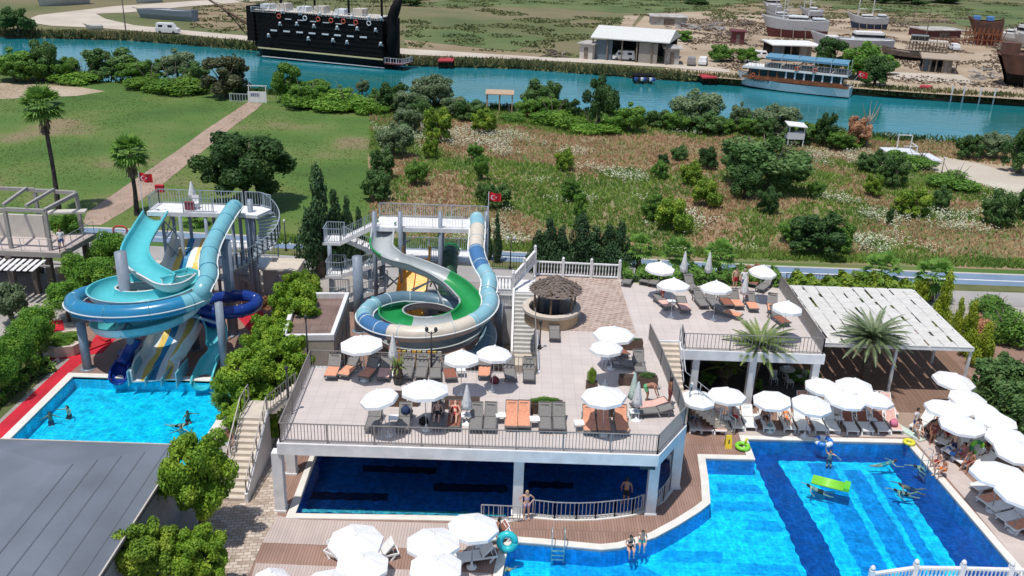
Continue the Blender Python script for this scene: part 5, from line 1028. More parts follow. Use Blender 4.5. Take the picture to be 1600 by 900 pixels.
for k in range(6): x, z = at_side(*c5(357+k*118, 180+k*11)); MB().box(x, -3.95, z, 1.4, .1, .14).build('gun_port', bone, ps, local=True)
for x_ in (215, 530, 850, 1157):
    x, z = at_side(*c5(x_, 60)); MB().tube([(x, -1.0, hu-.5), (x, -1.0, hu+9)], [.26, .18], 8).bar((x-2.2, -1, hu+5), (x+2.2, -1, hu+5), .16).build('mast', blw, ps, local=True); g = MB()
    for s2 in (-1, 1): g.bar((x, -1, hu+8.5), (x+2.4*s2, -3.5, hu+.3), .05).bar((x, -1, hu+5), (x+3.4*s2, -1, hu+1), .05).bar((x+.4*s2, -3.5, hu+2.2), (x+2.2*s2, -3.4, hu+.8), .05).bar((x, -1, hu+8.5), (x+1.2*s2, -3.5, hu+.3), .04)
    g.build('rigging', blw, ps, local=True)
MB().tube([(L_+1.6, -2, 1.6), (L_+.9, -2, 3.4), (L_+1.1, -2, 5.5), (L_+1.4, -2, 7.6), (L_+1.1, -2, 9.5), (L_+1.9, -2, 11.5), (L_+2.8, -2, 13.5)], [.3, .9, 1.3, 1.2, 1.1, 1.0, .7], 10).build('stern_figure', blw, ps, True, local=True)
MB().box(.2, 0, 3.2, 1.8, 5.0, 6.9, top=.92).build('bow_castle', blw, ps, local=True); MB().tube([(.5, 0, 5.0), (-6, 0, 8.0), (-13.5, 0, 11.5)], [.32, .24, .12], 8).build('bowsprit', plain('brown_spar', (.10, .045, .03), .7), ps, local=True)
g = MB()
for k in range(6): g.bar((-1.5-k*2, 0, 6.2+k*.95), (-.8-k*.9, -.2, 1.6+k*1.1), .07)
g.bar((-11.5, 0, 10.4), (0, -.3, 8.6), .06).bar((-7, 0, 8.3), (-.3, 0, 2.0), .1).build('bow_rigging', blw, ps, local=True)
MB().box(L_+2.0, -1.2, 1.1, 4.0, 4.6, .2).build('gangway', dred, ps, local=True); railing(MB(), [(L_, -3.4, 1.3), (L_+4, -3.4, 1.3), (L_+4, 1, 1.3)], 1, .5, .05, .06, 1.3).build('gangway_rail', bone, ps, local=True)
def jetty(lab, px0, px1, py, d, z, m, z0=-3):
    a = W(px0, py, z); b = W(px1, py, z); root = T('jetty', lab, 'jetty', (a.x, a.y, z)); MB().prism([(a.x, a.y), (b.x, b.y), (b.x, b.y+d), (a.x, a.y+d)], z-.25, z).build('deck', m, root)
    for x in (a.x+.3, (a.x+b.x)/2, b.x-.3): 
        for y in (a.y+.2, a.y+d-.3): MB().tube([(x, y, z0), (x, y, z-.2)], .14, 6).build('pile', blw, root)
    return root, a, b
jr = plain('red_deck_paint', (.4, .03, .04), .6)
jetty('small red jetty right of the pirate ship gangway', 684, 708, 95, 4.5, .3, jr); jetty('red jetty on far bank left of the tour boat bow', 1098, 1121, 121, 4.5, .2, jr)
j, a, b = jetty('dark jetty hung with blue fenders below the white roofed shed', 990, 1020, 118, 3, .2, blw)
for k in range(7): MB().lathe([(.35, 0), (.4, .3), (.35, .6)], 8, (a.x+.5+k*.55, a.y-.2, -.7)).build('fender', [plain('blue_fender', (.03, .08, .3), .5), M['dark'], bone][k % 3], j)
# -- tour boat
pa, L_, rz = frame_at((1150, 133), (1328, 152), -1.3); tb = T('tour_boat', 'white two deck tour boat with blue awning moored on far bank', 'boat', pa, None, rz)
hw = plain('pale_blue_white_hull', (.58, .66, .72), .4)
hull(tb, L_, 5.2, 3.0, 1.7, 1.9, [plain('navy_bottom', (.02, .05, .12), .5), hw, rwood], .12, deck=dkw)
MB().bar((1.5, -2.5, 2.25), (L_-.3, -2.68, 1.98), .12, .5).build('rubbing_strake', rwood, tb, local=True)
MB().box(L_*.53, 0, 1.7, L_*.82, 4.3, 2.1).build('lower_cabin', glass, tb, local=True)
for k in range(11): MB().box(L_*.14+k*L_*.078, -2.17, 1.9, .28, .1, 1.95).build('window_post', rwood if k < 4 else bone, tb, local=True)
MB().box(L_*.52, 0, 3.8, L_*.9, 5.0, .32).build('upper_deck', wh, tb, local=True)
MB().box(L_*.53, -2.18, 1.75, L_*.82, .1, .75).build('side_panel', rwood, tb, local=True)
railing(MB(), [(L_*.08, -2.4, 4.1), (L_*.97, -2.4, 4.1)], 1.1, .5, .05, .06, 2).build('deck_rail', plain('grey_rail2', (.35, .33, .31), .5), tb, local=True)
for k in range(5): MB().box(L_*.31+k*L_*.15, 0, 4.1, L_*.12, 3.6, .55).build('bench', plain('grey_bench', (.2, .19, .19), .7), tb, local=True)
for k in range(6): x = L_*.26+k*L_*.14; [MB().bar((x, y_, 4.1), (x, y_, 6.3), .1).build('awning_post', bone, tb, local=True) for y_ in (-2.3, 2.3)]
for k in range(5): x = L_*.26+k*L_*.14; g = MB(); [g.q((x+.06, -2.6+j*.87, 6.15+.35*math.sin(PI*(j+.001)/6)), (x+L_*.14-.06, -2.6+j*.87, 6.15+.35*math.sin(PI*j/6)), (x+L_*.14-.06, -2.6+(j+1)*.87, 6.15+.35*math.sin(PI*(j+1)/6)), (x+.06, -2.6+(j+1)*.87, 6.15+.35*math.sin(PI*(j+1)/6))) for j in range(6)]; g.q((x+.06, -2.6, 5.8), (x+L_*.14-.06, -2.6, 5.8), (x+L_*.14-.06, -2.6, 6.15), (x+.06, -2.6, 6.15)); g.build('awning', plain('blue_awning', (.10, .24, .36), .7), tb, local=True)
for x in (L_*.17, L_*.54, L_*.69): o = MB().tube([(.33*math.cos(a*.5236), 0, .33*math.sin(a*.5236)) for a in range(13)], .09, 6).build('life_ring', plain('orange_ring', (0, 0, 0)), tb, True, local=True); o.location = (x, -2.6, 4.5 if x > 5 else 2.6)
def text(root, s, size, loc, rot, m, name='lettering'):
    c = bpy.data.curves.new(name, 'FONT'); c.body = s; c.size = size; c.extrude = .01; c.materials.append(m); o = bpy.data.objects.new(name, c); COL.objects.link(o); dg = bpy.context.evaluated_depsgraph_get(); me = bpy.data.meshes.new_from_object(o.evaluated_get(dg)); bpy.data.objects.remove(o); o = bpy.data.objects.new(name, me); COL.objects.link(o); o.parent = root; o.location = loc; o.rotation_euler = rot; return o
text(tb, 'MARA 5', 1.05, (3.0, -1.72, 1.35), (PI/2-.12, 0, -.19), M['dark'])
MB().bar((L_-.4, -1, 2), (L_+1.2, -1, 4.6), .06).build('flag_pole', bone, tb, local=True)
def flag(root, p, w_=.9, h_=.6, local=True, m=None):
    g = MB(); n = 8
    for k in range(n): x0, x1 = w_*k/n, w_*(k+1)/n; y0, y1 = .12*math.sin(k*1.1), .12*math.sin(k*1.1+1.1); g.q((x0, y0, -.15*x0), (x1, y1, -.15*x1), (x1, y1, h_-.15*x1), (x0, y0, h_-.15*x0))
    o = g.build('flag', m or plain('red_flag', (.55, .012, .02), .7), root, local=True); o.location = p
    mo = MB(); pts = [( .22*w_+.15*w_*math.cos(a*.6), .22*w_+.15*w_*math.sin(a*.6)) for a in range(11)]
    c = MB(); nn = 14; A_ = R(50)
    for k in range(nn):
        a0 = A_+(2*PI-2*A_)*k/nn; a1 = A_+(2*PI-2*A_)*(k+1)/nn; cx, cz, r_ = w_*.36, h_*.42, h_*.27; q = lambda a, r2, dx: (cx+dx+r2*math.cos(a), -.14, cz+r2*math.sin(a)); c.q(q(a0, r_, 0), q(a1, r_, 0), q(a1, r_*.8, r_*.2), q(a0, r_*.8, r_*.2))
    s_ = []
    for k in range(10): a = k*PI/5; r2 = h_*.13*(1 if k % 2 == 0 else .4); s_.append((w_*.6+r2*math.cos(a), -.14, h_*.42+r2*math.sin(a)))
    c.q(*s_); e = c.build('crescent_and_star', bone, o, local=True); return o
flag(tb, (L_+.9, -1.1, 3.9), 1.6, 1.1)
# -- boatyard vessels
def vessel(lab, pA, pB, bm, hb, hm, hs, mats, z=0, masts=(), cabin=None, name='sailing_boat', cat='boat', props=True, wl_=.45, mh=12, extra=None, grp='vessels laid up in the boatyard', full=.5):
    pa, L_, rz = frame_at(pA, pB, z); root = T(name, lab, cat, pa, grp, rz); hull(root, L_, bm, hb, hm, hs, mats, wl_, full=full)
    if cabin:
        for (t, l_, w_, h_, m_) in cabin: MB().box(t*L_, 0, hm*.88, l_*L_, w_*bm, h_, top=.9).build('cabin', m_, root, local=True); MB().box(t*L_, 0, hm*.88+h_*.45, l_*L_*.97, w_*bm*.99, h_*.28).build('window_band', glass, root, local=True)
    for t in masts: MB().tube([(t*L_, 0, hm*.8), (t*L_, 0, hm+mh)], [.16, .1], 7).bar((t*L_, 0, hm+2.2), (t*L_+L_*.2, 0, hm+2.3), .14).build('mast', wh, root, True, local=True)
    if props:
        for k in range(4): x = L_*(.3+.18*k); MB().bar((x, -bm*.75, 0), (x, -bm*.42, hm*.55), .14).build('prop', wood, root, local=True)
    MB().bar((-L_*.09, 0, hb*1.08), (L_*.12, 0, hb*.95), .12).build('bowsprit', wood, root, local=True)
    if extra: extra(root, L_)
    return root
wg = plain('off_white_hull', (.5, .51, .54), .5, var=.1)
vessel('large white ketch with dark red bottom and two masts in boatyard', (1186, 56), (1290, 61), 5.5, 5.6, 4.6, 4.8, [dred, wg, wh], masts=(.33, .7), cabin=((.55, .3, .5, 1.5, wh), (.86, .2, .6, 1.1, bone)), mh=11)
vessel('grey white sailboat with two masts beyond the ketch', (1320, 43), (1384, 46), 4.5, 4.6, 3.2, 3.6, [plain('navy_bottom', (0, 0, 0)), wg, wh], masts=(.27, .62), cabin=((.5, .28, .5, 1.1, wh), (.85, .2, .6, 1.3, bone)), mh=10)
vessel('long white planked boat with white canopy behind the bank trees', (1262, 76), (1392, 82), 5, 4.4, 2.8, 3, [wg, wg, bone], cabin=((.25, .2, .5, .8, wh), (.7, .36, .75, 2.1, wh)), name='wooden_boat', masts=())
def frames_(root, L_):
    for k in range(12): x = L_*(.42+.05*k); [MB().bar((x, y_, 2), (x, y_, 4.4), .14).build('deck_post', wood, root, local=True) for y_ in (-2.1, 2.1)]
    MB().box(L_*.7, 0, 4.35, L_*.55, 4.6, .14).build('upper_frame', dkw, root, local=True); MB().box(L_*.55, 0, 4.5, L_*.26, 3, 1.0).build('wheelhouse', glass, root, local=True)
    railing(MB(), [(L_*.42, -2.2, 4.5), (L_, -2.2, 4.5)], 1, .6, .08, .1).build('frame_rail', wood, root, local=True)
vessel('unfinished grey timber boat with bare upper deck frame', (1374, 90), (1478, 98), 4.6, 2.6, 1.9, 2, [blw, wood, wood], extra=frames_, name='wooden_boat', props=False)
def scaf(root, L_):
    for k in range(9): x = L_*k/8; MB().bar((x, -3.4, -.0), (x, -3.4, 4.6), .2).bar((x, -3.4, .4), (x+1, -2.6, 4.2), .14).build('scaffold_post', rwood, root, local=True)
    MB().bar((0, -3.4, 3.1), (L_, -3.4, 3.1), .2).bar((0, -3.4, 1.5), (L_, -3.4, 1.6), .16).build('scaffold_rail', rwood, root, local=True)
    for t in (.25, .62): MB().box(L_*t, 0, 6.2, L_*.2, 3, .9).build('tarpaulin', plain('blue_tarp', (.08, .2, .45), .7), root, local=True)
vessel('red brown boat under construction inside timber scaffolding', (1504, 68), (1560, 72), 5, 7.0, 6.0, 6.6, [dred, rust, rust], extra=scaf, name='wooden_boat', full=.35)
vessel('small white motor cruiser between scaffolded boat and yacht', (1556, 62), (1590, 66), 3.4, 3, 2.2, 2.2, [wg, wh, wh], cabin=((.6, .35, .6, 1.2, wh),), name='motor_boat', props=False)
vessel('white motor yacht with tall flybridge at right edge', (1580, 70), (1650, 84), 5.5, 4.4, 3.6, 3.6, [wg, wh, wh], cabin=((.5, .6, .8, 2.4, wh), (.5, .4, .6, 4.6, wh)), name='motor_boat')
def rr(root, L_): MB().box(L_*.45, -.6, 5.9, 1.6, 1.0, .9).build('blue_drum', plain('blue_tarp', (0, 0, 0)), root, local=True); MB().box(L_*.15, 1, 5.9, 3, 2.4, 2).build('deck_house', rust, root, local=True)
vessel('huge rust brown steel hull standing at right edge of boatyard', (1549, 131), (1680, 140), 9, 6.4, 6.2, 6.4, [blw, rust, rust], extra=rr, name='steel_hull', full=.12, wl_=.4)
vessel('distant white cabin boat above the ketch bow in boatyard', (1190, 22), (1219, 23), 5, 4, 3.2, 3.2, [wg, wg, wh], cabin=((.5, .7, .7, 2.2, wh),), name='motor_boat', props=False)
vessel('distant dark hulled sailboat with twin masts behind the ketch', (1246, 30), (1284, 32), 4.5, 4.2, 3, 3.2, [blk, wg, bone], masts=(.2, .45), cabin=((.6, .3, .5, 1.2, wh),), mh=13)
vessel('distant sailboat with tall masts left behind the ketch', (1196, 40), (1240, 40), 4.5, 4.2, 3, 3.2, [dred, wg, bone], masts=(.3, .7), cabin=((.5, .3, .5, 1.2, wh),), mh=14)
vessel('long blue grey derelict hull on dry grass behind white van', (216, 27), (306, 34), 3.5, 2.2, 2.6, 2.8, [plain('blue_grey_steel', (.2, .24, .3), .7), plain('blue_grey_steel', (0, 0, 0)), wg], name='steel_hull', full=.2, props=False)
vessel('white boat with cabin at top left beyond the dirt road', (55, 10), (136, 5), 6, 3.6, 3.4, 3.4, [wg, wg, wh], cabin=((.6, .5, .6, 1.8, wh),), name='motor_boat', props=False)
vessel('small white dinghy on trailer by left riverside road', (133, 47), (161, 46), 1.9, 1.3, 1.0, 1.0, [wg, wh, wh], name='dinghy', cat='boat', props=False, grp=None)
vessel('small grey boat beyond dirt road near top left', (208, 5), (252, 3), 3.6, 3, 2.6, 2.6, [wg, bone, bone], name='motor_boat', props=False)
vessel('red topped moored boat half hidden by far bank reeds', (1430, 149), (1457, 152), 2.6, 1.5, 1.2, 1.3, [wg, wh, jr], z=-1.3, cabin=((.5, .7, .9, .9, jr),), name='moored_boat', grp=None, props=False)
# -- sheds, cars, heaps
def shed(lab, pA, pB, py_roof, d, h_, roof, wall, name='shed', open_=False, over=.5, cat='shed', kind=1):
    a = W(*pA, 0); b = W(*pB, 0); L_ = (b-a).length; rz = math.atan2((b-a).y, (b-a).x); root = T(name, lab, cat, a, None, rz)
    if open_:
        MB().box(L_/2, d-.1, 0, L_, .2, h_).build('back_wall', glass, root, local=True)
        for k in range(6): MB().box(L_*k/5, 0, 0, .25, .25, h_).build('post', wood, root, local=True)
        MB().box(L_*.15, .5, 0, L_*.22, .15, h_*.9).build('blue_panel', plain('grey_blue_panel', (.12, .16, .2), .6), root, local=True); MB().box(L_*.75, .3, 0, L_*.25, .15, h_*.9).build('wall_panel', plain('taupe_panel', (.3, .27, .24), .7), root, local=True)
    else: MB().box(L_/2, d/2, 0, L_, d, h_).build('wall', wall, root, local=True); MB().box(L_*.5, -.03, 0, L_*.3, .06, h_*.75).build('door', wood, root, local=True)
    o = over; MB().raw([(-o, -o, h_), (L_+o, -o, h_), (L_+o, d/2, h_+d*.14*kind), (-o, d/2, h_+d*.14*kind), (L_+o, d+o, h_), (-o, d+o, h_), (-o, -o, h_-.2), (L_+o, -o, h_-.2), (L_+o, d+o, h_-.2), (-o, d+o, h_-.2)], [(0, 1, 2, 3), (3, 2, 4, 5), (6, 7, 1, 0), (8, 9, 5, 4), (7, 8, 4, 2, 1), (9, 6, 0, 3, 5), (9, 8, 7, 6)]).build('roof', roof, root, local=True); return root
lr_ = plain('pale_metal_roof', (.6, .6, .58), .6); tin = mat('patched_tin', (.5, .48, .46), .7, scale=.6, c2=(.3, .27, .25))
shed('long open boat shed with white metal roof on far bank', (925, 93), (1040, 102), 0, 13, 4.6, lr_, wood, open_=True)
shed('white board shack left of the long open shed', (905, 92), (925, 94), 0, 5, 3.3, tin, plain('off_white_board', (.55, .5, .46), .8), kind=.1)
shed('crooked tin shack right of the long open shed', (1038, 101), (1060, 102), 0, 5, 3.4, tin, tin, kind=.6)
shed('low grey hut with tin roof beside the track', (1018, 39), (1072, 41), 0, 8, 2.4, tin, tin, kind=.1); shed('small dark red container hut in boatyard', (1142, 69), (1162, 70), 0, 4, 3.2, dred, dred, kind=.05)
shed('white roofed boat shelter behind tour boat', (1206, 96), (1275, 98), 0, 8, 3.6, wh, glass, kind=.1, open_=True); shed('sagging brown canvas shelter beside lone green tree', (1440, 112), (1492, 116), 0, 9, 2.9, plain('tan_canvas', (.36, .29, .22), .8), glass, kind=.35, open_=True)
shed('low white roofed shelter before scaffolded boat', (1448, 60), (1500, 60), 0, 8, 2.2, tin, dred, kind=.2)
def car(lab, px, py, L_, h_, m, rz=0, van=False, cat='car', name='parked_car'):
    p = W(px, py, .12); root = T(name, lab, cat, p, None, rz); w_ = L_*.4
    MB().raw([(-L_/2, -w_/2, .3), (L_/2, -w_/2, .3), (L_/2, w_/2, .3), (-L_/2, w_/2, .3), (-L_/2, -w_/2, h_*.55), (L_/2, -w_/2, h_*.5), (L_/2, w_/2, h_*.5), (-L_/2, w_/2, h_*.55)], [(3, 2, 1, 0), (4, 5, 6, 7), (0, 1, 5, 4), (1, 2, 6, 5), (2, 3, 7, 6), (3, 0, 4, 7)]).build('body', m, root, local=True)
    a, b = (-.49, .28) if van else (-.42, .22); t = .06 if van else .12
    vs = [(L_*a, -w_/2*.98, h_*.5), (L_*b+L_*.1, -w_/2*.98, h_*.5), (L_*b+L_*.1, w_/2*.98, h_*.5), (L_*a, w_/2*.98, h_*.5), (L_*(a+t*.3), -w_/2*.85, h_), (L_*(b-.03), -w_/2*.85, h_), (L_*(b-.03), w_/2*.85, h_), (L_*(a+t*.3), w_/2*.85, h_)]
    MB().raw(vs, [(4, 5, 6, 7), (0, 1, 5, 4), (1, 2, 6, 5), (2, 3, 7, 6), (3, 0, 4, 7)]).build('cabin', m, root, local=True)
    MB().box(L_*(b-.12), 0, h_*.6, L_*.2, w_*.955, h_*.24).build('side_window', glass, root, local=True); MB().box(L_*(a+.22), 0, h_*.6, L_*.2, w_*.95, h_*.24).build('side_window', glass, root, local=True)
    for x in (-.31, .31):
        for y in (-1, 1): MB().tube([(L_*x, y*w_*.42, .33), (L_*x, y*w_*.52, .33)], .33, 10).build('wheel', M['dark'], root, local=True)
    return root
car('white van parked on the riverside road at left', 263, 52, 5.0, 2.3, wh, 0, True, 'van', 'parked_van'); car('small white van parked before the long open shed', 974, 94, 4.6, 2.0, wh, PI-.1, True, 'van', 'parked_van'); car('white car parked alone in the sandy boatyard', 1490, 78, 4.2, 1.6, wh, 1.5); car('dark car parked at left edge by far bank tree', 33, 38, 4.4, 1.6, plain('dark_car_paint', (.03, .035, .04), .3)); car('white car parked by trees left of tour boat', 1098, 101, 4.2, 1.6, wh, 1.3); car('grey car parked beside the crooked tin shack', 1080, 101, 4.2, 1.6, plain('grey_car_paint', (.25, .22, .22), .3), 1.4); car('white car behind trees above tour boat bow', 1190, 91, 4.3, 1.6, wh, -.2)
def heap(lab, px, py, w_, h_, m, sd): 
    p = W(px, py, 0); s = SCL(p); rg = random.Random(sd); root = T('scrap_heap', lab, 'heap', p, 'heaps of timber and scrap in the boatyard'); g = MB(); wm_ = w_/s
    for k in range(26):
        x = rg.gauss(0, wm_*.25); y = rg.gauss(0, 1.4); l_ = rg.uniform(.8, 2.6); z = max(.1, (1-abs(x)/wm_*1.8)*h_*rg.random()); a = rg.random()*6.28; g.bar((x, y, z), (x+l_*math.cos(a), y+l_*math.sin(a), z+rg.uniform(-.2, .5)), rg.uniform(.12, .5), rg.uniform(.08, .3))
    g.build('scrap_pieces', m, root, local=True)
    tag(root.children[0], kind='stuff')
for k, q in enumerate(((1110, 47, 70, 2.6, tin, 'pale scrap heap left of the ketch bow'), (1160, 40, 50, 2.2, wood, 'timber heap behind the ketch bow'), (1075, 45, 40, 1.6, tin, 'grey scrap heap right of low grey hut'), (1140, 55, 60, 1.6, wood, 'timber heap above the red container hut'), (1340, 66, 60, 1.4, rwood, 'russet timber heap below two masted sailboat'), (1445, 78, 50, 1.6, wood, 'timber heap above unfinished timber boat'), (1475, 68, 50, 2.2, rwood, 'russet timber stack left of scaffolded boat'), (1535, 122, 34, 2.0, tin, 'heap of pale blocks beside the rust hull'), (1400, 84, 40, 1.2, rwood, 'orange timber pile behind unfinished boat'), (868, 88, 40, 1.2, wood, 'rubble heap left of white board shack'), (1570, 78, 40, 2.2, wood, 'timber heap between motor yacht and rust hull'), (1250, 40, 60, 1.8, wood, 'scrap heap behind the ketch masts'))): heap(q[5], q[0], q[1], q[2], q[3], q[4], k)
for k, (px, py, h_) in enumerate(((197, 52, 9), (1424, 52, 7), (1446, 62, 8))): p = W(px, py, 0); one('utility_pole', MB().tube([(p.x, p.y, 0), (p.x, p.y, h_)], [.16, .1], 6).bar((p.x-.8, p.y, h_-.6), (p.x+.8, p.y, h_-.6), .1), wood, ['wooden pole on the left riverside road', 'thin pole standing in brown field at top right', 'thin pole beside low white roofed shelter'][k], 'pole')
for k, px in enumerate((1485, 1503, 1529, 1551)): p = W(px, 158+k*1.5, -1.2); one('mooring_post', MB().tube([(p.x, p.y, -3), (p.x, p.y, 1.6)], .14, 6), bone, 'mooring post in water at far right bank, '+ORD[k], 'post', 'mooring posts on the far right bank')
# -- near riverbank structures
a = W(760, 184, -.8); gz = T('gazebo', 'light wooden open gazebo on platform at near riverbank', 'gazebo', a); tn = plain('light_timber', (.45, .32, .22), .7)
w_ = 3.8; MB().box(1.9, 1.8, .3, w_+.4, 3.8, .2).build('platform', plain('pale_boards', (.5, .45, .4), .7), gz, local=True)
for x in (0, w_/2, w_):
    for y in (.1, 3.4): MB().box(x, y, -2 if y > 1 else -.5, .16, .16, 5.6 if y > 1 else 4.1).build('post', tn, gz, local=True)
MB().box(1.9, 1.8, 3.5, w_+.5, 3.9, .14).build('roof', tn, gz, local=True); railing(MB(), [(0, 3.4, .5), (w_, 3.4, .5)], 1, .4, .06, .1).build('rail', tn, gz, local=True); MB().box(1.9, 2.6, .5, 3, .5, .45).build('bench', tn, gz, local=True)
a = W(390, 160, 0); gt = T('river_gate', 'white metal gate panel with banner where brick path meets river', 'gate', a); MB().box(1.2, 0, 0, 2.8, .06, 1.7).build('panel', wh, gt, local=True); MB().box(0, 0, 0, .12, .12, 2.6).box(2.6, 0, 0, .12, .12, 2.6).box(1.3, 0, 2.5, 3.0, .12, .12).build('frame', wh, gt, local=True)
for x, wd in ((.3, .18), (.52, .12), (.7, .16), (.95, .14), (1.2, .18), (1.45, .12)): MB().box(x+.05, -.045, .95, wd, .02, .5).build('banner_marking', plain('banner_blue', (.12, .15, .25), .6), gt, local=True)
railing(MB(), [(-3, .2, 0), (0, .2, 0)], 1.2, .4, .05, .08).build('side_rail', bone, gt, local=True)
a = W(1230, 230, 0); hb_ = T('lookout_hut', 'small white open sided hut on stilts by riverside bushes', 'hut', a)
for x in (0, 2):
    for y in (0, 1.4): MB().box(x, y, 0, .12, .12, 2.9).build('post', bone, hb_, local=True)
MB().box(1, .7, 1.1, 2.2, 1.6, .9).build('wall', bone, hb_, local=True); MB().raw([(-.3, -.3, 2.9), (2.3, -.3, 2.7), (2.3, 1.8, 2.9), (-.3, 1.8, 3.1), (-.3, -.3, 3.0), (2.3, -.3, 2.8), (2.3, 1.8, 3.0), (-.3, 1.8, 3.2)], [(3, 2, 1, 0), (4, 5, 6, 7), (0, 1, 5, 4), (1, 2, 6, 5), (2, 3, 7, 6), (3, 0, 4, 7)]).build('roof', wh, hb_, local=True)
a = W(1392, 244, .05); fd = T('floating_dock', 'white floating dock with open metal frame at near right bank', 'dock', a); MB().box(1.8, 1.8, 0, 4.2, 3.6, .35).build('deck', bone, fd, local=True)
g = MB(); [g.bar(p, q, .1) for p, q in (((1.8, 3, .3), (1.8, 3, 2.2)), ((3.6, 3, .3), (3.6, 3, 2.2)), ((1.8, 3, 2.2), (3.6, 3, 2.2)), ((1.8, .8, 1.2), (3.6, .8, 1.2)), ((3.6, .8, .3), (3.6, .8, 1.2)), ((3.6, 3, 1.2), (3.6, .8, 1.2)))]; g.build('frame', wh, fd, local=True); MB().box(4.6, -1.5, .3, 1.2, 4, .15).build('gangway', bone, fd, local=True)
p = W(1352, 228, 0); dt = T('dead_tree', 'bare dead tree with pale branches beside russet bush', 'tree', p); g = MB(); rg = random.Random(3)
g.tube([(0, 0, 0), (.2, 0, 2), (-.2, 0, 4)], [.25, .18, .12], 6)
for k in range(9): a_ = rg.random()*6.28; z = 1.5+rg.random()*2.2; l_ = rg.uniform(1, 2.2); g.tube([(0, 0, z), (l_*.5*math.cos(a_), l_*.5*math.sin(a_), z+.7*l_), (l_*.8*math.cos(a_), l_*.6*math.sin(a_), z+1.5*l_)], [.1, .06, .02], 5)
g.build('branches', plain('bleached_wood', (.3, .25, .21), .9), dt, local=True)
# -- fences, lamps, flags on the resort side
def fence(lab, pts, z=0, h=1.3): root = T('metal_fence', lab, 'fence', W(*pts[0], z)); railing(MB(), [W(*q, z) for q in pts], h, .22, .03, .05, 2.4).build('rail_panel', M['dark'], root); return root
fence('black metal fence beside the cycle track right of upper terrace', [(1226, 450), (1310, 454), (1420, 459)]); fence('black metal fence below cycle track behind slide tower', [(770, 421), (830, 424)])
def lamp(lab, px, by, z, h, n=1, m=None, col_=False):
    p = W(px, by, z); root = T('lamp_post', lab, 'lamp', p); MB().tube([(0, 0, 0), (0, 0, h)], [.06, .04], 7).lathe([(.14, 0), (.1, .25), (.06, .3)], 8).build('pole', m or M['dark'], root, True, local=True)
    for k in range(n):
        x = (k-(n-1)/2)*.5; 
        if n > 1: MB().bar((0, 0, h-.1), (x, 0, h), .04).build('arm', M['dark'], root, local=True)
        MB().lathe([(.04, 0), (.09, .06), (.11, .15), (.08, .25), (.02, .3)], 10, (x, 0, h)).build('lantern', M['dark'] if z else bone, root, True, local=True)
for q in (('black lamp post at rear left corner of the terrace', 482, 573, 4, 2.9, 1), ('black lamp post on left railing of terrace', 452, 645, 4, 2.4, 1), ('double lantern lamp before the cream tube slide', 674, 582, 4, 2.5, 2), ('black lamp post at front right terrace rail', 843, 545, 4, 1.6, 1), ('lamp post on verge behind slides near cypress', 447, 392, 0, 2.6, 1), ('twin arm lamp by cypress right of tube slide', 797, 420, 0, 2.6, 2), ('black lamp under the left edge of poolside parasols', 1074, 665, 0, 2.6, 1), ('thin lamp post beside sandy path', 1471, 271, 0, 1.8, 1)): lamp(*q)
def flagpole(lab, p, h): root = T('flag_pole', lab, 'flag', p); MB().tube([(0, 0, 0), (0, 0, h)], .03, 6).build('pole', bone, root, local=True); flag(root, (0, 0, h-.65), .9, .62)
p = W(224, 331, 7.6); flagpole('red flag flying over brick path at left slide tower', (p.x, p.y, 7.6), 2.9); p = W(761, 359, 7.0); flagpole('red flag at right end of the right slide tower', (p.x, p.y+2.5, 7.0), 2.1)
b_ = T('track_barrier', 'small red framed barrier standing by the cycle track', 'barrier', W(190, 376, 0)); MB().tube([(-.6, 0, 0), (-.6, 0, 1.1), (-.3, 0, 1.35), (.3, 0, 1.35), (.6, 0, 1.1), (.6, 0, 0)], .09, 6).build('frame', jr, b_, True, local=True); MB().box(0, 0, .45, .9, .05, .4).build('board', bone, b_, local=True)
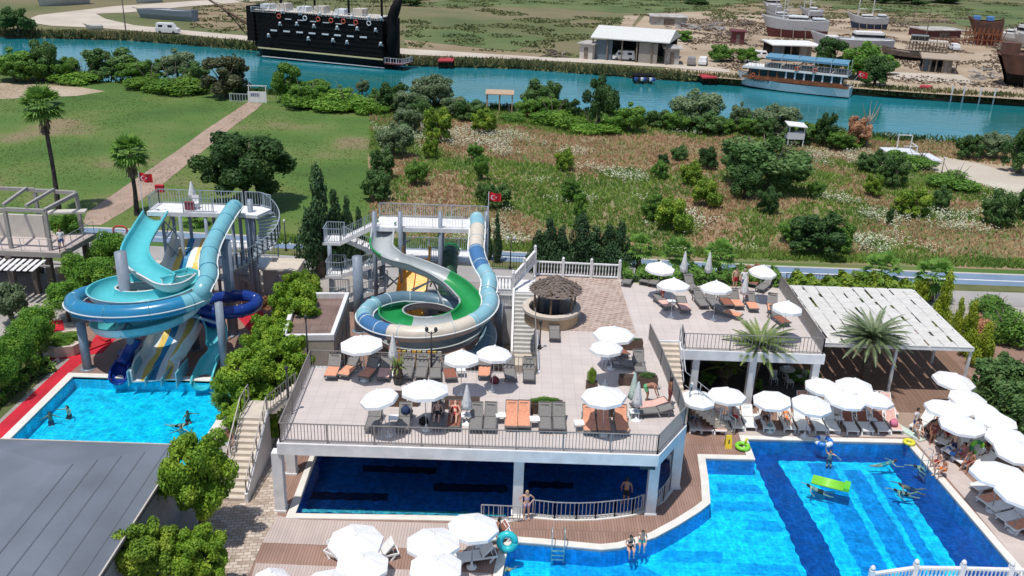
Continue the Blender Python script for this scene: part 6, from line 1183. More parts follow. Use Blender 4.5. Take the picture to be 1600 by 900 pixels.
# ================================================================ people
SK = [mat('tanned_skin', (.36, .17, .105), .5, var=.05), mat('fair_skin', (.56, .34, .25), .5, var=.05), mat('deep_tan_skin', (.24, .105, .065), .5, var=.05)]
HR = {k: plain(k+'_hair', c, .7) for k, c in dict(dark=(.015, .011, .009), brown=(.06, .035, .02), blond=(.40, .28, .14), grey=(.3, .29, .28)).items()}
CL = {k: plain(k+'_cloth', c, .8) for k, c in dict(black=(.012, .012, .014), navy=(.015, .03, .10), red=(.45, .02, .025), teal=(.03, .30, .34), white=(.7, .7, .7), green=(.12, .45, .2), pink=(.62, .18, .28), lilac=(.5, .36, .5), orange=(.75, .2, .04), blue=(.05, .14, .42), yellow=(.7, .5, .06), maroon=(.2, .03, .04)).items()}
TP = {}
def person_tpl(key, pel, che, nek, hd, el, wr, kn, an, toe, top=False, fem=False, long_=False):
    pel, che, nek, hd = map(V3, (pel, che, nek, hd)); X = Vector((1, 0, 0)); V = []; E = []; Rr = []
    def add(p, r, par=None): V.append(tuple(p)); Rr.append(r); i = len(V)-1; (E.append((par, i)) if par is not None else 0); return i
    ip = add(pel, .135); iw = add(pel.lerp(che, .5), .115 if fem else .125, ip); ic = add(che, .135 if fem else .15, iw); iu = add(che.lerp(nek, .65), .11, ic); ik = add(nek, .055, iu)
    ax = (hd-nek).normalized(); add_h = add(hd-ax*.04, .072, ik); ih = add(hd+ax*.05, .088, add_h); add(hd+ax*.12, .05, ih)
    sp = (che-pel).normalized(); fwd = X.cross(sp); fwd = -fwd if False else fwd; hf = X.cross(ax)
    add(hd+hf*.10-ax*.01, .014, add_h)
    for s in (-1, 1): add(hd+X*s*.085, .014, add_h)
    seg = []
    for s, k in ((-1, 0), (1, 1)):
        sh = che.lerp(nek, .72)+X*s*.175; e = V3(el[k]); w_ = V3(wr[k]); a = add(sh, .055, iu); b = add(sh.lerp(e, .5), .046, a); b = add(e, .037, b); c = add(e.lerp(w_, .5), .035, b); c = add(w_, .024, c)
        d = (w_-e).normalized(); sdv = d.cross(fwd); sdv = sdv.normalized() if sdv.length > .1 else X; pm = add(w_+d*.07, .03, c)
        for j, ln in ((-1.5, .07), (-.5, .085), (.5, .08), (1.5, .06)): q = add(w_+d*.10+sdv*j*.019, .009, pm); q = add(w_+d*(.10+ln*.5)+sdv*j*.022+fwd*.008, .009, q); add(w_+d*(.10+ln)+sdv*j*.022+fwd*.022, .008, q)
        q = add(w_+d*.05-sdv*.035*s, .010, pm); add(w_+d*.085-sdv*.05*s+fwd*.02, .009, q)
        hp = pel+X*s*.09-sp*.04; kk = V3(kn[k]); aa = V3(an[k]); tt = V3(toe[k]); a = add(hp, .098, ip); b = add(hp.lerp(kk, .5), .078, a); b = add(kk, .055, b); c = add(kk.lerp(aa, .35), .055, b); c = add(aa, .035, c); add(aa.lerp(tt, .55), .038, c); add(tt, .026, c+1)
        seg.append((hp, kk))
    me = bpy.data.meshes.new('skel'); me.from_pydata(V, E, []); o = bpy.data.objects.new('skel', me); COL.objects.link(o); o.modifiers.new('s', 'SKIN'); me.update()
    sv_ = me.skin_vertices[0].data if me.skin_vertices else None
    if sv_ is None: 
        me.attributes.new('x', 'FLOAT', 'POINT')
    for k, r in enumerate(Rr): sv_[k].radius = (r, r)
    sv_[0].use_root = True; sb = o.modifiers.new('b', 'SUBSURF'); sb.levels = 2
    dg = bpy.context.evaluated_depsgraph_get(); m2 = bpy.data.meshes.new_from_object(o.evaluated_get(dg)); bpy.data.objects.remove(o); m2.polygons.foreach_set('use_smooth', [True]*len(m2.polygons)); m2.materials.clear(); m2.materials.append(SK[0])
    root = T('person', 'x', 'person'); b_ = bpy.data.objects.new('body', m2); COL.objects.link(b_); b_.parent = root
    vs = [v.co.copy() for v in m2.vertices]; ns = [v.normal.copy() for v in m2.vertices]
    def shell(test, off, name, m):
        idx = {}; g = MB(); fs = [p for p in m2.polygons if test(p.center)]
        if not fs: return
        for p in fs:
            f = []
            for i in p.vertices:
                if i not in idx: idx[i] = len(g.v); g.v.append(tuple(vs[i]+ns[i]*off))
                f.append(idx[i])
            g.f.append(tuple(f)); g.m.append(0)
        g.build(name, m, root, True, local=True)
    def inseg(c, a, b, r, t0=0, t1=1): d = b-a; t = (c-a).dot(d)/d.length_squared; return t0 <= t <= t1 and (c-a-d*t).length < r
    low = lambda c: inseg(c, pel-sp*.16, pel+sp*.09, .26) and not any((c-V3(w)).length < .14 for w in list(wr)+list(el))
    legs = lambda c: any(inseg(c, a, b, .125, 0, .30 if fem else .55) for a, b in seg)
    shell((lambda c: low(c)) if fem else (lambda c: low(c) or legs(c)), .012, 'swimwear', CL['navy'])
    if fem: shell(lambda c: inseg(c, che-sp*.02, che+sp*.09, .17), .01, 'swim_top', CL['navy'])
    if top: shell(lambda c: inseg(c, pel, nek, .25, .0, .93) and not any((c-V3(w)).length < .1 for w in wr), .016, 'shirt', CL['white'])
    shell(lambda c: (c-hd).length < .2 and (c-hd).dot(ax) > -.075 and ((c-hd).dot(hf) < .045 or (c-hd).dot(ax) > .10), .016, 'hair', HR['dark'])
    if long_: MB().tube([hd-hf*.06+ax*.05, hd-hf*.11-ax*.05, hd-hf*.12-ax*.24], [.05, .075, .03], 8).build('ponytail', HR['dark'], root, True, local=True)
    g = MB()
    for s in (-1, 1): g.lathe([(.001, -.009), (.011, 0), (.001, .009)], 6, hd+hf*.083+X*s*.032+ax*.025, False)
    g.bar(hd+hf*.085-ax*.055-X*.022, hd+hf*.085-ax*.055+X*.022, .012, .008); g.build('face_features', plain('face_dark', (.08, .03, .025), .6), root, local=True)
    TP[key] = root; return root
L2 = lambda a, b: (a, b)
st_leg = dict(kn=[(-.11, -.01, .5), (.11, -.01, .5)], an=[(-.12, .03, .09), (.12, .03, .09)], toe=[(-.15, -.13, .03), (.15, -.13, .03)])
wk_leg = dict(kn=[(-.1, -.14, .52), (.11, .04, .5)], an=[(-.1, -.1, .1), (.12, .25, .13)], toe=[(-.12, -.26, .04), (.13, .12, .03)])
for fem in (0, 1):
    F = 'f' if fem else 'm'
    person_tpl('stand'+F, (0, 0, .93), (0, .01, 1.22), (0, .02, 1.46), (0, -.01, 1.58), [(-.27, .03, 1.14), (.27, .03, 1.14)], [(-.27, -.06, .9), (.27, -.06, .9)], fem=fem, long_=fem, **st_leg)
    person_tpl('hips'+F, (0, 0, .93), (0, .01, 1.22), (0, .02, 1.46), (0, -.01, 1.58), [(-.38, .08, 1.16), (.38, .08, 1.16)], [(-.2, -.04, 1.0), (.2, -.04, 1.0)], fem=fem, **st_leg)
    person_tpl('walk'+F, (0, 0, .93), (0, -.02, 1.22), (0, -.02, 1.46), (0, -.05, 1.58), [(-.26, .14, 1.16), (.26, -.08, 1.16)], [(-.24, .1, .92), (.24, -.28, 1.02)], fem=fem, long_=fem, **wk_leg)
    person_tpl('edge'+F, (0, .12, .13), (0, .14, .42), (0, .08, .66), (0, .02, .78), [(-.24, .16, .36), (.24, .16, .36)], [(-.2, -.1, .22), (.2, -.1, .22)], [(-.12, -.32, .14), (.12, -.32, .14)], [(-.12, -.34, -.2), (.12, -.32, -.2)], [(-.13, -.45, -.26), (.13, -.43, -.26)], fem=fem, long_=fem)
    person_tpl('recline'+F, (0, 1.1, .46), (0, 1.36, .60), (0, 1.55, .78), (0, 1.64, .86), [(-.3, 1.22, .52), (.3, 1.22, .52)], [(-.18, 1.0, .52), (.18, 1.0, .52)], [(-.12, .68, .60), (.12, .66, .52)], [(-.12, .32, .42), (.12, .24, .42)], [(-.13, .2, .52), (.13, .12, .52)], fem=fem, long_=False)
    person_tpl('sit'+F, (0, .1, .52), (0, .12, .82), (0, .06, 1.06), (0, 0, 1.18), [(-.26, .04, .78), (.26, .04, .78)], [(-.18, -.2, .62), (.18, -.2, .62)], [(-.14, -.34, .52), (.14, -.34, .52)], [(-.16, -.32, .1), (.16, -.3, .1)], [(-.17, -.5, .04), (.17, -.48, .04)], fem=fem, long_=fem)
    person_tpl('swim'+F, (0, .1, -.16), (0, -.2, -.06), (0, -.42, .0), (0, -.53, .1), [(-.36, -.5, -.08), (.36, -.42, -.08)], [(-.42, -.78, -.05), (.55, -.28, -.12)], [(-.14, .55, -.26), (.12, .5, -.3)], [(-.2, .95, -.2), (.15, .85, -.36)], [(-.22, 1.1, -.18), (.17, 1.0, -.34)], fem=fem)
person_tpl('treadm', (0, .05, -.45), (0, .03, -.16), (0, 0, .1), (0, -.03, .22), [(-.34, -.08, -.02), (.34, -.08, -.02)], [(-.52, -.28, .02), (.5, -.3, -.02)], [(-.12, -.2, -.75), (.12, -.18, -.75)], [(-.12, .1, -.92), (.12, .1, -.92)], [(-.13, -.05, -.96), (.13, -.05, -.96)])
person_tpl('bendm', (0, .12, .92), (0, -.18, 1.08), (0, -.4, 1.02), (0, -.52, .95), [(-.22, -.42, .78), (.22, -.42, .78)], [(-.18, -.52, .55), (.18, -.52, .55)], **st_leg)
person_tpl('wavem', (0, .05, -.35), (0, .03, -.06), (0, 0, .2), (0, -.03, .32), [(-.3, .02, .38), (.34, -.08, .1)], [(-.34, -.05, .66), (.52, -.28, .05)], [(-.12, -.2, -.65), (.12, -.18, -.65)], [(-.12, .1, -.92), (.12, .1, -.92)], [(-.13, -.05, -.96), (.13, -.05, -.96)])
person_tpl('standt', (0, 0, .93), (0, .01, 1.22), (0, .02, 1.46), (0, -.01, 1.58), [(-.27, .03, 1.14), (.27, .03, 1.14)], [(-.24, -.12, .95), (.26, -.1, .92)], top=True, **st_leg)
def person(key, px, py, z, rz, sk, cl, hair, label, s=1., loc=None, group=None):
    loc = loc or W(px, py, z); c = CL[cl]; ms = dict(body=SK[sk], swimwear=c, swim_top=c, shirt=c, hair=HR[hair], ponytail=HR[hair])
    if key == 'standt': ms['swimwear'] = CL['blue' if cl == 'white' else 'black']
    return dup(TP[key], loc, rz, label, group, ms, s)
WZ = -.09; SZ = -.2
PEOPLE = [('hipsf', 822, 811, .06, .1, 1, 'lilac', 'blond', 'woman in pastel swimsuit standing hands on hips by middle pillar'), ('standm', 977, 790, .02, 2.9, 0, 'black', 'dark', 'bare chested man in black shorts standing behind curved railing'),
 ('edgef', 985, 859, .05, .1, 1, 'black', 'dark', 'woman in black swimsuit sitting on pool edge by curve'), ('edgem', 1003, 850, .05, -.1, 1, 'teal', 'brown', 'man in teal shorts sitting on pool edge by curve'),
 ('walkm', 360, 712, 1.0, .1, 0, 'white', 'dark', 'shirtless man in white shorts walking down side staircase'), ('bendm', 1011, 628, 4, 1.3, 0, 'green', 'grey', 'man in green shorts bending over lounger on terrace'), ('standm', 1045, 634, 4, 1.6, 2, 'maroon', 'dark', 'deeply tanned man standing against slanted terrace railing'),
 ('standm', 616, 570, 4, .2, 0, 'teal', 'dark', 'bare chested boy standing before closed terrace parasol'), ('standt', 98, 391, 3.6, .3, 1, 'white', 'brown', 'person in white clothes and white cap standing on pavilion deck'),
 ('walkm', 1034, 472, 4, .6, 0, 'maroon', 'brown', 'person standing behind pink towel lounger on upper terrace'), ('standt', 1160, 455, 4, 0, 1, 'white', 'white' if 0 else 'grey', 'person in white top standing right of upper terrace parasols'), ('standm', 1147, 453, 4, .3, 1, 'red', 'dark', 'person in red shorts standing beside person in white top'),
 ('stand'+'m', 779, 850, .05, 1.5, 0, 'navy', 'dark', 'thin child holding turquoise ring near bottom parasols'), ('swimf', 787, 884, SZ, .6, 1, 'pink', 'blond', 'child climbing from pool under bottom parasols'),
 ('treadm', 78, 650, SZ, .5, 0, 'navy', 'dark', 'swimmer by left edge of slide pool, nearer one'), ('treadm', 106, 640, SZ, -.4, 1, 'black', 'dark', 'swimmer by left edge of slide pool, farther one'), ('treadm', 293, 648, SZ, .9, 0, 'red', 'dark', 'swimmer in red upright at right of slide pool'), ('swimf', 281, 662, SZ, 1.2, 1, 'black', 'dark', 'swimmer floating low just below the upright swimmer in red'), ('treadm', 283, 672, SZ, .2, 1, 'black', 'dark', 'small swimmer nearest the grey roof in slide pool'), ('swimm', 283, 699, SZ, .2, 1, 'navy', 'dark', 'head of swimmer at grey roof corner of slide pool'),
 ('wavem', 1297, 712, SZ, -.2, 1, 'navy', 'brown', 'swimmer raising one arm below blue swim ring'), ('swimf', 1385, 722, SZ, 1.6, 1, 'teal', 'brown', 'swimmer on back near far right of big pool'), ('swimm', 1277, 763, SZ, -1.8, 1, 'black', 'dark', 'swimmer pushing the lime green air mattress'), ('swimf', 1412, 768, SZ, -1.5, 1, 'black', 'dark', 'woman floating on her back near right pool wall'), ('swimm', 1420, 760, SZ, -1.7, 0, 'navy', 'brown', 'swimmer beside the floating woman near right wall'), ('swimm', 1441, 729, SZ, -1.3, 1, 'navy', 'dark', 'swimmer holding pool ladder at right edge'),
 ('sitm', 1462, 732, 0, -1.2, 1, 'red', 'dark', 'child bending beside the right pool ladder'), ('standm', 1488, 712, 0, -1.0, 1, 'navy', 'dark', 'child standing in dark swimsuit by watermelon ring'), ('sitf', 1470, 745, 0, -1.3, 1, 'orange', 'dark', 'person seated at pool edge right of ladder'),
 ('sitf', 1501, 722, .0, -1.0, 0, 'pink', 'dark', 'woman in pink bikini seated on white lounger right side'), ('sitm', 1512, 735, .0, -1.1, 0, 'maroon', 'dark', 'man with bare back seated on white lounger right side'), ('sitf', 1535, 722, .0, -1.6, 2, 'black', 'dark', 'tanned woman leaning back on white lounger right side'),
 ('standt', 1427, 676, 0, .8, 1, 'white', 'dark', 'person in white shirt carrying board at pool corner'), ('sitf', 1432, 684, 0, .3, 1, 'white', 'brown', 'woman seated under corner parasols nearest the pool'), ('sitm', 1451, 686, 0, .2, 0, 'black', 'dark', 'man seated under corner parasols beside red haired woman'), ('sitf', 1463, 680, 0, -.2, 0, 'maroon', 'dark', 'woman in maroon seated under corner parasols'), ('sitm', 1478, 690, 0, -.3, 1, 'red', 'dark', 'person in bright red top seated under corner parasols'), ('standf', 1455, 694, 0, .2, 0, 'maroon', 'brown', 'woman in maroon standing at corner of the pool paving')]
# ================================================================ parasols, loungers, towels
def parasol_tpl(closed, m):
    root = T('parasol', 'x', 'parasol'); n = 8
    MB().tube([(0, 0, 0), (0, 0, 2.5)], .028, 8).build('pole', M['alu'], root, True, local=True); MB().lathe([(.3, 0), (.3, .07), (.08, .12), (.05, .35)], 16).build('base', M['whiteplastic'], root, True, local=True)
    g = MB()
    if not closed:
        r = 1.42; prof = [(0, 2.66), (.3, 2.60), (.75, 2.46), (1.15, 2.31), (1.42, 2.19), (1.43, 2.04)]; ms = 16; P = []
        for j, (rr, z) in enumerate(prof):
            for k in range(ms):
                a = 2*PI*k/ms; even = k % 2 == 0; f = 1 if even else math.cos(PI/8)*1.0; zz = z-(0 if even else .055*math.sin(PI*min(1, rr/1.42)))
                if j == 5 and not even: zz -= .02
                P.append((rr*f*math.cos(a), rr*f*math.sin(a), zz))
        fs = [(j*ms+k, j*ms+(k+1) % ms, (j+1)*ms+(k+1) % ms, (j+1)*ms+k) for j in range(5) for k in range(ms)]
        g.raw(P, fs).build('canopy', m, root, local=True)
        MB().lathe([(.16, 2.64), (.09, 2.70), (.03, 2.74)], 8, cap=False).build('vent_cap', m, root, local=True)
        for k in range(8): a = 2*PI*k/8; MB().bar((.04, 0, 2.6), (1.38, 0, 2.15), .02).build('rib', M['alu'], root, local=True).rotation_euler = (0, 0, a)
    else:
        g.lathe([(.03, 2.75), (.07, 2.5), (.13, 2.0), (.2, 1.45), (.24, 1.1), (.19, 1.05)], 14, cap=False)
        for i, (x, y, z) in enumerate(g.v): k = i % 14; f = 1.18 if k % 2 else .82; g.v[i] = (x*f, y*f, z)
        g.build('folded_canopy', m, root, True, local=True); MB().lathe([(.17, 1.6), (.185, 1.63), (.17, 1.67)], 12, cap=False).build('strap', M['canvas2'], root, True, local=True)
    return root
PO = parasol_tpl(False, M['canvas']); PC = parasol_tpl(True, M['canvas2']); rg = random.Random(5)
def parasol(cx, cy, wpx, zf, label, grp='open white parasols', tilt=None, h=1.):
    b = W(cx, cy, zf+2.38*h); b.z = zf; s = wpx/SCL((b.x, b.y, zf+2.3))/2.72
    o = dup(PO, b, rg.random()*6, label, grp, None, (s, s, h)); tx, ty = tilt or (rg.uniform(-.07, .07), rg.uniform(-.07, .07)); o.rotation_euler = (tx, ty, o.rotation_euler.z)
def cparasol(cx, ytop, zf, label, m=None, h=1., by=None):
    b = W(cx, by, zf) if by else W(cx, ytop, zf+2.7*h); b.z = zf; dup(PC, b, 0, label, 'closed parasols', {'folded_canopy': m} if m else None, (1.1, 1.1, h))
TPAR = [(568, 533, 66, 'by teal slide mats at rear left of terrace'), (607, 615, 58, 'above dark planter at front left of terrace'), (666, 606, 74, 'largest of the terrace, right of potted palm'), (721, 557, 55, 'left one of touching pair on rear terrace'), (770, 549, 54, 'right one of touching pair on rear terrace'), (959, 518, 62, 'over long planter right of patterned tiles'), (950, 540, 51, 'over table just below the planter parasol'), (948, 614, 68, 'over dark green hedge box near slanted railing')]
for cx, cy, w_, d in TPAR: parasol(cx, cy, w_, 4, 'open white parasol '+d, 'open parasols on the lower terrace', (.14, -.16) if cx == 607 else None)
for k, (cx, cy, w_) in enumerate(((1029, 415, 45), (1054, 443, 50), (1121, 447, 48), (1189, 420, 41), (1229, 478, 46))): parasol(cx, cy, w_, 4, 'open white parasol on upper terrace '+['at back left hedge', 'over the pink towel sunbathers', 'over row of grey loungers', 'at back right corner hedge', 'over red chair by right railing'][k], 'open parasols on the upper terrace')
for q in ((615, 529, 4, 'closed white parasol behind the standing boy on rear terrace', None, 1, 585), (729, 589, 4, 'closed white parasol above planter box at front of terrace', None, .9, 662), (987, 573, 4, 'closed pale green parasol beside bending man', M['canvasgreen'], 1, 648), (993, 592, 4, 'closed white parasol just in front of green one', None, .9, 656), (1066, 407, 4, 'closed parasol against upper hedge, left one', None, 1, 444), (1104, 407, 4, 'closed parasol against upper hedge, right one', None, 1, 445), (1160, 437, 4, 'closed parasol beside person in white top', None, .9, 478), (302, 270, 7.6, 'closed white parasol on left slide tower platform', None, .75, 322)): cparasol(q[0], q[1], q[2], q[3], q[4], q[5]*.9, q[6])
cxs = [(1089, 617, 52), (1136, 614, 58), (1211, 620, 58), (1266, 626, 60), (1286, 600, 57), (1336, 599, 56), (1318, 620, 60), (1366, 621, 54)]
for k, (cx, cy, w_) in enumerate(cxs): parasol(cx, cy, w_, 0, 'open white parasol behind big pool, '+['leftmost beside terrace wall', 'second from left', 'third from left', 'front one in the middle of cluster', 'back left of clustered four', 'back right of clustered four', 'front right but one', 'rightmost of the row'][k], 'parasols along the far pool side')
for k, (cx, cy, w_) in enumerate(((1487, 590, 62), (1509, 617, 56), (1480, 636, 66), (1532, 637, 58), (1506, 660, 68), (1555, 653, 62), (1577, 678, 62), (1592, 698, 66), (1566, 738, 84), (1600, 768, 84))): parasol(cx, cy, w_, 0, 'open white parasol right of big pool, '+['farthest, beside pergola post', 'second farthest', 'front left one at pool corner', 'behind the corner pair', 'second of corner pair by red towels', 'third in back row', 'fourth in back row', 'fifth in back row at photo edge', 'large one above grey towel lounger', 'nearest at right photo edge'][k], 'parasols along the right pool side')
for k, (cx, cy, w_) in enumerate(((557, 838, 84), (565, 880, 82), (680, 845, 84), (682, 881, 82), (738, 820, 78), (420, 898, 56), (512, 912, 84))): parasol(cx, cy, w_, 0, 'open white parasol on lower deck, '+['upper of left pair beside yellow cloth', 'lower of left pair', 'upper of middle pair', 'lower of middle pair', 'highest, overlapping railing by pillar', 'cut by bottom edge at far left', 'cut by bottom edge beside left pair'][k], 'parasols on the lower deck')
SLG = mat('grey_sling', (.20, .19, .18), .75, var=.1, scale=8); FRD = plain('lounger_frame_grey', (.16, .15, .145), .45, metal=.3); SLW = plain('white_slats', (.72, .72, .70), .4); ORT = mat('orange_towel', (.70, .31, .19), .95, var=.12, scale=5, bump=.5, bscale=40); PKT = mat('pink_towel', (.70, .42, .36), .95, var=.1, scale=5); BRT = mat('rust_towel', (.27, .10, .065), .95, var=.12, scale=5)
def surf(ang, g, w_, t, y0=0., y1=2.0, off=0.):
    H = 1.22; c, s = math.cos(ang), math.sin(ang)
    def P(y): return (y, .33+off) if y <= H else (H+(y-H)*c-off*s, .33+(y-H)*s+off*c)
    n = 12
    for k in range(n):
        a, b = y0+(y1-y0)*k/n, y0+(y1-y0)*(k+1)/n; (ya, za), (yb, zb) = P(a), P(b)
        g.raw([(-w_/2, ya, za-t), (w_/2, ya, za-t), (w_/2, yb, zb-t), (-w_/2, yb, zb-t), (-w_/2, ya, za), (w_/2, ya, za), (w_/2, yb, zb), (-w_/2, yb, zb)], [(3, 2, 1, 0), (4, 5, 6, 7), (0, 1, 5, 4), (1, 2, 6, 5), (2, 3, 7, 6), (3, 0, 4, 7)])
    return g
def lounger_tpl(white, ang):
    root = T('sun_lounger', 'x', 'sun lounger'); fr = M['whiteplastic'] if white else FRD; sl_ = SLW if white else SLG; H = 1.22; yt, zt_ = H+.76*math.cos(ang), .33+.76*math.sin(ang)
    surf(ang, MB(), .58, .025, .05, 1.2).build('seat', sl_, root, local=True); surf(ang, MB(), .58, .025, 1.24, 1.98).build('backrest', sl_, root, local=True)
    g = MB()
    for s in (-1, 1): g.bar((s*.31, 0, .3), (s*.31, 1.95, .3), .05, .06 if not white else .09).bar((s*.31, H, .33), (s*.31, yt, zt_), .045)
    g.bar((-.31, .02, .3), (.31, .02, .3), .05).bar((-.31, 1.95, .3), (.31, 1.95, .3), .05).bar((-.31, yt, zt_), (.31, yt, zt_), .045); g.build('frame', fr, root, local=True)
    for y in (.22, 1.7):
        for s in (-1, 1): MB().bar((s*.3, y+(.12 if white else 0), .3), (s*.32, y-(.12 if white else 0), 0), .05 if not white else .08).build('leg', fr, root, local=True)
    MB().bar((0, 1.75, .3), (0, yt-.12, zt_-.08), .4, .03).build('back_support', fr, root, local=True); return root
LT = {(w_, a): lounger_tpl(w_, R(a)) for w_ in (0, 1) for a in (14, 48)}; TW = {}
def towel_tpl(ang, y0=.1, y1=1.95): o = surf(R(ang), MB(), .64, .012, y0, y1, .016).build('towel', ORT); tag(o, 'x', 'towel'); return o
TW = {(a, k): towel_tpl(a, *yy) for a in (14, 48) for k, yy in (('full', (.1, 1.95)), ('seat', (.08, 1.16)), ('back', (1.1, 1.97)))}
def lounger(px, py, z, rz, white, ang, label, grp, towel=None, tl=None, who=None, s=1.):
    loc = W(px, py, z); loc -= Matrix.Rotation(rz, 3, 'Z')@Vector((0, .95, 0))*s
    dup(LT[white, ang], loc, rz, label, grp, None, s)
    if towel:
        t = TW[ang, 'back' if (white and towel is BRT) else ('seat' if 'rear' in label or 'upper' in label else 'full')].copy(); COL.objects.link(t); t.location = loc; t.rotation_euler = (0, 0, rz); t.scale = (s,)*3; t.material_slots[0].link = 'OBJECT'; t.material_slots[0].material = towel; nm = {ORT: 'orange', PKT: 'pink', BRT: 'rust red'}.get(towel, 'white'); tag(t, f'{nm} towel on the {label.replace("sun lounger ", "lounger ")}', 'towel', 'towels spread on loungers')
    if who: key, sk, cl, hair = who; person(key, 0, 0, 0, rz, sk, cl, hair, {'m': 'man', 'f': 'woman'}[key[-1]]+f' in {cl} lying on '+' '.join(label.replace('sun lounger ', 'lounger ').replace(' row', '').replace('grey ', '').replace('white ', '').split()[:11]), s*.97, loc)
O1 = [ORD[k] for k in range(20)]
fr_row = [(584, 664, None, None, 'below tilted parasol'), (632, 664, None, None, 'beside black bag'), (683, 660, None, ('reclinem', 1, 'black', 'dark'), 'left of red swimsuit woman'), (710, 661, BRT, ('reclinef', 1, 'red', 'brown'), 'left of closed parasol'), (744, 664, None, None, 'right of closed parasol'), (766, 664, None, None, 'between grey ones left of orange towels'), (799, 661, ORT, None, 'first orange one'), (818, 661, ORT, None, 'second orange one'), (851, 664, None, None, 'before green planter, left one'), (873, 664, None, None, 'before green planter, right one'), (920, 668, ORT, None, 'right of small white table'), (942, 668, ORT, None, 'middle of last three'), (970, 668, ORT, None, 'last by the corner')]
for k, (x, y, t, w_, d) in enumerate(fr_row): lounger(x, y, 4, 0, 0, 48, f'grey sun lounger in front terrace row {d}', 'grey loungers in front terrace row', t, None, w_)
bk = [(521, 586, ORT, None), (547, 585, ORT, None), (578, 588, ORT, None), (602, 588, PKT, None), (637, 587, None, ('sitf', 0, 'pink', 'dark')), (659, 587, None, None), (680, 588, None, None), (702, 589, BRT, None), (757, 586, ORT, None), (796, 589, None, None), (826, 591, None, None)]
for k, (x, y, t, w_) in enumerate(bk): lounger(x, y-2, 4, (.0, -.3, -.25, 0, 0, 0, .1, .2, 0, .1, 0)[k], 0, 48, f'grey sun lounger in rear terrace row, {ORD[k] if k < 10 else "rightmost"}', 'grey loungers in rear terrace row', t, None, w_ and None)
for q in ((866, 526, 0, 14, None, 'alone below the thatched bar'), (963, 552, .5, 14, BRT, 'under parasol below long planter'), (978, 575, 1.5, 48, None, 'beside low planter near pale green parasol'), (998, 577, 0, 48, None, 'behind low planter right of pale green parasol'), (1012, 640, -1.3, 14, PKT, 'before the bending man'), (1020, 649, -1.4, 14, None, 'below the bending man')): lounger(q[0], q[1], 4, q[2], 0, q[3], f'grey sun lounger {q[5]}', 'single grey loungers on the lower terrace', q[4])
up = [(981, 442, -.3, 48, None, 'at back left corner'), (1010, 440, -.4, 48, None, 'under back left parasol, left one'), (1024, 443, -.4, 48, None, 'under back left parasol, right one'), (1036, 478, .35, 14, PKT, 'pink one left of small red marker'), (1067, 483, .05, 14, PKT, 'under seated sunbather'), (1079, 452, .2, 48, None, 'behind second parasol'), (1094, 476, .15, 48, None, 'first of four in a row'), (1112, 476, .15, 48, None, 'second of four in a row'), (1132, 475, .1, 48, BRT, 'third of four in a row'), (1149, 477, .1, 48, ORT, 'last of four in a row'), (1173, 481, 0, 48, ORT, 'orange one right of the row'), (1137, 494, .9, 14, ORT, 'orange one lying askew behind palm'), (1193, 452, -.6, 48, None, 'under back right parasol'), (1180, 444, -.5, 48, BRT, 'rust one by the hedge'), (1206, 484, -.2, 48, ORT, 'left of right railing parasol'), (1216, 503, .3, 48, BRT, 'red one by right railing')]
for x, y, rz, a, t, d in up: lounger(x, y, 4, rz, 0, a, f'grey sun lounger on upper terrace {d}', 'grey loungers on the upper terrace', t)
mr = [(1083, 666, None, ('reclinem', 1, 'blue', 'dark')), (1101, 667, PKT, ('reclinef', 0, 'black', 'dark')), (1121, 668, PKT, None), (1148, 663, None, ('reclinem', 1, 'red', 'brown')), (1168, 662, None, None), (1196, 664, None, ('reclinem', 0, 'black', 'dark')), (1228, 665, None, ('reclinef', 1, 'orange', 'dark')), (1250, 666, None, None), (1276, 667, None, None), (1296, 667, None, None), (1325, 668, BRT, None), (1348, 668, BRT, None), (1373, 668, BRT, None), (1393, 667, PKT, None)]
for k, (x, y, t, w_) in enumerate(mr): lounger(x, y, 0, 0, 1, 48, f'white sun lounger behind big pool, {ORD[k] if k < 13 else "rightmost"} in front row', 'white loungers in front row behind big pool', t, None, w_)
for k, (x, y, t) in enumerate(((1255, 640, ORT), (1302, 642, BRT), (1328, 640, BRT), (1345, 644, None), (1375, 640, BRT), (1386, 642, PKT))): lounger(x, y, 0, 0, 1, 48, f'white sun lounger half under parasols, {ordl(k, 6)} in back row', 'white loungers in back row behind big pool', t)
rs = [(1440, 668, .9, None, 'at corner beside striped board'), (1462, 676, .7, BRT, 'under corner parasols'), (1478, 690, .8, None, 'second under corner parasols'), (1492, 706, 1.0, None, 'holding the blue ring'), (1513, 722, 1.2, None, 'with two seated women'), (1537, 690, 1.2, BRT, 'with rust towel in back row'), (1556, 700, 1.2, ORT, 'with orange towel in back row'), (1530, 732, 1.2, None, 'below the seated women'), (1541, 764, 1.2, BRT, 'before large grey towel'), (1552, 784, 1.2, ORT, 'with orange cushion'), (1568, 796, 1.2, None, 'right of orange cushion'), (1583, 812, 1.2, None, 'second lowest at photo edge'), (1598, 826, 1.2, ORT, 'lowest at photo edge'), (1520, 668, 1.0, None, 'under back row parasols'), (1545, 676, 1.0, None, 'between back row parasols')]
for x, y, rz, t, d in rs: lounger(x, y, 0, -rz, 1, 14 if y % 2 else 48, f'white sun lounger right of pool {d}', 'white loungers right of big pool', t)
for x, y, rz, t, d in ((768, 846, -1.2, BRT, 'under highest lower deck parasol'), (742, 876, -1.3, None, 'right of middle pair parasols'), (588, 874, -1.2, None, 'right of left pair parasols'), (538, 876, 1.0, None, 'left of left pair parasols')): lounger(x, y, 0, rz, 1, 48, f'white sun lounger {d}', 'white loungers on the lower deck', t)
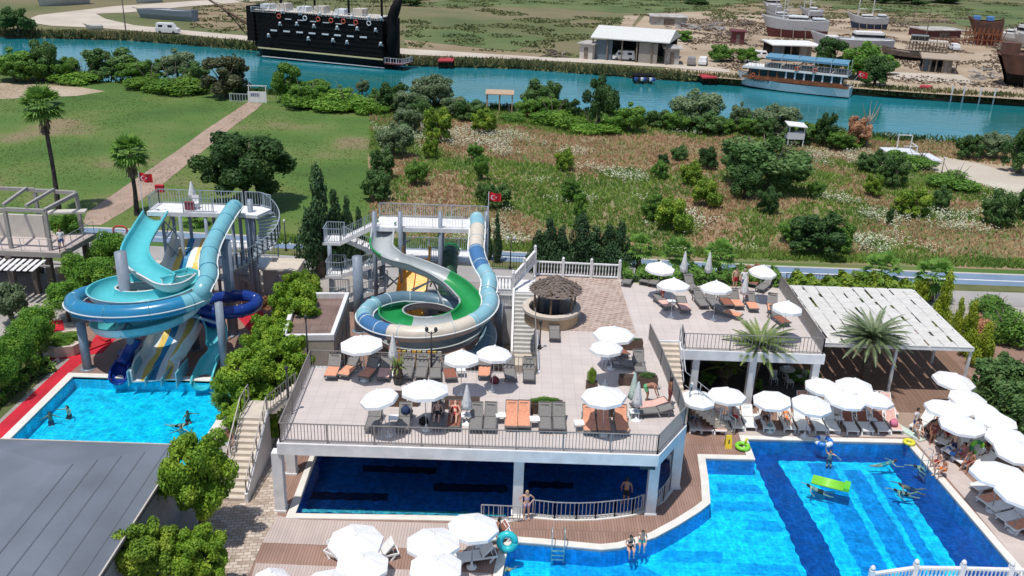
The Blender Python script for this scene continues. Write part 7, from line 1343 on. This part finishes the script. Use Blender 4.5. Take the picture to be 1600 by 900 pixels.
# small tables and planters
def table_tpl(): 
    r = T('side_table', 'x', 'table'); MB().box(0, 0, .42, .5, .5, .04).build('table_top', M['whiteplastic'], r, local=True)
    for x in (-.2, .2):
        for y in (-.2, .2): MB().box(x, y, 0, .04, .04, .42).build('leg', M['whiteplastic'], r, local=True)
    return r
TT = table_tpl()
for x, y, z, d in ((615, 664, 4, 'between first two front loungers'), (728, 660, 4, 'under closed parasol on terrace front'), (782, 660, 4, 'left of first orange towel'), (835, 666, 4, 'right of second orange towel'), (904, 672, 4, 'left of last three front loungers'), (990, 654, 4, 'at foot of closed white parasol'), (720, 588, 4, 'under touching rear parasols'), (945, 570, 4, 'under parasol below planter'), (1133, 663, 0, 'between third and fourth pool loungers'), (1182, 660, 0, 'right of empty white pool lounger'), (1309, 663, 0, 'in middle of white pool loungers'), (1360, 664, 0, 'near right end of white pool loungers'), (750, 862, 0, 'under highest lower deck parasol'), (1048, 480, 4, 'beside pink lounger on upper terrace')): dup(TT, W(x, y, z), .1, 'small white side table '+d, 'small white side tables')
PW = mat('dark_slatted_wood', (.10, .06, .045), .7, var=.25, scale=6)
def planter(lab, px, py, z, l_, w_, h_, col, rz=0, gh=.3):
    r = T('planter_box', lab, 'planter', W(px, py, z), 'wooden planter boxes', rz=rz); MB().box(0, 0, 0, l_, w_, h_).build('box', PW, r, local=True); MB().box(0, 0, h_, l_*.94, w_*.86, .02).build('soil', plain('soil', (.06, .04, .03), .9), r, local=True)
    if col: o = bpy.data.objects.new('plants', CM['flat', 0]); COL.objects.link(o); o.parent = r; o.scale = (l_/2, w_/2, gh); o.location = (0, 0, h_-.05); o.material_slots[0].link = 'OBJECT'; o.material_slots[0].material = LM[col]; tag(o, kind='stuff')
for q in (('dark wooden planter box under tilted parasol', 614, 632, 4, 1.4, .5, .7, None), ('small dark planter box with bush left of largest parasol shadow', 646, 632, 4, .5, .5, .6, 'dark'), ('long empty planter box below closed white parasol', 721, 637, 4, 1.9, .5, .55, None), ('planter box with low green hedge right of orange towels', 853, 644, 4, 1.7, .55, .6, 'green'), ('dark tall planter hedge box under parasol near slanted railing', 944, 648, 4, 1.8, .5, .9, 'dark'), ('narrow planter with upright bush behind hedge parasol', 924, 610, 4, .6, .6, .5, 'yellow', 0, .8), ('brown planter box with tufted plants beside pale green parasol', 1012, 604, 4, 1.0, .5, .6, 'oliveb'), ('low brown planter box behind lounger left of bending man', 985, 600, 4, 1.3, .5, .5, None), ('long brown planter box beside patterned tiles', 985, 545, 4, 1.4, .5, .6, 'oliveb', 0, .15)): planter(*q[:8], **(dict(gh=q[9]) if len(q) > 9 else {}))
# floats, rings, sign, ladders and small things
def ring(lab, px, py, z, r, t, m, m2=None, up=False):
    root = T('swim_ring', lab, 'swim ring', W(px, py, z)); n = 20; g = MB(); pts = [(r*math.cos(2*PI*k/n), r*math.sin(2*PI*k/n), t) for k in range(n+1)]
    if up: pts = [(x*.9, .1*y, y+r+t) for x, y, _ in pts]
    g.tube(pts, t, 8)
    if m2: g.m = [1 if (i//24) % 2 else 0 for i in range(len(g.f))]
    g.build('tube', [m, m2 or m], root, True, local=True); return root
vb = plain('vinyl_blue', (.04, .2, .62), .3); vg = plain('vinyl_lime', (.22, .62, .05), .35); vy = plain('vinyl_yellow', (.72, .66, .05), .35); vt = plain('vinyl_turquoise', (.03, .5, .55), .3); vw = M['whiteplastic']
ring('blue and white swim ring floating at far pool edge', 1286, 693, WZ, .42, .15, vb, vw); ring('yellow swim ring on far right pool corner', 1420, 693, .05, .26, .1, vy); r_ = ring('lime green duck shaped swim ring on left pool corner', 1160, 700, .05, .33, .12, vg); MB().tube([(.2, .2, .2), (.22, .22, .45), (.3, .26, .5)], [.07, .08, .03], 8).build('duck_head', vy, r_, True, local=True)
ring('turquoise swim ring held beside lower deck parasols', 792, 862, .05, .4, .17, vt, None, True); ring('watermelon swim ring standing on white lounger', 1524, 710, .35, .34, .12, vg, plain('vinyl_dark_green', (.03, .25, .08), .3), True); ring('blue and white swim ring on lounger by child', 1490, 708, .33, .33, .12, vb, vw)
am = T('air_mattress', 'lime green air mattress floating in big pool', 'air mattress', W(1297, 758, WZ), rz=-.42)
for k in range(7): MB().tube([(-.95, -.36+k*.12, .1), (.75, -.36+k*.12, .1)], .072, 8).build('air_chamber', vg, am, True, local=True)
MB().box(.85, 0, .08, .3, .85, .2).build('pillow', plain('vinyl_green', (.12, .55, .04), .35), am, local=True)
sg = T('floor_sign', 'yellow folding wet floor sign beside big pool corner', 'sign', W(1137, 698, 0)); 
for s in (-1, 1): MB().raw([(-.2, .22*s, 0), (.2, .22*s, 0), (.16, .02*s, .75), (-.16, .02*s, .75), (-.2, .22*s+.03, 0), (.2, .22*s+.03, 0), (.16, .02*s+.03, .75), (-.16, .02*s+.03, .75)], [(3, 2, 1, 0), (4, 5, 6, 7), (0, 1, 5, 4), (1, 2, 6, 5), (2, 3, 7, 6), (3, 0, 4, 7)]).build('panel', plain('sign_yellow', (.75, .55, .03), .5), sg, local=True)
MB().box(0, -.15, .3, .06, .02, .25).build('pictogram', M['dark'], sg, local=True)
def ladder(lab, px, py, rz):
    r = T('pool_ladder', lab, 'ladder', W(px, py, .05), rz=rz)
    for s in (-.3, .3): MB().tube([(s, .5, 0), (s, .45, .75), (s, .2, .92), (s, -.1, .75), (s, -.15, -.9)], .025, 8).build('rail', M['alu'], r, True, local=True)
    for z in (-.2, -.45, -.7): MB().box(0, -.15, z, .6, .1, .03).build('step', M['alu'], r, local=True)
ladder('steel pool ladder at lower left curve of big pool', 872, 853, 0); ladder('steel pool ladder on right side of big pool', 1447, 727, -1.45)
for lab, px, py, z, c in (('black bag on terrace beside bag chair', 662, 662, 4, 'black'), ('blue bag on lounger at front left of terrace', 634, 645, 4.4, 'navy'), ('red bag on floor near rear lounger', 773, 598, 4, 'maroon'), ('blue towel bundle hanging under poolside parasols', 1350, 634, .9, 'blue'), ('pink towel bundle on rightmost poolside lounger', 1396, 664, .4, 'pink'), ('turquoise towel on ground before poolside loungers', 1202, 672, .02, 'teal')):
    r = T('bag' if 'bag' in lab else 'towel_bundle', lab, 'bag' if 'bag' in lab else 'towel', W(px, py, z)); MB().lathe([(.16, 0), (.26, .08), (.24, .25), (.12, .36), (.03, .38)], 9).build('fabric', CL[c], r, True, local=True); MB().tube([(-.12, 0, .3), (0, .02, .5), (.12, 0, .3)], .02, 5).build('handle', CL[c], r, True, local=True)
md = T('kayak_stack', 'row of yellow and cream slide mats leaning behind terrace railing', 'slide mats', W(655, 565, 3.2))
for k in range(9): MB().box(-1.2+k*.3, 0, -.9, .22, .08, 1.6, .2).build('mat', [org, yel, crm][k % 3], md, local=True)
tm_ = T('slide_end', 'tall teal slide mat rack left of cream tube slide', 'slide mats', W(598, 520, 0)); MB().box(0, 0, 0, 1.6, .9, 2.6).build('rack', plain('teal_mat', (.03, .32, .36), .5), tm_, local=True); MB().box(1.4, -.6, 0, .9, .5, 1.6).build('mat', plain('teal_mat', (0, 0, 0)), tm_, local=True)
rfl = T('striped_board', 'pale green striped board leaning at pool corner', 'board', W(1421, 678, 0), rz=.5); MB().box(0, 0, .02, .5, 1.9, .08).build('board', M['canvasgreen'], rfl, local=True)
# shaded seating under the upper terrace
chm = plain('shade_chair_white', (.5, .52, .5), .5)
def chair_tpl():
    r = T('garden_chair', 'x', 'chair'); MB().box(0, 0, .42, .46, .46, .05).build('seat', chm, r, local=True)
    for x in (-.2, .2):
        for y in (-.2, .2): MB().box(x, y, 0, .04, .04, .43).build('leg', chm, r, local=True)
    MB().box(0, .22, .5, .46, .04, .42).build('backrest', chm, r, local=True); return r
CT = chair_tpl()
for k, (x, y) in enumerate(((1208, 600), (1232, 605), (1178+46, 588), (1250, 598))): dup(CT, W(x, y, 0), k*1.7, 'pale garden chair in shade under upper terrace, '+['leftmost', 'second from left', 'third from left', 'rightmost'][[0, 2, 1, 3][k]], 'garden chairs under the upper terrace')
gt_ = T('garden_table', 'round pale table in shade under upper terrace', 'table', W(1228, 592, 0)); MB().lathe([(.5, .7), (.5, .74), (.01, .745)], 18).build('table_top', chm, gt_, local=True); MB().lathe([(.25, 0), (.04, .1), (.04, .7)], 10).build('pedestal', chm, gt_, local=True)
struct('shaded_floor', MB().sheet([(10.4, 51.2), (19, 51.2), (19, 61.9), (10.4, 61.9)], .014), plain('shade_darkened_floor', (.07, .065, .06), .6))  # dark sheet puts the shade of the interior into the floor colour
for px, py, w_, h_, c, lab in ((1135, 596, 40, 40, 'yellow', 'yellow green shrub at foot of leaning palm'), (1180, 612, 34, 18, 'green', 'low green plant between two poolside parasols'), (1262, 606, 60, 16, 'green', 'low lawn shrub at edge of shaded seating'), (1105, 604, 30, 20, 'green', 'small plant by lower stair handrail')): plant(px, py, w_, h_, 'fluffy', c, lab, 'shrub', None, 'shrub', seed=px)
fr2 = T('garden_fence', 'low white picket style fence by planter in left garden', 'fence', W(96, 562, 0)); railing(MB(), [W(92, 566, 0), W(40, 600, 0)], .3, .3, .03, .04, 1.5).build('rail_panel', M['white'], fr2)
wb = T('blue_mat_stack', 'navy foam mats lying on slide deck behind blue outlet', 'mats', W(200, 555, 0)); MB().box(0, 0, 0, 1.2, .8, .25, .3).build('mat', navy, wb, local=True); MB().box(.2, .2, .25, 1.1, .7, .2, .8).build('mat', navy, wb, local=True)
for lab, px, py, c in (('red lounge mat on slide deck', 152, 540, 'red'), ('red float leaning behind the blue slide loop', 175, 525, 'red')): r = T('lounge_mat', lab, 'mat', W(px, py, 0)); MB().box(0, 0, .0, .7, 1.6, .12, -.6).build('mat', CL[c], r, local=True); MB().box(.35, .6, .1, .6, .4, .15, -.6).build('pillow', CL[c], r, local=True)
for p_ in PEOPLE: person(*p_, s=.9 if p_[0][:4] in ('swim', 'trea', 'wave', 'edge') or 'child' in p_[8] else 1.)
for q in ((297, 327, 'maroon', 'red life buoy box beside tower parasol'), (250, 300, 'red', 'red float hanging on left tower railing')): p = W(q[0], q[1], 7.65); r = T('rescue_box', q[3], 'box', p); MB().box(0, 0, 0, .6, .3, .5).build('box', CL[q[2]], r, local=True); MB().box(0, 0, .5, .64, .34, .05).build('lid', CL[q[2]], r, local=True)
ch_ = T('lifeguard_chair', 'white chair standing under closed parasol on left tower', 'chair', W(305, 326, 7.6)); MB().box(0, 0, .4, .5, .5, .06).build('seat', vw, ch_, local=True); MB().box(0, .25, .45, .5, .05, .5).build('backrest', vw, ch_, local=True)
for x in (-.2, .2):
    for y in (-.2, .2): MB().box(x, y, 0, .05, .05, .4).build('leg', vw, ch_, local=True)
for t in list(TP.values())+[PO, PC, TT, CT]+list(LT.values()): hide_proto(t)
for t in TW.values(): bpy.data.objects.remove(t)
